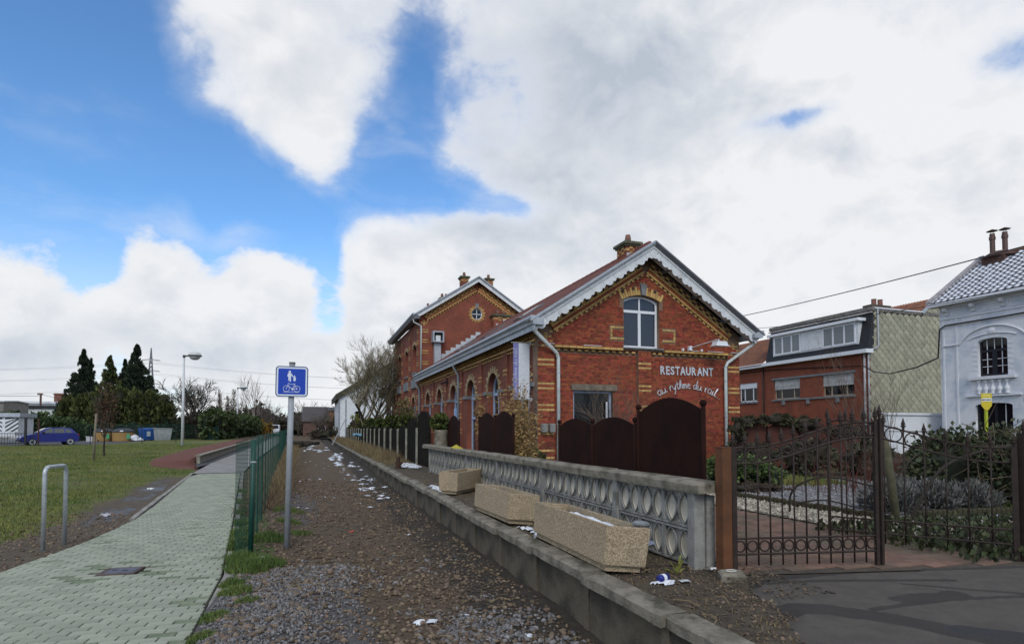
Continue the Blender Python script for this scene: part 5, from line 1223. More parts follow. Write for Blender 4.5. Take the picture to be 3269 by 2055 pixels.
for poly, z in (([(2.62, 4.02), (2.9, 3.98), (2.94, 4.06), (2.7, 4.10), (2.58, 4.09)], .372), ([(2.42, 6.15), (2.62, 6.1), (2.66, 6.5), (2.58, 6.95), (2.45, 6.9), (2.5, 6.5)], .376), ([(2.45, 10.9), (2.75, 11.4), (2.6, 12.0), (2.5, 12.6), (2.38, 12.2), (2.34, 11.5)], .38),
                ([(2.7, 18.4), (3.1, 17.6), (3.35, 18.2), (3.4, 19.6), (3.1, 20.2), (2.75, 19.8), (2.6, 19.0)], .40)):
    snow_patch('snow_patch', poly, z, .035, '', None, poly[0][1], .022)
for (x, y, sx, sy_) in [(.95, 5.05, .16, .08), (1.2, 4.25, .05, .05), (.80, 4.15, .05, .07), (1.35, 5.2, .1, .05), (1.42, 4.1, .05, .04), (1.75, 4.6, .06, .1), (.45, 9.8, .05, .04), (1.25, 13.0, .10, .16), (1.0, 15.5, .08, .12), (.5, 14.5, .06, .1), (1.55, 9.5, .05, .06)] + [(random.uniform(1.3, 2.05), random.uniform(14, 26), random.uniform(.04, .16), random.uniform(.05, .3)) for _ in range(34)] + [(random.uniform(-.3, 1.6), random.uniform(10, 34), random.uniform(.02, .09), random.uniform(.04, .2)) for _ in range(22)] + [(random.uniform(1.0, 2.0), random.uniform(24, 46), random.uniform(.1, .3), random.uniform(.3, 1.0)) for _ in range(22)] + [(random.uniform(-1.2, 1.6), random.uniform(42, 58), random.uniform(.1, .35), random.uniform(.3, 1.0)) for _ in range(16)]:
    pts = [(x + sx * random.uniform(.5, 1) * cos(a), y + sy_ * random.uniform(.5, 1) * sin(a)) for a in [2 * pi * i / 9 for i in range(9)]]
    snow_patch('snow_patch', pts, bed_z(x, y) + .012, .03 if y < 20 else .06, '', None, x * 3, max(.014, min(sx, sy_) / 5))
# litter
b = MB(); M = Matrix.Translation((2.70, 4.07, .40)) @ Matrix.Rotation(radians(20), 4, 'Z') @ Matrix.Rotation(radians(90), 4, 'Y'); b.lathe([(.026, -.055), (.031, -.048), (.031, .048), (.026, .055)], 12, M=M)
can = b.build('drink_can', mat('blue_can', (.02, .03, .20), None, rough=.3, metal=.3), smooth=True); tag(can, 'small blue drink can lying in snow before the nearest planter', 'can')
b = MB(); b.lathe([(.0325, -.02), (.0325, .015)], 12, M=M)
b.build('white_band', PVC, can)
def scrap(label, x, y, z, s, col, cat='litter', nm='paper_scrap'):
    b = MB(); V = []; n_ = 5
    for i in range(n_):
        for j in range(n_): V.append((x + (i / 4 - .5) * s + random.uniform(-.1, .1) * s, y + (j / 4 - .5) * s * .7 + random.uniform(-.1, .1) * s, z + random.uniform(0, .35) * s))
    b.add(V, [(i * n_ + j, i * n_ + j + 1, (i + 1) * n_ + j + 1, (i + 1) * n_ + j) for i in range(n_ - 1) for j in range(n_ - 1)])
    tag(b.build(nm, mat('scrap_%d_%d_%d' % tuple(int(c_ * 99) for c_ in col), col, None, rough=.7)), label, cat)
scrap('white crumpled paper at the foot of the wall end post', 3.33, 4.27, PZ + .02, .07, (.65, .66, .68))
scrap('clear bluish plastic scrap behind the nearest planter', 3.12, 4.98, PZ + .1, .16, (.22, .25, .34), 'litter', 'plastic_scrap')
scrap('white paper with red print on the gravel, right of the path', .12, 4.62, .03, .10, (.68, .68, .68))
scrap('red scrap of wrapper beside the white paper', .02, 4.55, .03, .06, (.40, .08, .05), nm='wrapper')
scrap('white tissue in the grass behind the fence post', -.52, 7.55, .06, .09, (.72, .73, .75))
scrap('small white carton lying on the lawn near the young tree', -3.6, 16.2, .13, .14, (.66, .66, .66))
scrap('crumpled pale bag lying in the muddy verge', -3.4, 12.2, .05, .16, (.38, .38, .42), nm='plastic_bag')
scrap('tiny red scrap in the middle of the track bed', .62, 9.2, .03, .06, (.5, .06, .05), nm='wrapper')
scrap('white cigarette packet lying on the asphalt', 4.72, 2.55, PZ + .03, .05, (.6, .58, .5))
scrap('crumpled white bag beside the platform wall in the distance', 1.35, 15.2, .03, .30, (.68, .69, .72), nm='plastic_bag')
scrap('light blue rag hanging on the sleeper fence', 3.5, 44, 1.0, .9, (.13, .26, .36), 'rag', 'blue_rag')
# concrete block with ring
t = thing('boundary_stone', 'small worn concrete block with an iron ring in front of the rusty post', 'block', (3.30, 3.98, PZ))
b = MB(); b.cbox((0, 0, 0), (.20, .14, .07), M=Matrix.Translation((3.30, 3.98, PZ + .035)) @ Matrix.Rotation(radians(-25), 4, 'Z') @ Matrix.Rotation(radians(5), 4, 'X'), b=.02); b.build('block', CONC, t)
b = MB(); b.tube([(3.29 + .045 * cos(2 * pi * i / 14), 3.98 + .03 * sin(2 * pi * i / 14), PZ + .077) for i in range(14)], .006, 6, closed=True); b.build('ring', mat('pale_ring', (.45, .43, .38), None, rough=.6), t)
t = thing('weed', 'yellow-green weed at the foot of the screen wall end', 'plant', (2.98, 4.28, PZ))
b = MB()
for i in range(10):
    a = i * 2.4; r_ = random.uniform(.05, .12); up_ = .05 + .12 * (i % 3) / 2
    b.add([(2.98, 4.28, PZ), (2.98 + cos(a + .25) * r_ * .6, 4.28 + sin(a + .25) * r_ * .6, PZ + up_ * .8), (2.98 + cos(a) * r_, 4.28 + sin(a) * r_, PZ + up_), (2.98 + cos(a - .25) * r_ * .6, 4.28 + sin(a - .25) * r_ * .6, PZ + up_ * .8)], [(0, 1, 2, 3)])
b.build('leaves', mat('weed_leaf', (.24, .24, .05), (.16, .19, .04), 9, .8), t)

# ------------------------------------------------------------------ rusty post and wrought-iron gate
t = thing('gate_post', 'square rust-orange steel post between the screen wall and the gate', 'post', (3.40, 4.20, PZ))
b = MB(); b.cbox((3.405, 4.20, PZ + .53), (.095, .095, 1.10), M=None); b.box(3.355, 3.455, 4.15, 4.25, PZ + 1.08, PZ + 1.085); b.build('shaft', RUST, t)
b = MB(); b.cbox((3.47, 4.19, PZ + .10), (.07, .03, .03)); b.cbox((3.47, 4.19, PZ + .75), (.07, .03, .03)); b.build('hinge', IRON, t)
finial_prof = [(.009, 0), (.013, .008), (.009, .018), (.016, .026), (.011, .034), (.030, .045), (.012, .056), (.022, .066), (.014, .085), (.004, .125), (.001, .135)]
FIN = MB().lathe([(r, z) for r, z in finial_prof], 8).mesh('finial'); FIN.materials.append(IRON); FIN.polygons.foreach_set('use_smooth', [True] * len(FIN.polygons))
def ring_me(r, tr):
    b = MB(); b.tube([(r * cos(2 * pi * i / 20), 0, r * sin(2 * pi * i / 20)) for i in range(20)], tr, 6, closed=True); me = b.mesh('ring'); me.materials.append(IRON); me.polygons.foreach_set('use_smooth', [True] * len(me.polygons)); return me
def gate_leaf(label, A, B, nb, top_low, top_high, big_end):
    """leaf from low end A to high end B (xy)"""
    t = thing('gate_leaf', label, 'gate', (A[0], A[1], PZ)); A, B = Vector(A), Vector(B); L = (B - A).length; d = (B - A) / L; yaw_ = atan2(d.y, d.x)
    def P_(s, z): return Vector((A.x + d.x * s, A.y + d.y * s, z))
    def top(s): q = s / L; q = max(0, min(1, (q - .10) / .80)); return PZ + top_low + (top_high - top_low) * q * q * (3 - 2 * q)
    gap = .165 * .83
    M0 = Matrix.Translation((A.x, A.y, 0)) @ Matrix.Rotation(yaw_, 4, 'Z')
    b = MB(); b.box(-.022, .022, -.022, .022, PZ + .015, top(0) + .01, M=M0); b.build('stile', IRON, t)
    b = MB(); b.box(L - .022, L + .008, -.016, .016, PZ + .012, top(L) + .015, M=M0); b.build('stile', IRON, t)
    sp = L / (nb + 1); rm = ring_me(sp * .5 - .011, .0075)
    n_ = 24
    for off_ in (0, -gap):
        b = MB(); b.tube([P_(L * i / n_, top(L * i / n_) + off_) for i in range(n_ + 1)], .010, 6); b.build('top_rail', IRON, t)
    for z in (PZ + .15, PZ + .15 + gap): b = MB(); b.tube([P_(0, z), P_(L, z)], .010, 6); b.build('bottom_rail', IRON, t)
    for i in range(nb):
        s = (i + 1) * sp; b = MB(); b.tube([P_(s, PZ + .05), P_(s, top(s) + .005)], .0075, 7); b.build('bar', IRON, t, smooth=True)
        piece('finial', FIN, Matrix.Translation(P_(s, top(s))), t)
    piece('finial', FIN, Matrix.Translation(P_(0, top(0) + .008)), t); piece('finial', FIN, Matrix.Translation(P_(L, top(L) + .012)), t)
    for i in range(nb + 1):
        s = (i + .5) * sp
        for z in (top(s) - gap / 2, PZ + .15 + gap / 2): piece('ring', rm, Matrix.Translation(P_(s, z)) @ Matrix.Rotation(yaw_, 4, 'Z') @ Matrix.Diagonal((1, 1, 1.0, 1)), t)
    return t
gate_leaf('closed wrought iron gate leaf with rings, rising to the right, beside the rusty post', (3.50, 4.19), (4.83, 3.90), 11, 1.075, 1.30, True)
gate_leaf('open wrought iron gate leaf swung into the garden, in front of the ivy hedge', (6.30, 3.66), (5.38, 4.92), 8, 1.06, 1.33, True)
t = thing('iron_gate_pillar', 'dark iron pillar where the two gate leaves meet', 'post', (4.90, 3.90, PZ))
b = MB(); b.box(4.856, 4.884, 3.876, 3.906, PZ, PZ + 1.33); b.build('shaft', IRON, t); piece('finial', FIN, Matrix.Translation((4.87, 3.89, PZ + 1.33)), t)
t = thing('iron_gate_pillar', 'dark iron pillar at the right edge carrying the open gate leaf', 'post', (6.36, 3.62, PZ))
b = MB(); b.box(6.33, 6.40, 3.58, 3.65, PZ, PZ + 1.20); b.build('shaft', IRON, t); piece('finial', FIN, Matrix.Translation((6.365, 3.615, PZ + 1.20)), t)

# ------------------------------------------------------------------ arched rusted screens behind the wall
def screen(label, y0, y1, zs, za, z0=.40, panels=1, xx=3.92, ball=True):
    """arched steel sheets between posts, along the wall; y0 < y1"""
    t = thing('steel_screen', label, 'screen', (xx, y0, PZ), 'arched steel screens behind the pierced wall'); wq = (y1 - y0) / panels
    for k in range(panels):
        a, c_ = y0 + k * wq + .03, y0 + (k + 1) * wq - .03
        pts = [(a, z0), (c_, z0)] + [(c_ - (c_ - a) * i / 14, zs + (za - zs) * sin(pi * i / 14) ** .9) for i in range(15)]
        b = MB(); b.prism(pts, lambda p, q, d: (d, p, q), xx - .006, xx + .006); b.build('arched_sheet', CORT, t, fix=True)
    for k in range(panels + 1):
        y_ = y0 + k * wq; b = MB(); b.tube([(xx, y_, PZ), (xx, y_, zs + .03)], .026, 10); b.build('post', CORT, t, smooth=True)
        if ball: b = MB(); b.lathe([(.005, 0), (.03, .01), (.038, .038), (.03, .066), (.005, .076)], 10, (xx, y_, zs + .03)); b.build('ball', CORT, t, smooth=True)
    return t
screen('tall arched rust-brown steel screen nearest the gate, left of the rusty post', 5.14, 6.42, 1.80, 1.955)
screen('pair of low arched rust-brown screens below the restaurant window', 6.50, 8.88, 1.64, 1.755, panels=2)
screen('pair of tall arched rust-brown screens left of the dry bamboo', 11.2, 13.72, 1.80, 1.965, panels=2)
screen('farther pair of arched rust-brown screens beside the box ball', 15.75, 18.4, 1.78, 1.97, panels=2, ball=False)

# ------------------------------------------------------------------ sleeper fence
FE = thing('sleeper_fence', 'dark timber sleeper fence with pale concrete posts and wavy tops along the platform', 'fence', (3.62, 18.5, PZ))
yy_ = [18.45, 20.55] + [20.55 + 2.36 * k for k in range(1, 19)]
tops = [2.18, 1.98, 1.72, 1.62, 1.70, 1.62, 1.68, 1.75, 1.6, 1.66, 1.72, 1.6, 1.64, 1.7, 1.6, 1.66, 1.7, 1.62, 1.66]
for k in range(len(yy_) - 1):
    a, c_ = yy_[k] + .09, yy_[k + 1] - .09; tp = tops[k]; lo_ = 1.50 if k > 1 else tp - .22
    n_ = 10
    b = MB()
    for i in range(n_):
        s0, s1 = a + (c_ - a) * i / n_, a + (c_ - a) * (i + 1) / n_; f_ = lambda s: lo_ + (tp - lo_) * sin(pi * min(1, max(0, (s - a) / (c_ - a)))) ** .7
        b.prism([(s0 + .008, PZ - .02), (s1 - .008, PZ - .02), (s1 - .008, f_(s1)), (s0 + .008, f_(s0))], lambda p, q, d: (d, p, q), 3.60 + random.uniform(-.012, .012), 3.68)
    b.build('sleeper_panel', SLEEP, FE, fix=True)
for k, y_ in enumerate(yy_[1:]):
    b = MB(); b.box(3.545, 3.655, y_ - .065, y_ + .065, PZ - .05, 1.60 + random.uniform(-.02, .03)); b.build('concrete_post', mat('pale_fence_post', (.30, .29, .24), (.20, .195, .16), 5, .9, .3, 30, c3=(.12, .13, .09), s3=3, f3=.3), FE)
t = thing('round_pillar', 'squat grey concrete pillar carrying the nearest box ball', 'pillar', (4.0, 18.0, PZ))
b = MB(); b.lathe([(.20, 0), (.22, .3), (.215, .7), (.19, 1.05), (.21, 1.16), (.2, 1.2)], 16, (3.72, 17.2, PZ)); b.build('shaft', CONC, t, smooth=True)

# ------------------------------------------------------------------ path side: sign, wire fence, cycle stand
SG = thing('path_sign', 'square blue shared path sign with pedestrian and bicycle symbols on a grey pole', 'sign', (-.26, 8.28, 0))
# plate stands square to the track, about 0.4 m wide
SX, SY, SZ = -.228, 8.28, 2.22
PLN = Matrix.Translation((SX, SY - .055, SZ)) @ Matrix.Rotation(radians(-3), 4, 'Z') @ Matrix.Rotation(radians(.4), 4, 'Y') @ Matrix.Rotation(radians(90), 4, 'X')   # local x right, y up, z to viewer
def rrect(w_, h_, r, n_=6):
    o = []
    for cx, cy, a0 in ((w_ / 2 - r, h_ / 2 - r, 0), (-w_ / 2 + r, h_ / 2 - r, 90), (-w_ / 2 + r, -h_ / 2 + r, 180), (w_ / 2 - r, -h_ / 2 + r, 270)): o += arc(cx, cy, r, a0, a0 + 90, n_)
    return o
SBLUE = mat('sign_blue', (.003, .045, .40), None, rough=.35); SDK = mat('sign_edge_blue', (.012, .05, .14), None, rough=.4); SWH = mat('sign_white', (.66, .70, .78), None, rough=.4)
def flat(poly, z0, z1, name, m, par):
    b = MB(); b.prism(poly, lambda a, c_, d: PLN @ Vector((a, c_, d)), z0, z1); return b.build(name, m, par, fix=True)
pole = MB(); pole.tube([(SX + .005 - .045, SY, -.05), (SX, SY, SZ + .235)], .0375, 16); pole.build('pole', GREYP, SG, smooth=True)
b = MB(); b.tube([(SX, SY, SZ + .235), (SX, SY, SZ + .262)], .040, 16); b.build('pole_cap', mat('dark_cap', (.14, .14, .14), None, rough=.5), SG)
plate = flat(rrect(.405, .405, .045), -.004, .0, 'plate', SDK, SG)
flat(rrect(.380, .380, .036), .0005, .0015, 'white_border', SWH, plate)
flat(rrect(.340, .340, .014), .002, .003, 'blue_field', SBLUE, plate)
def S_(px, py): return ((px - 770) / 1040 * .405, (720 - py) / 1040 * .405)
def strokes(name, lines, w_):
    b = MB()
    for ln in lines: b.tube([PLN @ Vector((*S_(*p), .0035)) for p in ln], w_, 5)
    return b.build(name, SWH, plate)
b = MB()
for poly in ([(665, 430), (735, 430), (760, 480), (740, 560), (740, 700), (725, 730), (700, 725), (695, 600), (690, 590), (685, 695), (655, 695), (655, 560), (640, 555), (620, 545), (640, 450)], [(735, 440), (760, 450), (830, 575), (815, 585), (740, 500)], [(835, 560), (870, 560), (905, 605), (893, 612), (888, 620), (893, 650), (885, 700), (820, 702), (815, 650), (822, 610)]):
    b.prism([S_(*p) for p in poly], lambda a, c_, d: PLN @ Vector((a, c_, d)), .0032, .0042)
for cx, cy, r in ((697, 390, 38), (855, 535, 22)):
    b.prism([S_(cx + r * cos(2 * pi * i / 16), cy + r * 1.05 * sin(2 * pi * i / 16)) for i in range(16)], lambda a, c_, d: PLN @ Vector((a, c_, d)), .0032, .0042)
b.build('pedestrian_symbol', SWH, plate, fix=True)
circ_ = lambda cx, cy, r: [(cx + r * cos(2 * pi * i / 24), cy + r * sin(2 * pi * i / 24)) for i in range(25)]
strokes('bicycle_symbol', [circ_(597, 965, 100), circ_(935, 970, 100), circ_(597, 965, 12), circ_(935, 972, 14), circ_(790, 975, 28), circ_(790, 975, 14), [(700, 770), (655, 790), (640, 860), (597, 965)], [(675, 818), (845, 818)], [(640, 850), (790, 975)], [(790, 975), (860, 830)], [(860, 830), (935, 972)], [(790, 975), (935, 972)], [(820, 795), (880, 800)], [(790, 975), (785, 1040)], [(500, 1076), (1010, 1085)]], .0030)
b = MB(); b.cbox((SX, SY - .01, SZ + .1), (.10, .09, .03)); b.cbox((SX - .003, SY - .01, SZ - .1), (.10, .09, .03)); b.build('clamp', GALV, SG)

WF = thing('wire_fence', 'green welded wire mesh fence with green posts between path and track bed', 'fence', (-.645, 7.84, 0))
fdir = Vector((-1.9 + .645, 54.7 - 7.84, 0)).normalized()
fence_pts = [Vector((-.66, 7.84, 0)) + fdir * (1.28 * k) for k in range(0, 38)]
b = MB(); p_ = fence_pts[0]; b.tube([p_ + Vector((-.01, 0, -.05)), p_ + Vector((.015, 0, 1.46))], .032, 12); ep = b.build('end_post', GREENM, WF, smooth=True)
b = MB(); q_ = p_ + Vector((.0125, 0, 1.18)); b.tube([q_, q_ + Vector((0, 0, .018))], .036, 12); b.build('strap', GALV, ep)
for p_ in fence_pts[1:]:
    b = MB(); z = 1.5; b.tube([p_ + Vector((0, 0, -.05)), p_ + Vector((0, 0, z))], .0105, 8); b.build('post', GREENM, WF)
for k in range(len(fence_pts) - 1):
    a, c_ = fence_pts[k] + Vector((-.035, 0, 0)), fence_pts[k + 1] + Vector((-.035, 0, 0)); b = MB(); near = k < 4
    nvw = 20 if k < 3 else (8 if k < 8 else 3)
    if k == 0:      # end of the roll, bent back towards the post
        pass
    for i in range(nvw + 1):
        q = a.lerp(c_, i / nvw); b.add([q + Vector((-.0011, 0, .06)), q + Vector((.0011, 0, .06)), q + Vector((.0011, .0, 1.49)), q + Vector((-.0011, .0, 1.49)), q + Vector((0, .0018, .06)), q + Vector((0, .0018, 1.49))], [(0, 1, 2, 3), (1, 4, 5, 2), (4, 0, 3, 5)])
    nh = 12 if k < 3 else (6 if k < 8 else 3)
    for i in range(nh + 1):
        z = .06 + 1.43 * i / nh; b.add([a + Vector((0, 0, z)), c_ + Vector((0, 0, z)), c_ + Vector((.0015, 0, z + .0018)), a + Vector((.0015, 0, z + .0018)), a + Vector((-.001, 0, z + .002)), c_ + Vector((-.001, 0, z + .002))], [(0, 1, 2, 3), (3, 2, 5, 4), (4, 5, 1, 0)])
    b.build('mesh_panel', GREENM, WF)
b = MB()                 # loose end of the mesh roll, folded against the end post
a = fence_pts[0]
for i in range(14):
    x = a.x - .05 - i * .011; y = a.y - .02 + i * .008
    b.tube([(x, y, .05), (x, y, 1.485 - .004 * i)], .0025, 4)
for i in range(30): z = .05 + i * .049; b.tube([(a.x - .03, a.y - .02, z), (a.x - .195, a.y + .09, z)], .002, 4)
b.build('folded_mesh_end', GREENM, WF)

t = thing('cycle_stand', 'galvanised steel hoop cycle stand beside the paved path', 'bike rack', (-3.28, 9.4, 0))
h0, h1, hz = Vector((-3.30, 9.33, -.06)), Vector((-3.22, 9.80, -.06)), 1.085
pts = [h0]
for i in range(7): a = pi / 2 * i / 6; pts.append(h0.lerp(h1, .17 * (1 - cos(a)) ) + Vector((0, 0, hz - .09 + .09 * sin(a) + .06)))
for i in range(7): a = pi / 2 * (1 - i / 6); pts.append(h1.lerp(h0, .17 * (1 - cos(a))) + Vector((0, 0, hz - .09 + .09 * sin(a) + .06)))
pts.append(h1); b = MB(); b.tube(pts, .027, 14); b.build('hoop', GALV, t, smooth=True)

# ------------------------------------------------------------------ street lamps beside the path
def lamp(label, x, y, z, h):
    t = thing('street_lamp', label, 'street lamp', (x, y, z), 'lamps along the lawn')
    b = MB(); b.tube([(x, y, z - .1), (x, y, z + h)], [.105, .065], 12); b.build('pole', mat('pale_lamp_pole', (.62, .64, .66), (.54, .56, .58), 2, .5), t, smooth=True)
    b = MB(); b.tube([(x, y, z + h - .02), (x + .35, y - .05, z + h + .03)], .05, 8); b.tube([(x, y, z + h - .12), (x, y, z + h + .06)], .085, 10); b.build('arm', mat('dark_grey_metal', (.06, .062, .065), None, rough=.5), t)
    cx = x + .68
    b = MB(); b.lathe([(.42, 0), (.43, .03), (.36, .17), (.22, .25), (.05, .28)], 18, (cx, y - .1, z + h + .03)); b.build('hood', mat('lamp_hood', (.58, .59, .57), (.5, .51, .49), 3, .5), t, smooth=True)
    b = MB(); b.lathe([(.45, -.03), (.46, 0), (.44, .03)], 18, (cx, y - .1, z + h + .02)); b.build('rim', MATS['dark_grey_metal'], t)
    b = MB(); b.lathe([(.04, -.27), (.2, -.24), (.32, -.14), (.38, 0)], 18, (cx, y - .1, z + h)); b.build('bowl', mat('frosted_bowl', (.45, .47, .50), None, rough=.2), t, smooth=True)
lamp('white street lamp standing in the lawn, the nearer of the two', -8.23, 45.2, .44, 6.15)
lamp('white street lamp behind, at the end of the lawn by the hedge', -8.69, 81.35, .44, 6.3)
# stake and young tree
def ground_l(x, y): return float(lz(np.array([[float(x)]]), np.array([[float(y)]]))[0, 0])
t = thing('tree_stake', 'weathered round timber stake standing in the lawn', 'stake', (-8.55, 29.0, .25))
zg = ground_l(-8.55, 29); b = MB(); b.tube([(-8.58, 29, zg - .1), (-8.55, 29, zg + 1.0), (-8.52, 29, zg + 1.95)], [.045, .043, .04], 9); b.build('shaft', TIMB, t, smooth=True)

# ------------------------------------------------------------------ blue hatchback
CAR = thing('parked_car', 'blue five door hatchback parked behind the black railing', 'car', (-19.4, 55.4, .26))
CB = mat('blue_car_paint', (.022, .030, .21), (.018, .025, .18), 3, .28, spec=.7); RUB = mat('tyre_rubber', (.02, .02, .02), None, rough=.9); CG = glass_mat('car_glass', (.05, .065, .06), .05)
CM = Matrix.Translation((-19.4, 55.4, .26)) @ Matrix.Rotation(radians(30), 4, 'Z')     # local x: nose at -x
def cl(a, c_, d): return CM @ Vector((a, c_, d))
LW_ = [(-1.85, .45), (-1.86, .62), (-1.72, .74), (-1.35, .86), (-.98, .93), (-.60, .97), (1.55, .98), (1.74, .90), (1.80, .66), (1.78, .40), (1.72, .30), (-1.72, .28)]
b = MB(); st = []
for wdt, k in ((-.80, .985), (-.74, 1.0), (.74, 1.0), (.80, .985)): st.append([(cl(x * (k if abs(wdt) > .75 else 1), wdt, .3 + (z - .3) * (.98 if abs(wdt) > .75 else 1))) for x, z in LW_])
V = [v for r in st for v in r]; n_ = len(LW_)
b.add(V, [(r * n_ + i, r * n_ + (i + 1) % n_, (r + 1) * n_ + (i + 1) % n_, (r + 1) * n_ + i) for r in range(3) for i in range(n_)] + [tuple(range(n_)), tuple(range(4 * n_ - 1, 3 * n_ - 1, -1))]); b.build('body', CB, CAR, fix=True)
RF = [(-.98, .93), (-.22, 1.36), (.05, 1.41), (.85, 1.42), (1.30, 1.36), (1.62, .98)]
b = MB(); V = [cl(x, -.72 + (.13 if z > 1.1 else 0), z) for x, z in RF] + [cl(x, .72 - (.13 if z > 1.1 else 0), z) for x, z in RF]; m_ = len(RF)
b.add(V, [tuple(range(m_)), tuple(range(2 * m_ - 1, m_ - 1, -1))] + [(i, m_ + i, m_ + i + 1, i + 1) for i in range(m_ - 1)]); b.build('cabin', CB, CAR, fix=True)
for nm, poly in (('front_window', [(-.55, .99), (-.12, 1.31), (.12, 1.33), (.12, .99)]), ('rear_window', [(.20, .99), (.20, 1.33), (.80, 1.33), (.86, .99)]), ('quarter_window', [(.95, 1.0), (.90, 1.32), (1.12, 1.30), (1.34, 1.02)])):
    for sd_ in (-1, 1):
        b = MB(); b.add([cl(x, sd_ * (.735 - .13 * (z - .93) / .45 + .006), z) for x, z in poly], [(0, 1, 2, 3)]); b.build(nm, CG, CAR)
b = MB(); b.add([cl(-.93, -.62, .97), cl(-.93, .62, .97), cl(-.26, .53, 1.35), cl(-.26, -.53, 1.35)], [(0, 1, 2, 3)]); b.v = [tuple(Vector(v) + (cl(-.05, 0, .05) - cl(0, 0, 0)) * .4) for v in b.v]; b.build('windscreen', CG, CAR)
b = MB(); b.add([cl(1.37, -.5, 1.33), cl(1.37, .5, 1.33), cl(1.65, .6, 1.0), cl(1.65, -.6, 1.0)], [(0, 1, 2, 3)]); b.build('rear_screen', CG, CAR)
for wx in (-1.15, 1.22):
    for sd_ in (-1, 1):
        t2 = MB(); Mw = CM @ Matrix.Translation((wx, sd_ * .74, .29)) @ Matrix.Rotation(radians(90), 4, 'X'); t2.lathe([(.20, -.09), (.28, -.08), (.29, 0), (.28, .08), (.20, .09)], 20, M=Mw); tw = t2.build('tyre', RUB, CAR, smooth=True)
        t2 = MB(); t2.lathe([(.03, .03), (.10, .092), (.19, .095), (.21, .085)] if sd_ < 0 else [(.21, -.085), (.19, -.095), (.10, -.092), (.03, -.03)], 16, M=Mw); t2.build('rim', mat('alloy', (.42, .43, .45), None, rough=.4, metal=.4), tw)
for sd_ in (-1, 1):
    b = MB(); b.cbox((0, 0, 0), (.10, .30, .15), M=CM @ Matrix.Translation((-1.80, sd_ * .56, .66)), b=.03); b.build('headlight', mat('lamp_lens', (.75, .76, .78), None, rough=.15), CAR)
    b = MB(); b.cbox((0, 0, 0), (.16, .10, .12), M=CM @ Matrix.Translation((-.50, sd_ * .82, 1.02)), b=.02); b.build('mirror', BLACK, CAR)
    b = MB(); b.cbox((0, 0, 0), (.06, .12, .3), M=CM @ Matrix.Translation((1.76, sd_ * .70, .78))); b.build('tail_light', mat('tail_red', (.30, .01, .01), None, rough=.3), CAR)
b = MB(); b.cbox((0, 0, 0), (.10, 1.5, .14), M=CM @ Matrix.Translation((-1.86, 0, .40))); b.cbox((0, 0, 0), (.08, 1.5, .14), M=CM @ Matrix.Translation((1.79, 0, .40))); b.cbox((0, 0, 0), (.03, .6, .06), M=CM @ Matrix.Translation((-.93, 0, .955))); b.build('bumper', BLACK, CAR)

# ------------------------------------------------------------------ recycling point
WOODC = mat('wood_cladding', (.34, .21, .075), (.24, .145, .05), 14, .8, .2, 30); LIDD = mat('dark_lid', (.035, .038, .045), None, rough=.5)
def igloo(label, x, y, z, r):
    t = thing('recycling_container', label, 'container', (x, y, z), 'round recycling containers')
    b = MB(); b.lathe([(r * .95, 0), (r * .97, .02), (r, .9), (r * .99, .92)], 28, (x, y, z)); b.build('clad_drum', WOODC, t)
    b = MB(); b.lathe([(r * 1.03, .90), (r * 1.03, .98), (r * .9, 1.12), (r * .55, 1.28), (r * .45, 1.32)], 28, (x, y, z)); b.build('lid', LIDD, t, smooth=True)
    b = MB(); b.cbox((x + r * .1, y - r * .95, z + 1.03), (.26, .2, .12)); b.build('chute', PVC, t)
    b = MB(); b.cbox((x + r * .62, y - r * .82, z + .5), (.32, .03, .5)); b.build('label_plate', mat('green_label', (.06, .28, .14), None, rough=.5), t)
igloo('smaller looking wood-clad round recycling container behind the young tree', -19.45, 68.5, .32, .85)
igloo('wood-clad round recycling container with dark lid, nearest the rubbish bags', -17.6, 67.9, .32, .95)
t = thing('wheeled_container', 'blue wheeled waste container with two round flaps', 'container', (-15.7, 69, .3))
BLC = mat('blue_bin_plastic', (.02, .085, .30), (.015, .07, .25), 4, .45)
M = Matrix.Translation((-15.7, 69.0, .3)) @ Matrix.Rotation(radians(38), 4, 'Z')
b = MB(); b.add([M @ Vector(v) for v in [(-.62, -.45, .15), (.62, -.45, .15), (.62, .45, .15), (-.62, .45, .15), (-.70, -.52, 1.15), (.70, -.52, 1.15), (.70, .52, 1.15), (-.70, .52, 1.15)]], [(3, 2, 1, 0), (4, 5, 6, 7), (0, 1, 5, 4), (1, 2, 6, 5), (2, 3, 7, 6), (3, 0, 4, 7)]); b.build('tub', BLC, t)
b = MB(); b.prism([(-.55, 1.15), (.55, 1.15), (.5, 1.28), (.3, 1.36), (-.3, 1.36), (-.5, 1.28)], lambda a, c_, d: M @ Vector((d, a, c_)), -.72, .72); b.build('lid', BLC, t, fix=True)
for k in (-.5, .5):
    for q in (-.35, .35): b = MB(); b.tube([M @ Vector((k - .03, q, .1)), M @ Vector((k + .03, q, .1))], .10, 12); b.build('wheel', RUB, t)
for q in (-.25, .25): b = MB(); b.tube([M @ Vector((.68, q, .85)), M @ Vector((.73, q, .85))], .16, 14); b.build('flap', LIDD, t)
b = MB(); M3 = M @ Matrix.Translation((-.2, -.54, .75)); b.cbox((0, 0, 0), (.35, .02, .5), M=M3); b.build('label_plate', mat('pale_label', (.4, .45, .5), None, rough=.5), t)
t = thing('steel_container', 'grey galvanised steel waste container with sloping top', 'container', (-14.25, 68.4, .3))
M = Matrix.Translation((-14.2, 68.5, .3)) @ Matrix.Rotation(radians(8), 4, 'Z'); STC = mat('dull_steel', (.34, .355, .37), (.26, .275, .29), 3, .5, metal=.3)
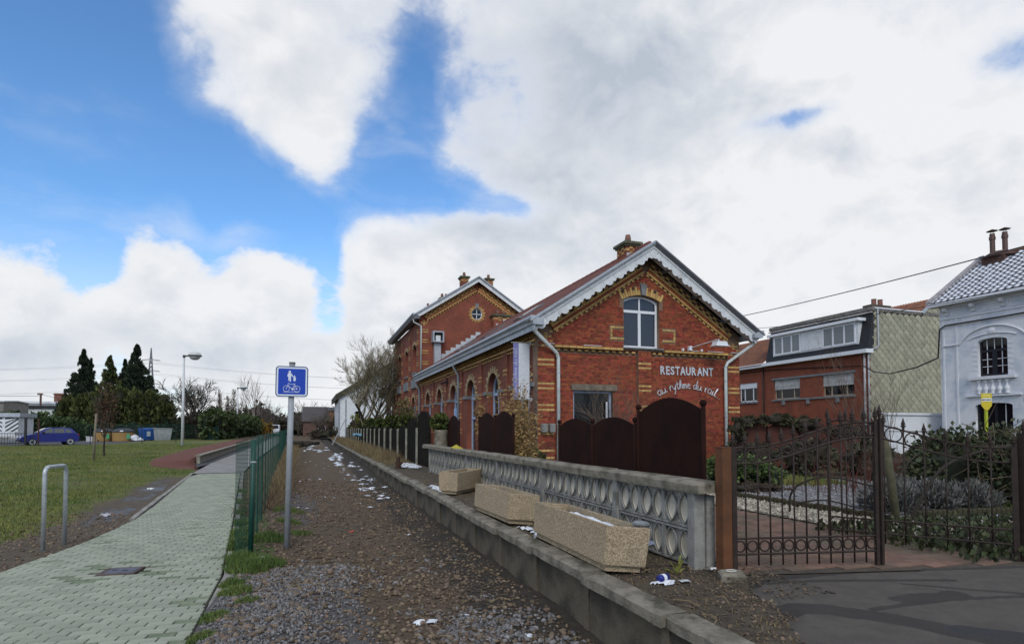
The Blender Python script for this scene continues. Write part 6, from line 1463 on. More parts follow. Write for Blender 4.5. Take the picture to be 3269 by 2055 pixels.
b = MB(); b.add([M @ Vector(v) for v in [(-.75, -.5, .1), (.62, -.5, .1), (.62, .5, .1), (-.75, .5, .1), (-.85, -.62, 1.3), (.80, -.62, 1.25), (.80, .62, 1.25), (-.85, .62, 1.3)]], [(3, 2, 1, 0), (4, 5, 6, 7), (0, 1, 5, 4), (1, 2, 6, 5), (2, 3, 7, 6), (3, 0, 4, 7)]); b.build('tub', STC, t)
for x in (-.5, -.25, 0, .25, .5): b = MB(); b.cbox((0, 0, 0), (.03, .03, 1.05), M=M @ Matrix.Translation((x, -.57, .65)) @ Matrix.Rotation(radians(-5), 4, 'X')); b.build('rib', STC, t)
b = MB(); b.cbox((0, 0, 0), (1.8, 1.35, .06), M=M @ Matrix.Translation((-.02, 0, 1.31)) @ Matrix.Rotation(radians(2), 4, 'Y')); b.build('lid', STC, t)
BAG = mat('white_bag', (.62, .64, .67), (.5, .52, .55), 5, .5)
for i, (dx_, dy_, r, lab) in enumerate(((0, 0, .42, 'biggest white rubbish bag in the heap beside the round container'), (.45, .1, .34, 'white rubbish bag at the right of the heap'), (.2, -.3, .30, 'low white rubbish bag at the front of the heap'), (-.1, .25, .36, 'white rubbish bag leaning on the round container at the back of the heap'))):
    b = MB(); V = IV.copy(); V = V * (1 + .22 * np.sin(V[:, [1]] * 5 + i) * np.cos(V[:, [0]] * 4)); V = V * np.array([r, r, r * (.9 if i in (0, 3) else .6)]) + np.array([-16.45 + dx_, 67.3 + dy_, .31 + r * (.8 if i in (0, 3) else .5)])
    b.add(V, [tuple(f) for f in IF]); tag(b.build('rubbish_bag', BAG, smooth=True), lab, 'bag', 'heap of white rubbish bags')
for x, y, s, lab in ((-20.35, 67.6, .5, 'pale carton standing left of the smaller round container'), (-19.85, 67.4, .32, 'small brown carton beside the pale carton')):
    b = MB(); b.cbox((x, y, .31 + s / 2), (s, s * .7, s)); b.box(x - s / 2 - .05, x - .02, y - .2, y - .17, .31 + s * .9, .31 + s * 1.05); tag(b.build('carton', mat('carton_%d' % int(s * 100), (.45, .45, .48) if s > .4 else (.35, .27, .17), None, rough=.8)), lab, 'box')
# far green fence behind the car park
t = thing('car_park_fence', 'dark green mesh fence along the back of the car park', 'fence', (-27, 74.5, .3))
GRD = mat('dark_green_mesh', (.006, .030, .020), None, rough=.6)
for k in range(9):
    xa = -26 + k * 1.6; ya = 73.0 - .12 * k
    b = MB(); b.tube([(xa, ya, .2), (xa, ya, 2.1)], .03, 6); b.build('post', GRD, t)
    b = MB()
    for i in range(22): q = i / 22; b.tube([(xa + 1.6 * q, ya - .12 * q, .4), (xa + 1.6 * q, ya - .12 * q, 2.05)], .006, 3)
    for i in range(12): z = .4 + i * .15; b.tube([(xa, ya, z), (xa + 1.6, ya - .12, z)], .006, 3)
    b.build('mesh_panel', GRD, t)
for k, (x, y) in enumerate(((-14.6, 50.6), (-11.6, 51.4), (-17.6, 51.6))):
    pass
t = thing('lawn_posts_fence', 'thin dark wire fence between lawn and car park', 'fence', (-17, 52, .3))
for k, (u_, y) in enumerate(((-19.3, 52.4), (-16.1, 53.6), (-12.9, 54.8), (-10.6, 55.6))):
    b = MB(); b.tube([(u_, y, .2), (u_, y, 1.75)], .028, 6); b.build('post', IRONK, t)
b = MB()
for z in (.6, 1.1, 1.6): b.tube([(-19.3, 52.4, z), (-16.1, 53.6, z), (-12.9, 54.8, z), (-10.6, 55.6, z)], .004, 3)
b.build('wire', IRONK, t)
# black railing gate at the left edge
RG = thing('black_railing_gate', 'black iron railing gate at the left edge in front of the white shed', 'gate', (-22, 53.6, .2))
b = MB(); b.box(-20.30, -20.16, 53.5, 53.64, .1, 2.42); b.build('post', IRONK, RG); b = MB(); b.box(-19.2, -19.12, 52.8, 52.88, .1, 2.35); b.build('slim_post', mat('rusty_slim', (.06, .025, .018), None, rough=.8), RG)
for z in (.45, 1.2, 2.40):
    b = MB(); b.box(-24.5, -20.3, 53.55, 53.60, z, z + .05); b.build('rail', IRONK, RG)
for i in range(24):
    b = MB(); x = -24.4 + i * .17; b.tube([(x, 53.57, .2), (x, 53.57, 1.2)], .014, 5); b.build('bar', IRONK, RG)
for x in (-21.9, -23.5): b = MB(); b.tube([(x, 53.57, .2), (x, 53.57, 2.4)], .03, 6); b.build('upright', IRONK, RG)
# white shed with black chevrons
SH = thing('white_shed', 'white shed wall with black chevron boards behind the railing', 'shed', (-27, 64, .2))
b = MB(); b.box(-33, -24.7, 63.9, 67, .2, 2.62); b.build('wall', WHITE, SH)
b = MB(); b.box(-33.2, -24.5, 63.7, 67.2, 2.62, 2.98); b.build('roof', ZINC, SH)
for cx in (-25.75, -28.2):
    for i in range(6):
        for s_ in (-1, 1):
            b = MB(); z = .9 + i * .38; b.prism([(0, z), (s_ * .95, z + .75), (s_ * .95, z + .87), (0, z + .12)], lambda a, c_, d: (cx + s_ * .12 + a, d, min(c_, 2.55)), 63.86, 63.9); b.build('chevron_board', IRONK, SH, fix=True)
b = MB(); b.box(-26.15, -25.35, 63.82, 63.86, .75, 1.35); b.build('vent_panel', WHITE, SH)
b = MB(); b.box(-33, -24.0, 61.5, 63.2, .95, 1.3); tag(b.build('white_low_roof', WHITE), 'flat white low roof below the chevron shed', 'roof')
# distant roofs on the left
def house(name, label, x0, x1, y0, y1, z0, eave, ridge, wm, rm, axis='x', chim=(), wins=(), cat='house', face='y'):
    t = thing(name, label, cat, ((x0 + x1) / 2, y0, z0)); b = MB(); b.box(x0, x1, y0, y1, z0, eave)
    if axis == 'y':      # ridge along y, gable faces -y
        xm = (x0 + x1) / 2; b.add([(x0, y0, eave), (x1, y0, eave), (xm, y0, ridge)], [(0, 1, 2)]); b.add([(x0, y1, eave), (x1, y1, eave), (xm, y1, ridge)], [(0, 2, 1)])
        b.build('wall', wm, t); b = MB(); o_ = .3; sl_ = (ridge - eave) / (xm - x0)
        for s_, xe in ((-1, x0 - o_), (1, x1 + o_)):
            b.add([(xm, y0 - .2, ridge + .06), (xm, y1 + .2, ridge + .06), (xe, y1 + .2, eave - o_ * sl_ + .06), (xe, y0 - .2, eave - o_ * sl_ + .06), (xm, y0 - .2, ridge + .18), (xm, y1 + .2, ridge + .18), (xe, y1 + .2, eave - o_ * sl_ + .18), (xe, y0 - .2, eave - o_ * sl_ + .18)], [(0, 1, 2, 3), (4, 5, 6, 7), (0, 3, 7, 4), (2, 1, 5, 6), (3, 2, 6, 7)])
        b.build('roof', rm, t)
    else:
        ym = (y0 + y1) / 2; b.add([(x0, y0, eave), (x0, y1, eave), (x0, ym, ridge)], [(0, 1, 2)]); b.add([(x1, y0, eave), (x1, y1, eave), (x1, ym, ridge)], [(0, 2, 1)]); b.build('wall', wm, t)
        b = MB(); o_ = .3; sl_ = (ridge - eave) / (ym - y0)
        for ye in (y0 - o_, y1 + o_):
            b.add([(x0 - .2, ym, ridge + .06), (x1 + .2, ym, ridge + .06), (x1 + .2, ye, eave - o_ * sl_ + .06), (x0 - .2, ye, eave - o_ * sl_ + .06), (x0 - .2, ym, ridge + .2), (x1 + .2, ym, ridge + .2), (x1 + .2, ye, eave - o_ * sl_ + .2), (x0 - .2, ye, eave - o_ * sl_ + .2)], [(0, 1, 2, 3), (4, 5, 6, 7), (0, 3, 7, 4), (1, 2, 6, 5), (3, 2, 6, 7)])
        b.build('roof', rm, t)
    for cx, cy, zt, w_ in chim: b = MB(); b.box(cx - w_ / 2, cx + w_ / 2, cy - w_ / 2, cy + w_ / 2, eave, zt); b.box(cx - w_ * .6, cx + w_ * .6, cy - w_ * .6, cy + w_ * .6, zt - .25, zt - .12); b.build('chimney', mat('far_chimney', (.16, .07, .05), None), t)
    for a, c_, za, zb in wins:
        b = MB()
        if face == 'y': b.box(a, c_, y0 - .05, y0 + .02, za, zb)
        else: b.box(x0 - .05, x0 + .02, a, c_, za, zb)
        w2 = b.build('window', PVC, t); b = MB()
        if face == 'y': b.box(a + .08, c_ - .08, y0 - .07, y0 - .051, za + .08, zb - .08)
        else: b.box(x0 - .07, x0 - .051, a + .08, c_ - .08, za + .08, zb - .08)
        b.build('pane', GLS2, w2)
    return t
SLATE = mat('dark_slate_roof', (.045, .048, .056), (.03, .032, .038), 2, .7); FBR = mat('far_brick', (.13, .070, .052), (.09, .052, .042), 2, .9)
b = MB(); b.box(-58, -44.6, 116, 124, .2, 4.75); wb = thing('white_flat_building', 'long white flat-roofed building with dark roof edge behind the shrubs', 'building', (-45, 116, .2)); b = MB(); b.box(-46.5, -30, 115.5, 124, .2, 4.9); b.build('wall', WHITE, wb)
b = MB(); b.box(-47, -29.8, 115.2, 124.2, 4.9, 5.35); b.build('roof_edge', IRONK, wb); b = MB(); b.tube([(-38.6, 115.4, .3), (-38.6, 115.4, 4.9)], .12, 6); b.build('downpipe', IRONK, wb)
house('far_house', 'distant brick house with chimney rising beside the tall conifers', -47.5, -39, 131, 139, .2, 4.6, 7.0, FBR, SLATE, 'y', ((-44.6, 132, 8.2, 1.5),), ())
house('far_house', 'distant pale flat building with a brick chimney at the left edge', -62, -42, 104, 112, .2, 5.4, 5.6, mat('far_grey_wall', (.22, .20, .19), (.17, .16, .15), 1, .9), mat('pale_roof', (.5, .52, .55), None), 'x', ((-44.7, 105, 7.6, .8),), ())
b = MB(); lb = thing('far_white_hall', 'distant low hall with stepped white roof line left of the conifers', 'building', (-52, 128, .2)); b.box(-60, -42, 128, 134, .2, 6.1); b.build('wall', mat('off_white_far', (.55, .55, .55), None), lb); b = MB(); b.box(-60.3, -44, 127.7, 134.3, 6.1, 6.5); b.build('roof', PVC, lb)
house('far_house', 'distant slate-roofed brick house between the conifers', -33.5, -27.5, 118, 126, .2, 6.2, 9.2, FBR, SLATE, 'y')
t = thing('utility_pole', 'distant utility pole above the white flat building', 'pole', (-45.5, 121.7, 0)); b = MB(); b.tube([(-45.5, 126, 0), (-45.5, 126, 7.9)], .16, 6); b.build('shaft', FBR, t); b = MB(); b.box(-46, -45.2, 125.9, 126.1, 7.6, 7.9); b.build('crossarm', FBR, t)
b = MB(); b.tube([(-45.5, 126, 7.7), (-44, 128, 7.2), (-42.5, 131, 7.0)], .03, 4); b.tube([(-45.5, 126, 7.4), (-58, 122, 6.9)], .03, 4); b.build('cable', IRONK, t)
# pylon
PY = thing('pylon', 'tall steel lattice pylon far behind the conifers', 'pylon', (-83, 367, 0)); STL = mat('pylon_steel', (.16, .17, .19), None, rough=.6)
b = MB(); px, py = -83.0, 367.5
def hw(z): return 4.2 - 3.2 * min(1, z / 30) if z < 30 else max(.05, 1.0 - .95 * (z - 30) / 16)
lv = [0, 6, 11, 15.5, 19.5, 23, 26, 29, 31.5, 34, 36.5, 39, 41.5, 44, 46]
for a, c_ in zip(lv, lv[1:]):
    for s1 in (-1, 1):
        for s2 in (-1, 1):
            b.tube([(px + s1 * hw(a), py + s2 * hw(a), a), (px + s1 * hw(c_), py + s2 * hw(c_), c_)], .20, 4)
        b.tube([(px - hw(a), py + s1 * hw(a), a), (px + hw(c_), py + s1 * hw(c_), c_)], .12, 3); b.tube([(px + hw(a), py + s1 * hw(a), a), (px - hw(c_), py + s1 * hw(c_), c_)], .08, 3)
b.build('tower', STL, PY)
for z in (26, 33, 39): b = MB(); b.tube([(px - 4.6, py, z), (px, py, z + 1.0), (px + 4.6, py, z)], .12, 4); b.tube([(px - 4.6, py, z), (px + 4.6, py, z)], .12, 4); b.build('crossarm', STL, PY)
for i, z in enumerate((26, 33, 39)):
    for s_ in (-1, 1):
        b = MB(); 
        for sgn in (-1, 1):
            b.tube([(px + s_ * 4.5 + sgn * 260 * q, py - 70 * q * sgn * .4, z - 1.2 - 14 * 4 * q * (1 - q) * .5) for q in [k / 10 for k in range(11)]], .045, 3)
        tag(b.build('power_line', STL), 'faint %s high voltage conductor on the %s side of the pylon' % (('lowest', 'middle', 'highest')[i], 'left' if s_ < 0 else 'right'), 'cable', 'conductors on the pylon')
# end of the line: houses, van
house('far_house', 'brick house with steep slate roof where the track bed ends', -1.2, 3.4, 117.5, 126, .1, 3.0, 5.7, FBR, mat('brown_slate_roof', (.075, .066, .066), (.055, .05, .05), 2, .8), 'x', (), ((1.6, 2.9, 1.2, 2.0),))
house('far_house', 'orange brick house with a small white window beside the slate roof house', 3.5, 7.5, 117, 125, .1, 4.9, 5.6, mat('orange_brick', (.24, .12, .055), (.18, .09, .045), 2, .9), SLATE, 'x', (), ((4.3, 5.6, 1.4, 2.3),))
t = thing('white_van', 'white van parked far off beyond the yellow bush', 'van', (-6.2, 118.6, .3))
b = MB(); b.prism([(-2.2, .35), (2.2, .35), (2.2, 1.1), (1.6, 1.3), (1.2, 2.0), (-2.2, 2.0)], lambda a, c_, d: (-6.2 + d, 118.6 - a * .9, .3 + c_), -.85, .85); b.build('body', WHITE, t, fix=True)
b = MB(); b.add([(-6.9, 116.95, 1.62), (-5.5, 116.95, 1.62), (-5.55, 117.35, 2.2), (-6.85, 117.35, 2.2)], [(0, 1, 2, 3)]); b.build('windscreen', GLS2, t)
for q in (-.8, .8):
    for a in (-1.3, 1.3): b = MB(); b.tube([(-6.2 + q - .08, 118.6 - a, .58), (-6.2 + q + .08, 118.6 - a, .58)], .3, 12); b.build('wheel', RUB, t)
# white gabled building beyond the station
WG = thing('white_gable_building', 'white rendered building with a mossy sloping roof beyond the willow', 'building', (8, 80, .3))
b = MB(); b.add([(3.7, 80, .2), (15.5, 80, .2), (15.5, 80, 11.6), (12.6, 80, 11.3), (3.7, 80, 5.7), (3.7, 96, .2), (3.7, 96, 5.7)], [(0, 1, 2, 3, 4), (0, 4, 6, 5)]); b.build('wall', WHITE, WG)
b = MB(); b.prism([(3.2, 5.3), (12.6, 11.2), (12.6, 12.0), (3.2, 6.1)], lambda a, c_, d: (a, d, c_), 79.6, 96); b.build('roof', mat('mossy_roof', (.065, .06, .04), (.04, .04, .028), 2, .95), WG, fix=True)
for x0, x1, z0, z1 in ((8.6, 9.7, 5.6, 7.0), (5.6, 6.6, 2.6, 4.0), (10.6, 11.6, 2.6, 4.2)):
    b = MB(); b.box(x0, x1, 79.93, 80.02, z0, z1); w2 = b.build('window', PVC, WG); b = MB(); b.box(x0 + .1, x1 - .1, 79.90, 79.93, z0 + .1, z1 - .1); b.build('pane', GLS2, w2)
b = MB(); b.box(3.66, 3.72, 79.9, 80.0, .2, 5.6); b.tube([(3.6, 79.85, .2), (3.6, 79.85, 6)], .06, 6); b.build('downpipe', GREYP, WG)
b = MB(); b.box(10.2, 13, 60, 66, .3, 4.2); tag(b.build('dark_lean_to', mat('lean_to_dark', (.05, .04, .03), (.035, .03, .025), 3, .9)), 'dark low outbuilding between the station wing and the white building', 'shed')
# debris pile on the old track: log and snow
t = thing('log_pile', 'heap of rotten logs with snow lying on the old track bed', 'log pile', (-.9, 50, .1))
for i in range(7):
    a = random.uniform(-.6, .6); x, y = -1.0 + random.uniform(-1, 1.2), 50 + random.uniform(-1.2, 1.2); z = .16 + (i % 3) * .16
    b = MB(); b.tube([(x - .8 * cos(a), y - .8 * sin(a), z), (x + .8 * cos(a), y + .8 * sin(a), z + random.uniform(-.1, .15))], [.10, .13], 8); b.build('log', BARK, t, smooth=True)
t = thing('old_bench', 'dark fallen bench frame at the end of the track bed', 'bench', (2.2, 70, .1))
b = MB(); b.box(1.2, 3.2, 70, 70.5, .45, .52); b.build('seat', IRONK, t)
for x in (1.4, 3.0): b = MB(); b.box(x - .05, x + .05, 70.1, 70.4, .0, .45); b.build('leg', IRONK, t)
t = thing('leaning_pole', 'grey poles leaning at the far end of the sleeper fence', 'pole', (2.6, 56, .3))
b = MB(); b.tube([(1.9, 54, .15), (3.3, 58, 2.6)], .05, 6); b.build('leaning_rail', GREYP, t); b = MB(); b.tube([(3.5, 62, .2), (3.5, 62, 4.6)], .08, 6); b.build('upright', GREYP, t)
t = thing('tree_stump', 'short dark rotten stump beside the snow on the platform', 'stump', (2.62, 18.3, .38)); b = MB(); b.tube([(2.62, 18.3, .36), (2.60, 18.3, .52), (2.63, 18.32, .72)], [.10, .075, .06], 8); b.tube([(2.62, 18.3, .45), (2.74, 18.3, .55)], [.06, .04], 6); b.build('stump', mat('rotten_wood', (.06, .028, .018), (.035, .02, .014), 9, .95, .5, 30), t)

# ------------------------------------------------------------------ brick town house with dormer, and its neighbour
HX = 35.4
BH = thing('brick_house', 'red brick house with black mansard dormer and white shutters half down', 'house', (HX, 29, .3))
HB = brick_mat('house_brick', 'y', (.26, .062, .030), (.20, .050, .026), (.17, .085, .055))
def hx_holes(lst): return [rect(-b_, -a_, z0, z1) for a_, b_, z0, z1 in lst]
hw_ = [(30.1, 32.7, 3.92, 5.45), (34.8, 37.4, 3.92, 5.48)]
slab('facade', [(-38.25, .3), (-29.0, .3), (-29.0, 6.7), (-38.25, 6.7)], hx_holes(hw_), .3, FX(HX), HB, BH)
for a_, c_, z0, z1 in hw_:
    b = MB(); xg = HX + .14
    b.box(xg, xg + .06, a_, a_ + .09, z0, z1); b.box(xg, xg + .06, c_ - .09, c_, z0, z1); b.box(xg, xg + .06, a_ + .09, c_ - .09, z0, z0 + .08); b.box(xg, xg + .06, a_ + .62, a_ + .72, z0 + .08, z1); b.box(xg, xg + .06, c_ - .72, c_ - .62, z0 + .08, z1); f_ = b.build('window_frame', mat('tan_frame', (.38, .32, .24), None, rough=.6), BH)
    b = MB(); b.box(xg + .03, xg + .036, a_, c_, z0, z1); b.build('pane', GLS2, f_)
    b = MB(); b.box(xg + .042, xg + .05, a_ + .75, c_ - .75, z0, z1); b.build('net_curtain', mat('net_curtain', (.34, .35, .36), (.26, .27, .28), 30, .9), f_)
    zs_ = z1 - .80; sh = MB(); 
    nsl = 13
    shp = None
    for i in range(nsl):
        b = MB(); zz_ = zs_ + i * .8 / nsl; b.box(HX + .05 + random.uniform(0, .012), HX + .075, a_ + .02, c_ - .02, zz_, zz_ + .8 / nsl - .008); o_ = b.build('shutter_slat', mat('worn_shutter', (.50, .50, .49), (.36, .355, .35), 3.5, .8, island=.12), f_)
b = MB(); b.box(HX - .07, HX + .05, 29.95, 37.6, 5.46, 5.62); b.build('lintel_band', STONE, BH); b = MB(); b.box(HX - .09, HX + .05, 29.95, 37.6, 3.79, 3.915); b.build('sill_band', STONE, BH)
for y_ in (31.4, 34.0, 36.4): b = MB(); b.box(HX - .12, HX, y_ - .12, y_ + .12, 3.45, 3.78); b.build('sill_bracket', STONE, BH)
# gutter and mansard
b = MB(); b.box(HX - .45, HX + .2, 28.75, 38.3, 6.66, 6.92); b.build('gutter', PVC, BH)
MANS = mat('black_mansard_slate', (.016, .017, .022), (.010, .011, .014), 5, .6, .2, 20)
b = MB(); b.add([(HX - .05, 28.98, 6.92), (HX - .05, 38.25, 6.92), (HX + .55, 38.25, 9.55), (HX + .55, 28.98, 9.55), (HX + .55, 28.98, 6.92), (HX + .55, 38.25, 6.92)], [(0, 1, 2, 3), (0, 3, 4), (1, 5, 2)]); b.build('mansard', MANS, BH)
b = MB(); b.box(HX + .45, HX + 7.3, 28.95, 38.25, 9.55, 9.78); b.box(HX + .38, HX + .6, 28.93, 38.28, 9.6, 9.85); b.build('flat_roof', mat('weathered_roof_edge', (.22, .20, .18), (.10, .095, .09), 6, .9), BH)
b = MB(); b.box(HX + .30, HX + .42, 28.93, 38.28, 9.42, 9.50); b.build('parapet_strip', mat('pale_strip', (.46, .44, .42), (.3, .28, .27), 4, .8), BH)
b = MB(); b.box(HX - .02, HX + .5, 29.7, 37.45, 7.38, 8.95); dm = b.build('dormer', WHITE, BH)
b = MB(); b.box(HX - .30, HX + .5, 29.45, 37.8, 8.95, 9.15); b.build('dormer_roof', PVC, dm)
for a_, c_ in ((29.85, 32.6), (34.6, 37.3)):
    b = MB(); xq = HX - .08; b.box(xq, xq + .05, a_, c_, 7.45, 7.56); b.box(xq, xq + .05, a_, c_, 8.80, 8.92)
    for q in (0, .33, .67, 1): y_ = a_ + (c_ - a_) * q; b.box(xq, xq + .05, y_ - .06 + (.06 if q == 0 else (-.06 if q == 1 else 0)), y_ + .06 + (.06 if q == 0 else (-.06 if q == 1 else 0)), 7.56, 8.80)
    f_ = b.build('dormer_window', PVC, BH)
    for k in range(3):
        b = MB(); ya, yb_ = a_ + (c_ - a_) * k / 3 + .07, a_ + (c_ - a_) * (k + 1) / 3 - .07; b.box(xq + .02, xq + .026, ya, yb_, 7.57, 8.79); b.build('pane', glass_mat('curtained_glass', (.12, .12, .12), .08), f_)
b = MB(); b.box(HX - .07, HX - .03, 32.62, 34.58, 7.5, 8.9); b.build('dormer_panel', WHITE, BH)
pipe(BH, [(HX - .06, 29.22, 6.7), (HX - .06, 29.22, .3)], .07, mat('two_tone_pipe', (.50, .50, .52), (.28, .27, .28), 1, .5)); pipe(BH, [(HX - .05, 28.93, 6.7), (HX - .05, 28.93, .3)], .05, ZINC)
pipe(BH, [(HX + .85, 28.9, 9.7), (HX + .85, 28.9, 7.2), (HX + .6, 28.9, 7.0), (HX - .2, 28.85, 6.85)], .05, ZINC)
# slate-hung side wall, each diamond its own slate
SLT = mat('moss_stained_slate', (.36, .345, .262), (.27, .26, .19), 4, .85, .3, 30, island=.16, c3=(.15, .15, .10), s3=.5, f3=.5)
sw_poly = [(35.42, .3), (43.2, .3), (43.2, 10.35), (42.25, 10.9), (40.55, 9.72), (36.0, 9.72), (35.45, 6.9)]
side_h = slab('side_wall', sw_poly, [], .3, FY(29.02), mat('slate_batten', (.10, .10, .075), None), BH)
dg_ = .57; n_s = 0; dm_ = MB(); hd = dg_ / 2
dm_.add([(0, -.028, -hd), (hd * .97, -.014, 0), (0, -.002, hd), (-hd * .97, -.014, 0)], [(0, 1, 2, 3)]); dm_.add([(0, -.018, -hd), (hd * .97, -.004, 0), (0, .006, hd), (-hd * .97, -.004, 0)], [(3, 2, 1, 0)]); o0 = 0
dm_.f += [(0, 4, 5, 1), (3, 7, 4, 0)]; dm_.mi += [0, 0]
sme = dm_.mesh('slate'); sme.materials.append(SLT)
for r in range(40):
    for c_ in range(16):
        x = 35.35 + c_ * dg_ + (hd if r % 2 else 0); z = .5 + r * hd
        if z < 2.1 or not all(inpoly(x + ax, z + az_, sw_poly) for ax, az_ in ((0, 0), (hd * .6, 0), (-hd * .6, 0), (0, hd * .6), (0, -hd * .6))): continue
        if x > 43.0: continue
        piece('slate', sme, Matrix.Translation((x, 29.0 - .004 * (r % 2), z)) @ Matrix.Rotation(random.gauss(0, .012), 4, 'Y') @ Matrix.Rotation(random.gauss(0, .012), 4, 'X'), side_h); n_s += 1
b = MB(); b.box(36.0, 40.6, 28.9, 29.1, 9.72, 9.80); b.build('wall_capping', PVC, BH)
b = MB(); b.add([(40.5, 28.88, 9.72), (42.25, 28.88, 10.98), (42.25, 28.88, 10.82), (40.6, 28.88, 9.6), (40.5, 29.2, 9.72), (42.25, 29.2, 10.98)], [(0, 1, 2, 3), (0, 4, 5, 1)]); b.add([(42.25, 28.88, 10.98), (43.3, 28.88, 10.3), (43.3, 28.88, 10.15), (42.25, 28.88, 10.82)], [(0, 1, 2, 3)]); b.build('verge', ZINC, BH)
kind(tiled_roof(BH, 29.1, 38, 42.25, 10.9, 1.9, -1, mat('orange_roof_tile', (.26, .10, .05), (.17, .065, .04), 2, .8, island=.2)), 'stuff')
b = MB(); b.box(37.3, 39.2, 30.2, 30.9, 9.7, 10.35); ch = b.build('chimney', mat('mossy_chimney', (.10, .08, .06), (.07, .055, .045), 6, .95), BH)
for x in (37.9, 38.5): b = MB(); b.lathe([(.17, 0), (.16, .4), (.18, .45)], 12, (x, 30.5, 10.35)); b.build('chimney_pot', MATS['clay_pot'], ch)
NH = thing('neighbour_house', 'adjoining brick house with red tiled roof and snow, left of the mansard house', 'house', (HX, 39, .3))
slab('facade', [(-52, .3), (-38.27, .3), (-38.27, 6.7), (-52, 6.7)], hx_holes([(39.3, 41.4, 3.85, 5.45)]), .3, FX(HX), HB, NH)
kind(tiled_roof(NH, 38.3, 52, HX + 4.0, 6.9 + 4.3 * SL, 4.5, -1, MATS['orange_roof_tile']), 'stuff')
b = MB(); b.box(HX - .45, HX + .1, 38.32, 52, 6.62, 6.92); b.build('gutter', PVC, NH)
b = MB(); xg = HX + .1; a_, c_, z0, z1 = 39.3, 41.4, 3.85, 5.45
b.box(xg, xg + .06, a_, a_ + .1, z0, z1); b.box(xg, xg + .06, c_ - .1, c_, z0, z1); b.box(xg, xg + .06, a_, c_, z0, z0 + .1); b.box(xg - .05, xg + .06, a_, c_, z1 - .45, z1); b.box(xg, xg + .06, a_ + .5, a_ + .6, z0, z1); b.box(xg, xg + .06, c_ - .6, c_ - .5, z0, z1); f_ = b.build('window_frame', PVC, NH); b = MB(); b.box(xg + .03, xg + .035, a_, c_, z0, z1); b.build('pane', GLS2, f_)
b = MB(); b.box(HX - .1, HX + .05, 39.2, 41.5, 3.72, 3.84); b.build('sill', STONE, NH); pipe(NH, [(HX - .06, 38.5, 6.6), (HX - .06, 38.5, .3)], .05, BLACK)
b = MB(); b.box(HX + .9, HX + 1.7, 38.4, 39.0, 7.6, 8.2)

# ------------------------------------------------------------------ white painted house on the right
VX = 28.7
WH = thing('white_house', 'white painted brick house with snowy tiled roof and black arched windows', 'house', (VX, 18, .3))
WHP = mat('white_house_paint', (.73, .74, .78), (.66, .67, .71), 3, .75, .15, 40, c3=(.40, .41, .43), s3=1.2, f3=.15)
WBR = brick_mat('white_brick', 'y', (.73, .74, .78), (.69, .70, .74), (.64, .65, .69), bump=.3)
def win_arch(yc, w_, z0, z1, rise): r = w_ / 2; return [(-yc - r, z0), (-yc + r, z0)] + [(-yc + r * cos(pi * i / 10), z1 + rise * sin(pi * i / 10)) for i in range(11)]
wh = [win_arch(17.4, 1.18, 3.95, 5.50, .15), win_arch(17.42, 1.5, 1.1, 2.62, .12), win_arch(14.2, 1.18, 3.95, 5.50, .15), win_arch(14.2, 1.5, 1.1, 2.62, .12)]
slab('facade', [(-19.65, .3), (-11.0, .3), (-11.0, 7.45), (-19.65, 7.45)], wh, .3, FX(VX), WBR, WH)
b = MB(); b.box(VX + .02, VX + 8, 19.35, 19.63, .3, 7.4); b.add([(VX, 19.64, 7.4), (VX + 7, 19.64, 7.4), (VX + 3.5, 19.64, 9.8)], [(0, 1, 2)]); b.build('end_wall', WHP, WH)
b = MB(); b.prism([(-.45, 7.42), (-.45, 7.56), (.1, 7.56), (.1, 7.42)], lambda a, c_, d: (VX + a, d, c_), 11, 20.0); b.build('eaves_board', PVC, WH, fix=True)
b = MB(); b.box(VX - .04, VX + .0, 11, 19.65, 6.78, 6.84); b.box(VX - .05, VX, 11, 19.65, 7.30, 7.42); b.build('frieze_moulding', WHP, WH)
for y_ in (19.3, 18.1, 16.9, 15.7, 14.5, 13.3): b = MB(); b.prism([(0, 7.30), (-.26, 7.30), (-.24, 7.18), (-.10, 7.08), (-.08, 6.98), (0, 6.95)], lambda a, c_, d: (VX + a, d, c_), y_ - .08, y_ + .08); b.build('bracket', WHP, WH, fix=True)
for y_ in (18.7, 17.5, 16.3, 15.1):
    b = MB(); frame = [(y_ - .48, y_ + .48, 6.90, 6.93), (y_ - .48, y_ + .48, 7.18, 7.21), (y_ - .48, y_ - .45, 6.93, 7.18), (y_ + .45, y_ + .48, 6.93, 7.18)]
    for ya, yb_, za, zb in frame: b.box(VX - .025, VX, ya, yb_, za, zb)
    b.build('frieze_panel', WHP, WH)
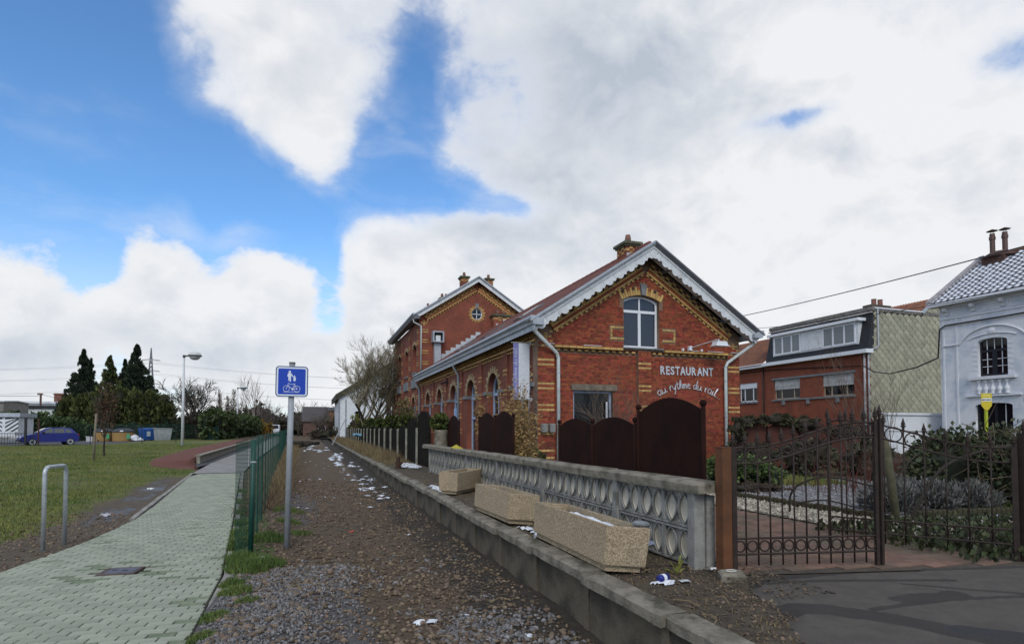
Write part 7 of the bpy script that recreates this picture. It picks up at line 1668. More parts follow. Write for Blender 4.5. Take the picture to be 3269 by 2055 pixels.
# arch moulding over the window
b = MB(); b.tube([(VX - .02, 17.4 + 1.55 * cos(radians(a)), 4.98 + 1.22 * sin(radians(a))) for a in range(28, 153, 6)], .045, 6); b.box(VX - .06, VX, 18.75, 19.55, 5.50, 5.56); b.box(VX - .06, VX, 15.0, 16.05, 5.5, 5.56); b.build('arch_moulding', WHP, WH)
b = MB(); b.tube([(VX - .02, 17.4 + 1.25 * cos(radians(a)), 5.35 + .50 * sin(radians(a))) for a in range(40, 141, 10)], .03, 6); b.build('hood_mould', WHP, WH)
b = MB(); b.lathe([(.02, 0), (.16, .02), (.12, .06), (.03, .08)], 10, M=Matrix.Translation((VX, 17.4, 5.95)) @ Matrix.Rotation(radians(-90), 4, 'Y')); b.build('rosette', WHP, WH)
BFR = mat('black_window_frame', (.010, .011, .018), None, rough=.4)
for yc in (17.4, 14.2):
    xg = VX + .14; b = MB(); r = .59
    b.box(xg, xg + .07, yc - r, yc - r + .08, 3.95, 5.5); b.box(xg, xg + .07, yc + r - .08, yc + r, 3.95, 5.5); b.box(xg, xg + .07, yc - r + .08, yc + r - .08, 3.95, 4.06); b.box(xg - .01, xg + .07, yc - r + .08, yc + r - .08, 5.03, 5.14); b.box(xg, xg + .07, yc - .10, yc + .10, 4.06, 5.03)
    f_ = b.build('window_frame', BFR, WH); b = MB(); b.prism([(yc - r, 3.95), (yc + r, 3.95), (yc + r, 5.5), (yc + .4, 5.6), (yc, 5.64), (yc - .4, 5.6), (yc - r, 5.5)], lambda a, c_, d: (d, a, c_), xg + .04, xg + .046); b.build('pane', GLS2, f_, fix=True)
    b = MB()
    for q in (-.30, .30): b.box(xg + .005, xg + .03, yc + q - .012, yc + q + .012, 4.06, 5.03)
    for z in (4.38, 4.70): b.box(xg + .005, xg + .03, yc - .5, yc - .11, z - .012, z + .012); b.box(xg + .005, xg + .03, yc + .11, yc + .5, z - .012, z + .012)
    for q in (-.3, 0, .3): b.box(xg + .005, xg + .03, yc + q - .012, yc + q + .012, 5.15, 5.6)
    b.build('glazing_bar', PVC, f_)
    b = MB(); xg = VX + .14; r = .75; b.box(xg, xg + .07, yc - r, yc - r + .09, 1.1, 2.65); b.box(xg, xg + .07, yc + r - .09, yc + r, 1.1, 2.65); b.box(xg, xg + .07, yc - r, yc + r, 1.1, 1.2); b.box(xg, xg + .07, yc - .06, yc + .06, 1.2, 2.7); f_ = b.build('window_frame', BFR, WH)
    b = MB(); b.box(xg + .04, xg + .045, yc - r, yc + r, 1.1, 2.74); b.build('pane', GLS2, f_); b = MB()
    for q in (-.38, .38): b.box(xg, xg + .03, yc + q - .012, yc + q + .012, 1.2, 2.7)
    b.build('glazing_bar', PVC, f_)
    b = MB(); b.box(VX - .16, VX + .1, yc - .92, yc + .92, 3.80, 3.94); b.build('sill', WHP, WH); b = MB(); b.box(VX - .10, VX + .02, yc - 1.1, yc + 1.1, 3.04, 3.12); b.build('cordon', WHP, WH)
    for k in range(5): b = MB(); b.lathe([(.10, 0), (.10, .04), (.05, .07), (.11, .18), (.10, .27), (.05, .36), (.045, .5), (.08, .56), (.08, .62)], 12, (VX - .03, yc - .56 + k * .28, 3.14)); b.build('baluster', WHP, WH, smooth=True)
    for k in range(7):
        for s_ in (-1, 1): b = MB(); b.box(VX - .012, VX, yc + s_ * .62 - (.0 if s_ > 0 else .18), yc + s_ * .62 + (.18 if s_ > 0 else 0), 4.0 + k * .22, 4.09 + k * .22); b.build('quoin', WHP, WH)
for y_ in (19.5, 18.9):
    b = MB(); b.box(VX - .03, VX, y_ - .04, y_ + .04, .3, 6.75); b.build('pilaster_strip', WHP, WH)
# tiled roof with snow lying in the tile courses
b = MB(); b.add([(VX - .4, 11, 7.55), (VX - .4, 19.85, 7.55), (VX + 3.5, 19.85, 7.55 + 3.9 * .665), (VX + 3.5, 11, 7.55 + 3.9 * .665)], [(0, 1, 2, 3)]); rf = b.build('roof', SLATE, WH)
TM = bpy.data.materials.new('dark_snowy_tile'); TM.use_nodes = True; nt = NT(TM.node_tree); o_ = nt.n('ShaderNodeOutputMaterial'); bs = nt.n('ShaderNodeBsdfPrincipled'); gg = nt.n('ShaderNodeNewGeometry'); tc = nt.n('ShaderNodeTexCoord')
px_, py_, pz_ = nt.sep(tc.outputs['Object'])
sn = nt.sstep(nt.m('ADD', nt.m('MULTIPLY', px_, 2.8), nt.m('ADD', nt.m('MULTIPLY', nt.m('SUBTRACT', nt.noise(gg.outputs['Position'], 7, 5, .6), .5), 1.3), nt.m('MULTIPLY', py_, 2.2))), -.30, .05)
nt.put(bs.inputs['Base Color'], nt.mix(sn, (.045, .04, .045), (.66, .69, .76))); bs.inputs['Roughness'].default_value = .7; nt.t.links.new(bs.outputs[0], o_.inputs[0])
a2 = math.atan(.665); tl = MB(); n_ = 6; V = []
for i in (0, 1):
    for k in range(n_ + 1): q = k / n_; V.append(((-.17 + .34 * i), (q - .5) * .30, .028 * sin(q * 2 * pi + .6) + (.03 if i == 0 else 0)))
for k in range(n_ + 1): q = k / n_; V.append((-.17, (q - .5) * .30, .028 * sin(q * 2 * pi + .6) - .012))
tl.add(V, [(k, n_ + 1 + k, n_ + 2 + k, k + 1) for k in range(n_)] + [(2 * n_ + 2 + k, k, k + 1, 2 * n_ + 3 + k) for k in range(n_)]); tme = tl.mesh('roof_tile'); tme.materials.append(TM); tme.polygons.foreach_set('use_smooth', [True] * len(tme.polygons))
restb = MB(); cnt = 0
for r in range(15):
    s = .15 + r * .30; x = VX - .4 + s * cos(a2); z = 7.60 + s * sin(a2)
    for c_ in range(28):
        y_ = 19.7 - c_ * .30
        M = Matrix.Translation((x, y_, z)) @ Matrix.Rotation(-a2, 4, 'Y')
        if y_ > 14.5 and cnt < 298: piece('roof_tile', tme, M, rf); cnt += 1
        else: restb.add([M @ Vector(v) for v in tl.v], tl.f)
kind(restb.build('roof_tiles', TILE if False else mat('dark_tile_plain', (.05, .045, .05), (.5, .52, .56), 9, .8), rf), 'stuff')
b = MB(); s1 = 4.7
for z0, dx_ in ((0, 0),): b.add([(VX - .45, 19.78, 7.58), (VX - .45, 20.0, 7.58), (VX + 3.5, 20.0, 10.22), (VX + 3.5, 19.78, 10.22), (VX - .45, 19.78, 7.72), (VX - .45, 20.0, 7.72), (VX + 3.5, 20.0, 10.36), (VX + 3.5, 19.78, 10.36)], [(0, 1, 2, 3), (4, 5, 6, 7), (0, 3, 7, 4), (1, 2, 6, 5), (0, 1, 5, 4)])
b.build('verge', mat('grey_verge', (.36, .34, .35), (.26, .25, .26), 3, .8), WH)
b = MB(); b.tube([(VX + 3.5, 11, 10.2), (VX + 3.5, 20, 10.2)], .12, 8); b.build('ridge', mat('ridge_brown', (.18, .11, .08), None), WH)
b = MB(); b.box(31.3, 32.4, 18.35, 19.35, 9.0, 9.95); b.lathe([(.75, 0), (.72, .08), (.4, .28), (.1, .34)], 14, (31.85, 18.85, 9.95)); ch = b.build('chimney', mat('brown_brick_chimney', (.10, .055, .042), (.07, .04, .034), 8, .95, .5, 30), WH)
for k, (x, y_) in enumerate(((31.6, 19.02), (31.85, 18.62))):
    b = MB(); b.tube([(x, y_, 10.1), (x, y_, 11.15)], .11, 12); b.tube([(x, y_, 10.85), (x, y_, 11.0)], .135, 12); b.build('flue_pipe', mat('brown_flue', (.10, .06, .05), None, rough=.5, metal=.2), ch)
    b = MB(); b.lathe([(.24, 0), (.02, .10)], 12, (x, y_, 11.28)); b.tube([(x - .1, y_, 11.15), (x - .1, y_, 11.3)], .012, 4); b.tube([(x + .1, y_, 11.15), (x + .1, y_, 11.3)], .012, 4); b.build('flue_cap', MATS['brown_flue'], ch)
# low white garden wall
GW = thing('white_garden_wall', 'low white painted wall with capping between the slate wall and white house', 'wall', (28, 20.5, .3))
b = MB(); b.box(26.2, 30.1, 20.5, 20.75, .3, 2.25); b.build('wall', brick_mat('white_brick_x', 'x', (.73, .74, .78), (.69, .70, .74), (.62, .63, .67), bump=.3), GW); b = MB(); b.box(26.15, 30.12, 20.42, 20.83, 2.25, 2.36); b.build('capping', WHP, GW)
b = MB(); b.box(26.2, 30.1, 20.48, 20.50, 1.44, 1.49); b.build('string', mat('grey_line', (.3, .3, .32), None), GW)
# bus stop sign
BS = thing('bus_stop_sign', 'yellow bus stop flag on a yellow post behind the hedge', 'sign', (23.7, 14.64, .3))
YP = mat('bus_yellow', (.58, .46, .02), None, rough=.45); YG_ = mat('yellow_green_post', (.38, .42, .02), None, rough=.45)
yw = radians(-40); BM = Matrix.Translation((23.7, 14.64, 0)) @ Matrix.Rotation(yw, 4, 'Z')
b = MB(); b.tube([BM @ Vector((0, 0, .3)), BM @ Vector((0, 0, 2.45))], .055, 10); b.build('post', YG_, BS)
b = MB(); b.prism([(-.16, 2.45), (-.05, 2.28), (.05, 2.28), (.16, 2.45), (.16, 2.90), (-.16, 2.90)], lambda a, c_, d: BM @ Vector((a, d, c_)), -.08, -.05); fl = b.build('flag', YP, BS, fix=True)
b = MB(); b.box(-.145, .145, -.086, -.081, 2.60, 2.72, M=BM); b.build('name_strip', PVC, fl)
b = MB()
for i, (x, w_) in enumerate(((-.12, .03), (-.08, .04), (-.03, .02), (.02, .04), (.07, .03), (.11, .025))): b.box(x - w_ / 2, x + w_ / 2, -.090, -.087, 2.635, 2.685, M=BM)
b.build('name_lettering', mat('ink', (.08, .07, .07), None), fl)
b = MB()
for i, (x, w_) in enumerate(((-.07, .05), (0, .05), (.07, .05))): b.box(x - w_ / 2, x + w_ / 2, -.085, -.081, 2.79, 2.84, M=BM)
b.build('route_lettering', mat('pale_yellow', (.75, .66, .3), None), fl)
# overhead cables
def cable(label, pts, sag, r=.022):
    b = MB(); A, B = Vector(pts[0]), Vector(pts[1]); b.tube([A.lerp(B, k / 20) - Vector((0, 0, sag * 4 * (k / 20) * (1 - k / 20))) for k in range(21)], r, 5); tag(b.build('overhead_cable', BLACK), label, 'cable')
cable('upper black overhead cable running from the right edge down behind the station gable', ((27.6, 10.8, 9.15), (36.2, 46.1, 11.75)), .25, .030)
cable('lower thin overhead cable passing above the slate house', ((22.6, 3.0, 6.3), (36.6, 47.5, 11.2)), .75, .018)
b = MB(); b.tube([(28.62, 11.5, 6.62), (28.62, 14, 6.55), (28.62, 17, 6.50), (28.62, 19.35, 6.50), (28.6, 19.6, 6.35), (28.6, 19.66, 5.6), (28.62, 19.72, 5.0), (29.6, 21.5, 4.75), (31.6, 24.5, 4.75), (33.4, 27, 5.15), (34.9, 28.9, 5.75), (35.3, 29.5, 5.85), (35.33, 34, 6.15), (35.33, 38, 6.35), (35.33, 46, 6.4)], .035, 6)
tag(b.build('service_cable', BLACK), 'black service cable clipped along the house fronts, sagging across the slate wall', 'cable')

# ------------------------------------------------------------------ vegetation
def leafcards(pos, size, nrm=None, asp=1.6, tri=False):
    """small quads at pos, random orientation (biased to nrm)"""
    n_ = len(pos); size = np.asarray(size); q = RNG.normal(size=(n_, 3)); u = q / np.linalg.norm(q, axis=1)[:, None]
    if nrm is not None: u = u * .7 + nrm; u /= np.linalg.norm(u, axis=1)[:, None] + 1e-9
    r = RNG.normal(size=(n_, 3)); v = np.cross(u, r); v /= np.linalg.norm(v, axis=1)[:, None] + 1e-9
    a = u * (size * asp / 2)[:, None]; b = v * (size / 2)[:, None]
    V = np.stack([pos - a, pos - b * .9 + a * .1, pos + a, pos + b * .9 + a * .1], 1).reshape(-1, 3); F = np.arange(4 * n_).reshape(-1, 4); return V, F
def blob_core(b, c, r, seed=0, k=.82):
    V = IV * np.array(r) * k; V = V * (1 + .12 * np.sin(IV[:, [0]] * 7 + seed) ) + np.array(c); b.add(V, [tuple(f) for f in IF])
def leafy(name, label, cat, lobes, n_, size, m, core_m, trunk=None, group=None, dens=.55, asp=1.7, up=.0, tm=None):
    """crown from ellipsoid lobes [(cx,cy,cz,rx,ry,rz)]: leaf cards in clumps near the lobes' skins"""
    lo = min(l[2] - l[5] for l in lobes); t = thing(name, label, cat, (lobes[0][0], lobes[0][1], min(lo, trunk[2] if trunk else lo)), group)
    ar = np.array([l[3] * l[5] + l[4] * l[5] for l in lobes]); P_, N_ = [], []
    for l, k in zip(lobes, np.maximum(40, n_ * ar / ar.sum()).astype(int)):
        nc = max(6, k // 22); d = RNG.normal(size=(nc, 3)); d /= np.linalg.norm(d, axis=1)[:, None]; cl_ = d * RNG.uniform(dens, 1.03, (nc, 1))
        ci = RNG.integers(0, nc, k); p = cl_[ci] + RNG.normal(0, .11, (k, 3)); P_.append(p * np.array(l[3:6]) + np.array(l[:3])); N_.append(d[ci] + np.array([0, 0, up]))
    P_ = np.concatenate(P_); N_ = np.concatenate(N_); V, F = leafcards(P_, size * RNG.uniform(.6, 1.4, len(P_)), N_, asp)
    fast_mesh('crown', V, F, m, t)
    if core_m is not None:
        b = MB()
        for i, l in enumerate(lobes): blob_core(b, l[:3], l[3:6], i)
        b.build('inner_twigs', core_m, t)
    if trunk: b = MB(); b.tube([(trunk[0], trunk[1], trunk[2]), (lobes[0][0], lobes[0][1], lobes[0][2])], [trunk[3], trunk[3] * .6], 8); b.build('trunk', tm or BARK, t, smooth=True)
    return t
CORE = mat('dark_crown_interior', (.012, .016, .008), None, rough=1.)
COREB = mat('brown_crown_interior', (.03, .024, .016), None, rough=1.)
CONF = mat('dark_conifer_needle', (.020, .036, .018), (.030, .048, .022), 1.2, .85, island=.4)
HEDG = mat('olive_hedge_needle', (.050, .066, .016), (.075, .085, .022), .8, .85, island=.45)
HEDG2 = mat('box_leaf', (.030, .052, .012), (.050, .070, .018), 2, .7, island=.45)
def conifer(label, x, y, z0, h, r, n_, m, group='tall conifers behind the car park', tip=1.0):
    t = thing('conifer', label, 'tree', (x, y, z0), group)
    k = n_; tt = RNG.random(k) ** 1.25; nb = 150; bt = np.sort(RNG.random(nb)) ; ba = RNG.uniform(0, 2 * pi, nb); bi = RNG.integers(0, nb, k)
    tt = np.clip(bt[bi] + RNG.normal(0, .012, k), 0, 1); ang_ = ba[bi] + RNG.normal(0, .28, k)
    rad = r * (1 - tt) ** tip * (.55 + .45 * RNG.random(k) ** .35) * (1 + .18 * np.sin(ba[bi] * 3 + bt[bi] * 31))
    P_ = np.stack([x + rad * np.cos(ang_), y + rad * np.sin(ang_), z0 + .2 + (h - .2) * tt + rad * .12], 1)
    N_ = np.stack([np.cos(ang_), np.sin(ang_), .9 + 0 * ang_], 1); V, F = leafcards(P_, h * .016 * RNG.uniform(.6, 1.5, k), N_, 2.2); fast_mesh('crown', V, F, m, t)
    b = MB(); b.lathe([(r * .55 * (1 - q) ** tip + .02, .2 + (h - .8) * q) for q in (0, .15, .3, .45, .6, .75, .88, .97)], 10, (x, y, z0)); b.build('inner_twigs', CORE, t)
    b = MB(); b.tube([(x, y, z0), (x, y, z0 + h * .6)], [r * .10, r * .03], 6); b.build('trunk', BARK, t)
conifer('tall dark conifer with a forked top at the left of the group', -26.6, 85.6, .3, 11.0, 3.3, 12000, CONF)
conifer('second spike of the forked dark conifer at the left', -25.7, 85.2, .3, 9.9, 2.0, 5000, CONF)
conifer('brownish conifer in the middle of the group', -23.1, 83.0, .3, 10.1, 3.0, 9000, HEDG)
conifer('slimmer dark conifer joined to the tallest one', -21.8, 84.2, .3, 9.8, 2.3, 7000, CONF)
conifer('tallest dark conifer, nearest the pylon', -20.5, 84.0, .3, 11.7, 3.8, 14000, CONF)
# tall conifer hedge: separate plants grown together
hx = [(-27.2, 83.8, 5.0), (-25.4, 82.6, 5.4), (-23.6, 82.0, 5.9), (-21.8, 81.6, 6.0), (-20.0, 81.4, 5.7), (-18.4, 81.2, 5.6), (-17.0, 81.2, 5.2)]
hl = ['leftmost', 'second from left', 'third from left', 'middle', 'third from right', 'second from right', 'rightmost']
for (x, y, h), l in zip(hx, hl):
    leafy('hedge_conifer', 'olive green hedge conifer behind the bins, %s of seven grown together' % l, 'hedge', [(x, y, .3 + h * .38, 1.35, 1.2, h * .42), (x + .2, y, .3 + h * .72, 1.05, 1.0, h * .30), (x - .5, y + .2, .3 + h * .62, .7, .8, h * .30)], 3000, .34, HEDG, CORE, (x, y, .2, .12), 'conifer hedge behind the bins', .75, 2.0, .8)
for x, y, r, h, lab in ((-29.5, 76, 2.2, 3.1, 'tall spreading green shrub behind the white shed'), (-26.3, 73.6, 2.4, 2.95, 'broad juniper shrub behind the blue car'), (-23.6, 74.2, 1.7, 2.3, 'low juniper shrub sloping down beside the bins')):
    leafy('juniper_shrub', lab, 'shrub', [(x, y, .3 + h * .42, r, 1.3, h * .5), (x - r * .4, y, .3 + h * .62, r * .6, 1.1, h * .36), (x + r * .5, y, .3 + h * .40, r * .6, 1.1, h * .34)], 3600, .30, HEDG2 if x < -29 else mat('juniper_leaf', (.045, .075, .025), (.065, .095, .035), .8, .85, island=.45), CORE, None, 'shrubs behind the parked car', .7, 2.0, .6)
leafy('ivy_bank', 'dark ivy bank under the hedge along the car park fence', 'hedge', [(-22.5 + k * 1.5, 74.6 - .05 * k, 1.1, 1.1, .6, 1.0) for k in range(8)], 5200, .20, mat('dark_ivy', (.015, .038, .020), (.022, .05, .026), 1, .8, island=.4), CORE, None, None, .75)
# clipped hedge along the lane, shrubs and trees at the end of the lawn
for k in range(9):
    q = k / 8; x, y = -9.7 + 1.1 * q, 69 + 36 * q
    leafy('clipped_hedge', '%s clipped green hedge plant along the lane, counted from the lamp' % ['nearest', 'second', 'third', 'fourth', 'fifth', 'sixth', 'seventh', 'eighth', 'farthest'][k], 'hedge', [(x, y, 1.9, 1.2, 2.6, 1.75 - .25 * q), (x, y + 2, 2.0, 1.1, 2.2, 1.6 - .2 * q)], 1900, .26, HEDG2, CORE, None, 'clipped hedge along the lane', .9)
leafy('dark_shrub', 'dark leafless thicket under the gnarled tree', 'shrub', [(-13.2, 75, 1.7, 1.6, 1.2, 1.5), (-11.4, 74.5, 1.9, 1.5, 1.2, 1.7), (-10.2, 73.5, 2.0, 1.2, 1.2, 1.8)], 3200, .22, mat('dark_thicket', (.030, .036, .016), (.045, .045, .022), 1, .9, island=.4), COREB, None, None, .7)
t = thing('green_screen', 'green fence screen at the foot of the gnarled tree', 'fence', (-9.6, 68, .5)); b = MB(); b.box(-10.3, -9.0, 67.5, 67.56, .45, 1.8); b.build('mesh_panel', GREENM, t)
for x in (-10.3, -9.65, -9.0): b = MB(); b.tube([(x, 67.45, .4), (x, 67.45, 1.9)], .04, 6); b.build('post', GREENM, t)
FORS = mat('forsythia_flower', (.26, .15, .018), (.18, .11, .02), 1, .8, island=.4)
leafy('yellow_shrub', 'yellow flowering shrub at the end of the clipped hedge', 'shrub', [(-7.7, 106.4, 1.7, .9, .9, 1.3)], 900, .22, FORS, COREB, (-7.7, 106.4, .2, .06), 'yellow shrubs down the lane')
leafy('yellow_shrub', 'smaller yellow shrub beside the white van', 'shrub', [(-6.8, 113.4, 1.7, .7, .7, 1.1)], 700, .22, FORS, COREB, (-6.8, 113.4, .2, .06), 'yellow shrubs down the lane')
FARD = mat('far_dark_wood', (.040, .042, .026), (.065, .058, .038), .3, .95, island=.4)
for x, y, h, r, lab in ((-10.5, 128, 6.6, 3.2, 'rounded dark bush behind the birch'), (-6.4, 142, 4.8, 3.6, 'low dark trees closing the lane'), (-2.6, 150, 5.6, 3.4, 'dark brown trees beside the far slate roof house'), (-14.5, 120, 3.6, 3.2, 'dark scrub behind the clipped hedge')):
    leafy('far_bush', lab, 'tree', [(x, y, h * .5, r, r, h * .5), (x + r * .5, y, h * .35, r * .7, r * .7, h * .36)], 2000, .5, FARD, COREB, (x, y, 0, .2), 'dark trees at the end of the line', .6)
leafy('bramble', 'dark bramble mound on the old track bed end', 'shrub', [(4.0, 84, .8, 2.0, 2.0, .9), (1.5, 88, .6, 1.8, 2, .7)], 1500, .2, FARD, COREB, None, None, .7)
leafy('brown_bush', 'tall brownish bush in front of the orange brick house', 'shrub', [(5.2, 98, 2.4, 1.9, 1.8, 2.3), (3.4, 96, 1.6, 1.4, 1.5, 1.5)], 2400, .22, mat('winter_brown_bush', (.095, .070, .040), (.06, .045, .028), .8, .9, island=.4), None, (5.2, 98, .2, .1), None, .35)
leafy('yellow_green_bush', 'yellow-green bush in front of the white gable building', 'shrub', [(4.6, 63, 1.7, .9, 1.0, 1.3), (5.6, 62, 1.5, .8, 1.0, 1.0)], 1500, .14, mat('yellow_green_leaf', (.20, .20, .03), (.13, .14, .03), 1, .8, island=.4), COREB, (4.6, 63, .3, .05), None, .5)
leafy('rust_bush', 'rust-brown bush beside the yellow-green bush', 'shrub', [(6.2, 60, 1.7, .9, .9, 1.2)], 900, .14, mat('rust_leaf', (.14, .07, .035), (.09, .05, .03), 1, .9, island=.4), COREB, (6.2, 60, .3, .05))

# --- bare trees
def bare_tree(name, label, base, h, seed, limbs=6, depth=4, spread=.75, trunk_r=.16, m=TWIG, tm=BARK, split=.25, curl=.25, up=.25, stems=1, group=None, twig=.010, kids=(4, 5), ratio=.62, lean=(0, 0), droop=0., subs=None):
    R = random.Random(seed); t = thing(name, label, 'tree', base, group); tb = MB(); cb = MB()
    def branch(p, d, L, r, lev):
        n_ = 4 if lev < 2 else 3; pts = [p.copy()]; rs = [r]; q = p.copy(); dd = d.copy()
        for i in range(n_):
            dd = (dd + Vector((R.uniform(-1, 1), R.uniform(-1, 1), R.uniform(-1, 1))) * curl + Vector((0, 0, (up if lev < 3 else up * .4) * .3 - droop * lev * .1))).normalized()
            q = q + dd * (L / n_); pts.append(q.copy()); rs.append(max(twig * .45, r * (1 - .62 * (i + 1) / n_)))
        (tb if lev == 0 else cb).tube(pts, rs, 8 if lev == 0 else (5 if lev == 1 else 3), cap=False)
        if lev >= depth: return
        nk = limbs if lev == 0 else R.randint(*kids)
        for k in range(nk):
            f_ = R.uniform(split if lev == 0 else .25, 1.0) if k else 1.0; i = min(n_ - 1, int(f_ * n_)); pp = pts[i].lerp(pts[i + 1], f_ * n_ - i); rr_ = rs[i] * .62
            az_ = R.uniform(0, 2 * pi); side_ = Vector((cos(az_), sin(az_), 0)); nd = (dd * (1 - spread * .6) + side_ * spread + Vector((0, 0, up))).normalized() if lev == 0 else (dd + Vector((R.uniform(-1, 1), R.uniform(-1, 1), R.uniform(-.7, .9))) * spread).normalized()
            branch(pp, nd, L * ratio * R.uniform(.75, 1.2) * (1.25 if lev == 0 else 1), max(twig, rr_), lev + 1)
    for s in range(stems):
        d0 = Vector((lean[0] + (R.uniform(-.35, .35) if stems > 1 else 0), lean[1] + (R.uniform(-.3, .3) if stems > 1 else 0), 1)).normalized()
        branch(Vector(base) + Vector((s * .12, s * .08, -.1)), d0, h * .46, trunk_r, 0)
    tb.build('trunk', tm, t, smooth=True); cb.build('crown', m, t)
    return t
bare_tree('gnarled_tree', 'bare gnarled tree with twisted branches behind the nearer lamp', (-11.75, 73.9, .4), 7.6, 3, limbs=8, depth=4, spread=.85, trunk_r=.20, curl=.42, up=.25, m=mat('gnarled_twig', (.075, .06, .045), (.05, .042, .034), 1, .9), twig=.022, split=.35, stems=2)
bare_tree('birch', 'slender pale birch with fine twigs behind the clipped hedge', (-9.3, 109, .3), 10.5, 5, limbs=9, depth=3, spread=.5, trunk_r=.13, curl=.15, up=.35, m=mat('birch_twig', (.24, .20, .17), (.17, .14, .12), 1, .9), tm=mat('birch_bark', (.45, .43, .40), (.25, .23, .21), 6, .8), twig=.022, split=.35)
for x, y, h, sd_, lab in ((-27.8, 210, 14.5, 21, 'leftmost of three bare poplars'), (-25.9, 214, 12.5, 22, 'middle and lowest of three bare poplars'), (-23.4, 209, 14.6, 23, 'broadest, rightmost of three bare poplars')):
    t = thing('poplar', lab, 'tree', (x, y, 0), 'bare poplars on the skyline'); b = MB(); b.tube([(x, y, 0), (x, y, h * .9)], [.22, .06], 6); b.build('trunk', BARK, t); b = MB()
    for i in range(190):
        z = random.uniform(.12, .96) * h; a = random.uniform(0, 2 * pi); L = h * .16 * (1.2 - z / h); r0 = random.uniform(0, .35); wd = (1.6 if sd_ == 23 else 1.0)
        b.tube([(x + cos(a) * r0, y, z), (x + cos(a) * (r0 + L * .3 * wd), y + sin(a) * L * .3, z + L * .55), (x + cos(a) * (r0 + L * .4 * wd), y + sin(a) * L * .4, z + L * 1.1)], [.06, .05, .03], 3, cap=False)
    b.build('crown', mat('poplar_twig', (.14, .115, .095), (.10, .085, .07), 1, .9), t)
for x, y, h, sd_, lab in ((-12.2, 119, 7.4, 31, 'hazy bare tree left of the birch'), (-8.0, 121, 7.0, 32, 'hazy bare tree right of the birch'), (-2.4, 131, 7.8, 33, 'bare tree beside the blue sign pole in the distance'), (6.6, 104, 7.5, 35, 'bare bush at the left end of the white gable building'), (1.5, 97, 4.8, 36, 'small bare tree by the leaning poles')):
    bare_tree('far_bare_tree', lab, (x, y, .1), h, sd_, limbs=8, depth=3, spread=.8, trunk_r=.12, curl=.25, m=mat('far_twig', (.13, .105, .09), (.085, .07, .06), 1, .9), twig=.028, split=.15, stems=3, group='bare trees in the distance')
bare_tree('willow', 'big bare willow with budding twigs in front of the white gable building', (4.4, 48.2, .35), 8.3, 7, limbs=10, depth=5, spread=.82, trunk_r=.19, curl=.22, up=.34, m=TWIGP, tm=BARK, twig=.010, split=.28, stems=2, kids=(4, 5), ratio=.60, lean=(-.1, 0))
bare_tree('small_willow', 'leaning dark trunk beside the big willow', (5.1, 47.6, .35), 6.2, 9, limbs=5, depth=4, spread=.7, trunk_r=.14, curl=.18, up=.35, m=TWIGP, tm=BARK, twig=.011, split=.5, lean=(.18, 0))
b = MB()
# young tree with clinging brown leaves
t = bare_tree('young_oak', 'young tree with clinging brown leaves beside the stake', (-8.96, 31.7, ground_l(-8.96, 31.7)), 3.7, 13, limbs=9, depth=3, spread=.55, trunk_r=.05, curl=.16, up=.5, twig=.005, split=.42, ratio=.5)
n_ = 1000; d = RNG.normal(size=(n_, 3)); d /= np.linalg.norm(d, axis=1)[:, None]; P_ = d * RNG.random((n_, 1)) ** .7 * np.array([.55, .55, 1.25]) + np.array([-8.9, 31.7, 2.55]); P_ = P_[RNG.random(n_) < .95]
V, F = leafcards(P_, .075 * RNG.uniform(.6, 1.4, len(P_)), None, 1.5); fast_mesh('leaves', V, F, mat('clinging_leaf', (.085, .046, .024), (.06, .034, .02), 3, .85, island=.45), t)

# --- box balls, bamboo and shrubs by the station
BOXL = mat('box_ball_leaf', (.070, .085, .014), (.040, .060, .012), 3, .7, island=.4)
for x, y, z, r, lab in ((3.70, 17.25, 1.79, .25, 'nearest clipped box ball, on the round pillar'), (4.3, 27.7, 1.88, .33, 'second clipped box ball behind the sleeper fence'), (4.3, 32.2, 1.92, .42, 'third and widest clipped box ball behind the sleeper fence'), (4.4, 38.8, 1.9, .34, 'fourth clipped box ball behind the sleeper fence'), (4.3, 45, 1.9, .45, 'fifth clipped box ball under the willow'), (4.3, 51, 1.85, .36, 'farthest clipped box ball behind the sleeper fence')):
    t = leafy('box_ball', lab, 'topiary', [(x, y, z, r, r, r * .92)], 1500, .055 if y < 20 else .09, BOXL, CORE, (x, y, PZ if y > 20 else 1.56, .04), 'clipped box balls', .9, 1.5)
leafy('dry_shrub', 'tall dry leafy shrub behind the sleeper fence against the station', 'shrub', [(5.4, 35, 2.0, .7, 1.6, 1.5), (5.5, 33, 1.6, .6, 1.2, 1.2)], 2600, .085, mat('olive_dry_leaf', (.12, .105, .035), (.08, .07, .03), 1, .85, island=.4), None, (5.4, 35, .36, .05), None, .3)
BAM = mat('dry_bamboo_leaf', (.34, .215, .085), (.22, .14, .055), 3, .8, island=.4)
t = thing('bamboo', 'dry straw-coloured bamboo clump at the building corner', 'bamboo', (4.9, 13.7, PZ)); b = MB(); P_ = []; N_ = []
for i in range(75):
    a = random.uniform(0, 2 * pi); r = random.uniform(0, .75); x, y = 4.88 + r * cos(a) * .62, 13.6 + r * sin(a) * 1.5; h = random.uniform(1.2, 2.6) * (1 - .25 * r); lx, ly = random.uniform(-.35, .35), random.uniform(-.35, .35)
    pts = [Vector((x + lx * q * q, y + ly * q * q, PZ + h * q)) for q in (0, .3, .6, .85, 1)]; b.tube(pts, [.008, .007, .006, .004, .002], 4, cap=False)
    for k in range(85): q = random.uniform(.12, 1.02); P_.append((x + lx * q * q + random.gauss(0, .10), y + ly * q * q + random.gauss(0, .10), PZ + h * q + random.gauss(0, .06))); N_.append((random.gauss(0, 1), random.gauss(0, 1), random.gauss(-.2, .4)))
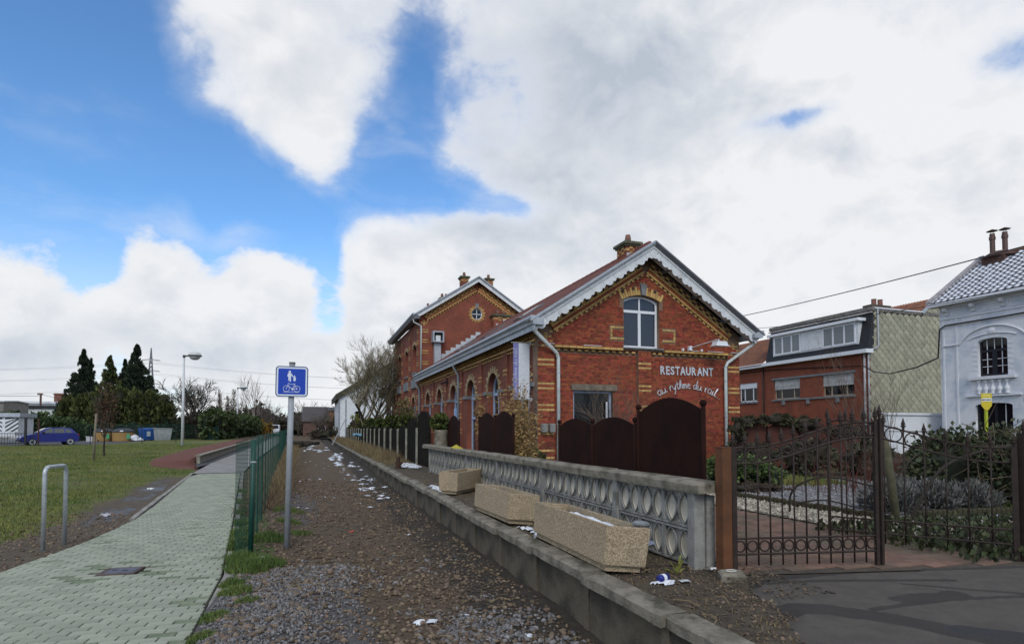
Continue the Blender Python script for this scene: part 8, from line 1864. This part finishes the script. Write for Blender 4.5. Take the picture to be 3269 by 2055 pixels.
b.build('cane', mat('bamboo_cane', (.26, .20, .09), (.18, .14, .06), 4, .7), t); V, F = leafcards(np.array(P_), .030 * RNG.uniform(.6, 1.4, len(P_)), np.array(N_), 3.4); fast_mesh('leaves', V, F, BAM, t)
leafy('bamboo', 'thin dry bamboo leaning in front of the second arch', 'bamboo', [(5.7, 19.6, 1.9, .35, .8, 1.1), (5.6, 17.0, 1.7, .4, .7, 1.1)], 900, .04, BAM, None, (5.7, 19.6, .36, .02), None, .2, 3.0)
leafy('ground_plant', 'low dark green plant below the bamboo at the corner pier', 'plant', [(5.2, 13.6, .8, .35, .5, .35), (5.5, 14.2, .75, .3, .4, .32)], 900, .07, HEDG2, None, None)

# --- garden behind the gate
leafy('garden_shrub', 'bushy fresh green shrub on the gravel bed behind the closed gate leaf', 'shrub', [(8.5, 9.9, .68, .62, .5, .36), (8.15, 10.0, .72, .4, .4, .34), (8.95, 9.8, .60, .42, .4, .28)], 4600, .055, mat('fresh_shrub_leaf', (.055, .090, .022), (.085, .12, .035), 3, .75, island=.4), CORE, None, None, .7, 1.8)
leafy('heather', 'brown heather mat at the foot of the green shrub', 'plant', [(8.2, 9.2, .42, .8, .35, .13), (7.7, 9.9, .42, .4, .4, .13)], 1500, .04, mat('brown_heather', (.075, .048, .032), (.05, .035, .025), 4, .9, island=.4), COREB, None)
LAV = mat('grey_lavender', (.16, .155, .155), (.10, .10, .085), 4, .9, island=.5)
for x, y, lab in ((8.15, 6.35, 'grey lavender mound left of the timber post'), (8.75, 6.2, 'grey lavender mound behind the timber post'), (9.3, 6.05, 'grey lavender mound nearest the ivy hedge'), (9.0, 6.9, 'grey lavender mound at the back of the bed')):
    leafy('lavender', lab, 'plant', [(x, y, PZ + .20, .42, .38, .26)], 4200, .024, LAV, COREB, None, 'lavender mounds in the gravel bed', .7, 3.2, 1.0)
LED = thing('log_edging', 'dark low log edging between the gravel bed and pebble border', 'edging', (7.19, 4.3, PZ)); le = MB(); le.lathe([(.038, -.1), (.04, .085), (.03, .10)], 7); lm = le.mesh('edging_log'); lm.materials.append(mat('mossy_log', (.055, .05, .025), (.035, .03, .02), 9, .95))
for k in range(105): piece('edging_log', lm, Matrix.Translation((7.19 + random.uniform(-.01, .01), 4.2 + k * .083, PZ + .02 + random.uniform(-.012, .012))), LED)
for k in range(24): piece('edging_log', lm, Matrix.Translation((7.75 + k * .083, 5.72 - k * .01, PZ + .03 + random.uniform(-.012, .012))), LED)
t = thing('garden_post', 'greenish round timber post leaning in the garden bed', 'post', (7.14, 5.5, PZ)); b = MB(); b.tube([(7.16, 5.5, PZ - .05), (7.10, 5.52, .9), (7.02, 5.54, 1.46)], [.05, .05, .046], 10); b.build('shaft', mat('mossy_post', (.095, .085, .05), (.06, .06, .035), 8, .95, .4, 30), t, smooth=True)
t = thing('dogwood', 'red stemmed dogwood behind the gates', 'shrub', (10.6, 8.5, PZ)); b = MB()
for i in range(150):
    x, y = 10.6 + random.gauss(0, .75), 8.6 + random.gauss(0, .5); h = random.uniform(.45, 1.0); lx, ly = random.gauss(0, .16), random.gauss(0, .16)
    b.tube([(x, y, PZ), (x + lx * .5, y + ly * .5, PZ + h * .6), (x + lx, y + ly, PZ + h)], [.006, .004, .0015], 4, cap=False)
kind(b.build('stems', mat('red_stem', (.11, .028, .019), (.06, .020, .015), 2, .8, island=.3), t), 'stuff')
IVYL = mat('ivy_hedge_leaf', (.030, .042, .016), (.055, .062, .024), 3, .65, island=.5)
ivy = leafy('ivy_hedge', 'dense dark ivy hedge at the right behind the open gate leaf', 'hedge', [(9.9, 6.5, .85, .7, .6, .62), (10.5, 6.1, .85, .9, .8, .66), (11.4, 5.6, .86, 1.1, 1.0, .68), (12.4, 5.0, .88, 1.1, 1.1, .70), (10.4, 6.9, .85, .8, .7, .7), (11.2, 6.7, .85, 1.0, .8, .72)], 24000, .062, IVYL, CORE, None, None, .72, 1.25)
b = MB(); R2 = random.Random(5)
for i in range(260):
    x = R2.uniform(9.3, 12.2); y = 6.2 - (x - 9) * .38 + R2.uniform(-.5, .3); z = R2.uniform(.5, 1.7); p = Vector((x, y, z)); d = Vector((R2.uniform(-1, 1), R2.uniform(-.6, .1), R2.uniform(-.5, .6))).normalized(); pts = [p]
    for k in range(4): d = (d + Vector((R2.uniform(-1, 1), R2.uniform(-.5, .5), R2.uniform(-.6, .6))) * .45).normalized(); p = p + d * .12; pts.append(p)
    b.tube(pts, [.006, .005, .004, .003, .002], 4, cap=False)
b.build('bare_runners', mat('ivy_runner', (.14, .10, .065), (.09, .065, .045), 3, .9), ivy)
t = thing('vine', 'dark bare vine stem curling above the garden bed', 'vine', (6.75, 6.7, PZ)); b = MB(); VN = mat('dark_vine', (.03, .024, .018), None, rough=.9)
def curve(pts, r0, r1):
    P_ = [Vector(p) for p in pts]; o_ = []
    for i in range(len(P_) - 1):
        p0, p1, p2, p3 = P_[max(i - 1, 0)], P_[i], P_[i + 1], P_[min(i + 2, len(P_) - 1)]
        for q in (0, .25, .5, .75): o_.append(.5 * (2 * p1 + (p2 - p0) * q + (2 * p0 - 5 * p1 + 4 * p2 - p3) * q * q + (3 * p1 - p0 - 3 * p2 + p3) * q ** 3))
    o_.append(P_[-1]); b.tube(o_, [r0 + (r1 - r0) * i / (len(o_) - 1) for i in range(len(o_))], 7)
curve([(6.55, 6.65, PZ), (6.52, 6.62, .62), (6.55, 6.5, .80), (6.75, 6.3, .92), (7.0, 6.1, .90), (7.25, 5.9, .82), (7.5, 5.8, .90), (7.7, 5.75, 1.12), (7.9, 5.75, 1.25)], .016, .010)
curve([(6.55, 6.6, .52), (6.8, 6.3, .60), (7.1, 6.0, .52), (7.5, 5.7, .45), (7.8, 5.6, .52)], .012, .008)
b.build('stem', VN, t)
t = thing('arching_branch', 'long bare branches arching over the ivy hedge', 'branch', (7.6, 5.3, PZ)); b = MB()
curve([(7.5, 5.6, PZ), (7.62, 5.5, .7), (7.9, 5.4, 1.1), (8.4, 5.2, 1.32), (9.0, 5.0, 1.42), (9.8, 4.9, 1.62), (10.6, 5.2, 1.95), (11.2, 5.4, 2.3)], .022, .010)
curve([(9.0, 5.0, 1.42), (9.3, 4.6, 1.55), (9.7, 4.4, 1.62), (10.3, 4.3, 1.85), (10.8, 4.4, 2.1), (11.0, 4.5, 2.5), (10.9, 4.5, 2.8)], .012, .005)
curve([(10.3, 4.3, 1.85), (10.6, 4.2, 1.9), (10.9, 4.2, 2.2), (11.3, 4.3, 2.3)], .008, .004); curve([(10.8, 4.4, 2.1), (10.5, 4.5, 2.4), (10.1, 4.7, 2.6)], .006, .003)
b.build('branch', VN, t)
# ground cover round the open gate leaf
n_ = 5200; X = 5.75 + RNG.random(n_) * 4.5; Y = 3.55 + RNG.random(n_) * 1.9 - (X - 6.3) * .10; k = (X + Y * .3 > 7.0 + RNG.normal(0, .25, n_)) & (Y > 3.48 - (X - 6) * .22 + .05)
P_ = np.stack([X, Y, PZ + .03 + RNG.random(n_) * .11], 1)[k]; V, F = leafcards(P_, .05 * RNG.uniform(.6, 1.4, len(P_)), np.tile([0, -.2, 1.2], (len(P_), 1)), 1.3); kind(fast_mesh('ivy_ground_cover', V, F, IVYL), 'stuff')
n_ = 500; X = 6.2 + RNG.random(n_) * 3.6; Y = 3.7 + RNG.random(n_) * 1.6; P_ = np.stack([X, Y, X * 0 + PZ + .09], 1); kind(flakes('fallen_leaves', P_, np.abs(RNG.normal(.03, .012, n_)), mat('pale_fallen_leaf', (.35, .33, .33), (.16, .12, .08), 14, .9, island=.5)), 'stuff')
n_ = 2600; X = np.concatenate([9.6 + RNG.random(n_) * 1.5, 9.2 + RNG.random(600) * .9]); Y = np.concatenate([9.6 + RNG.random(n_) * 1.6, 5.7 + RNG.random(600) * .5]); kind(blades('garden_grass', np.stack([X, Y, X * 0 + PZ + .02], 1), RNG.uniform(.05, .16, len(X)), GRASS, .006, .5), 'stuff')
# brown arched fence with ivy at the back of the garden
GF = thing('garden_screen', 'dark red-brown arched steel fence with ivy on top at the back of the garden', 'fence', (14, 14, PZ))
for k in range(4):
    a_, c_ = 11.7 + k * 1.25, 11.7 + (k + 1) * 1.25 - .05; zt = 1.62 if k < 3 else 1.42
    pts = [(a_, PZ), (c_, PZ)] + [(c_ - (c_ - a_) * i / 10, zt + .18 * sin(pi * i / 10)) for i in range(11)]; b = MB(); b.prism(pts, lambda p, q, d: (p, d, q), 14.0, 14.02); b.build('arched_sheet', mat('dark_red_sheet', (.085, .024, .015), (.055, .018, .012), 2, .8), GF, fix=True)
    b = MB(); b.tube([(a_ - .02, 13.98, PZ), (a_ - .02, 13.98, zt + .05)], .03, 8); b.build('post', CORT, GF)
leafy('climbing_ivy', 'mossy climber draped along the top of the brown garden fence', 'climber', [(12.2, 13.9, 1.78, .6, .25, .16), (13.2, 13.9, 1.86, .7, .25, .18), (14.3, 13.9, 1.76, .6, .25, .20), (11.7, 13.8, 1.5, .25, .25, .4), (16.0, 13.9, 1.55, .8, .25, .16)], 3000, .06, mat('mossy_climber', (.055, .05, .022), (.035, .035, .018), 3, .9, island=.4), COREB, None)
GDL = mat('garden_dark_leaf', (.040, .045, .024), (.065, .05, .032), 2, .85, island=.5)
for l, w_ in zip([(10.9, 12.3, .8, .9, .5, .55), (12.4, 12.0, .85, .9, .5, .6), (14.0, 11.6, .7, 1.0, .5, .45), (15.6, 11.0, .62, 1.0, .6, .35), (13.2, 10.2, .65, 1.0, .6, .38), (16.8, 9.8, .8, 1.4, .8, .55), (18.6, 9.0, 1.0, 1.4, .9, .8)],
                 ['back of the garden, nearest the station', 'back of the garden, second from the station', 'back of the garden, third from the station', 'back of the garden, low and fourth from the station', 'middle of the garden, before the brown fence', 'back of the garden, behind the ivy hedge', 'far right of the garden, behind the ivy hedge']):
    leafy('back_shrub', 'dark mixed shrub at the ' + w_, 'shrub', [l], 1150, .085, GDL, COREB, None, 'dark shrubs at the back of the garden', .4)
bare_tree('bare_shrub', 'thin bare shrub rising above the garden fence beside the station', (14.6, 12.6, PZ), 4.0, 41, limbs=4, depth=2, spread=.5, trunk_r=.016, curl=.18, up=.5, stems=4, twig=.004, m=mat('pale_twig', (.17, .125, .09), (.11, .08, .06), 2, .9), tm=TWIG, group='bare garden shrubs')
bare_tree('bare_shrub', 'thin bare shrub rising in front of the brick house drainpipe', (20.5, 16.0, PZ), 4.2, 43, limbs=4, depth=2, spread=.5, trunk_r=.018, curl=.18, up=.5, stems=3, twig=.005, m=MATS['pale_twig'], tm=TWIG, group='bare garden shrubs')
for k in range(3):
    leafy('street_shrub', 'shrub hiding the foot of the brick house, %s from the station' % ('nearest', 'second', 'third')[k], 'shrub', [(17 + k * 1.7, 18.5 - .45 * k, .95, 1.2, .8, .75 + .2 * (k % 2))], 1100, .11, GDL, COREB, None, 'shrubs before the brick house', .45)
bare_tree('corner_twig_shrub', 'small bare shrub beside the wing window', (8.6, 15.6, PZ), 2.6, 47, limbs=5, depth=3, spread=.55, trunk_r=.018, curl=.25, up=.4, stems=4, twig=.004, m=MATS['pale_twig'], tm=TWIG)
leafy('pier_climber', 'thin climber at the foot of the right corner pier', 'plant', [(13.2, 15.9, 1.1, .25, .2, .7), (13.75, 15.8, 1.3, .3, .2, .5)], 500, .06, HEDG2, None, None, None, .2)
# tidy brushwood against the wire fence
b = MB(); R3 = random.Random(8)
for i in range(420):
    y = 11.5 + 22 * R3.random() ** 1.6; x = -.55 - .02 * y + R3.gauss(0, .28); z = bed_z(x, y); p = Vector((x, y, z)); d = Vector((R3.uniform(-1, 1), R3.uniform(-1, 1), R3.uniform(.1, 1.0))).normalized(); L = R3.uniform(.2, .6); pts = [p]
    for k in range(3): d = (d + Vector((R3.uniform(-1, 1), R3.uniform(-1, 1), R3.uniform(-.6, .3))) * .4).normalized(); p = p + d * L / 3; pts.append(p)
    b.tube(pts, [.006, .005, .004, .002], 4, cap=False)
kind(b.build('brushwood', mat('bramble_cane', (.105, .055, .038), (.07, .045, .03), 3, .9, island=.4)), 'stuff')
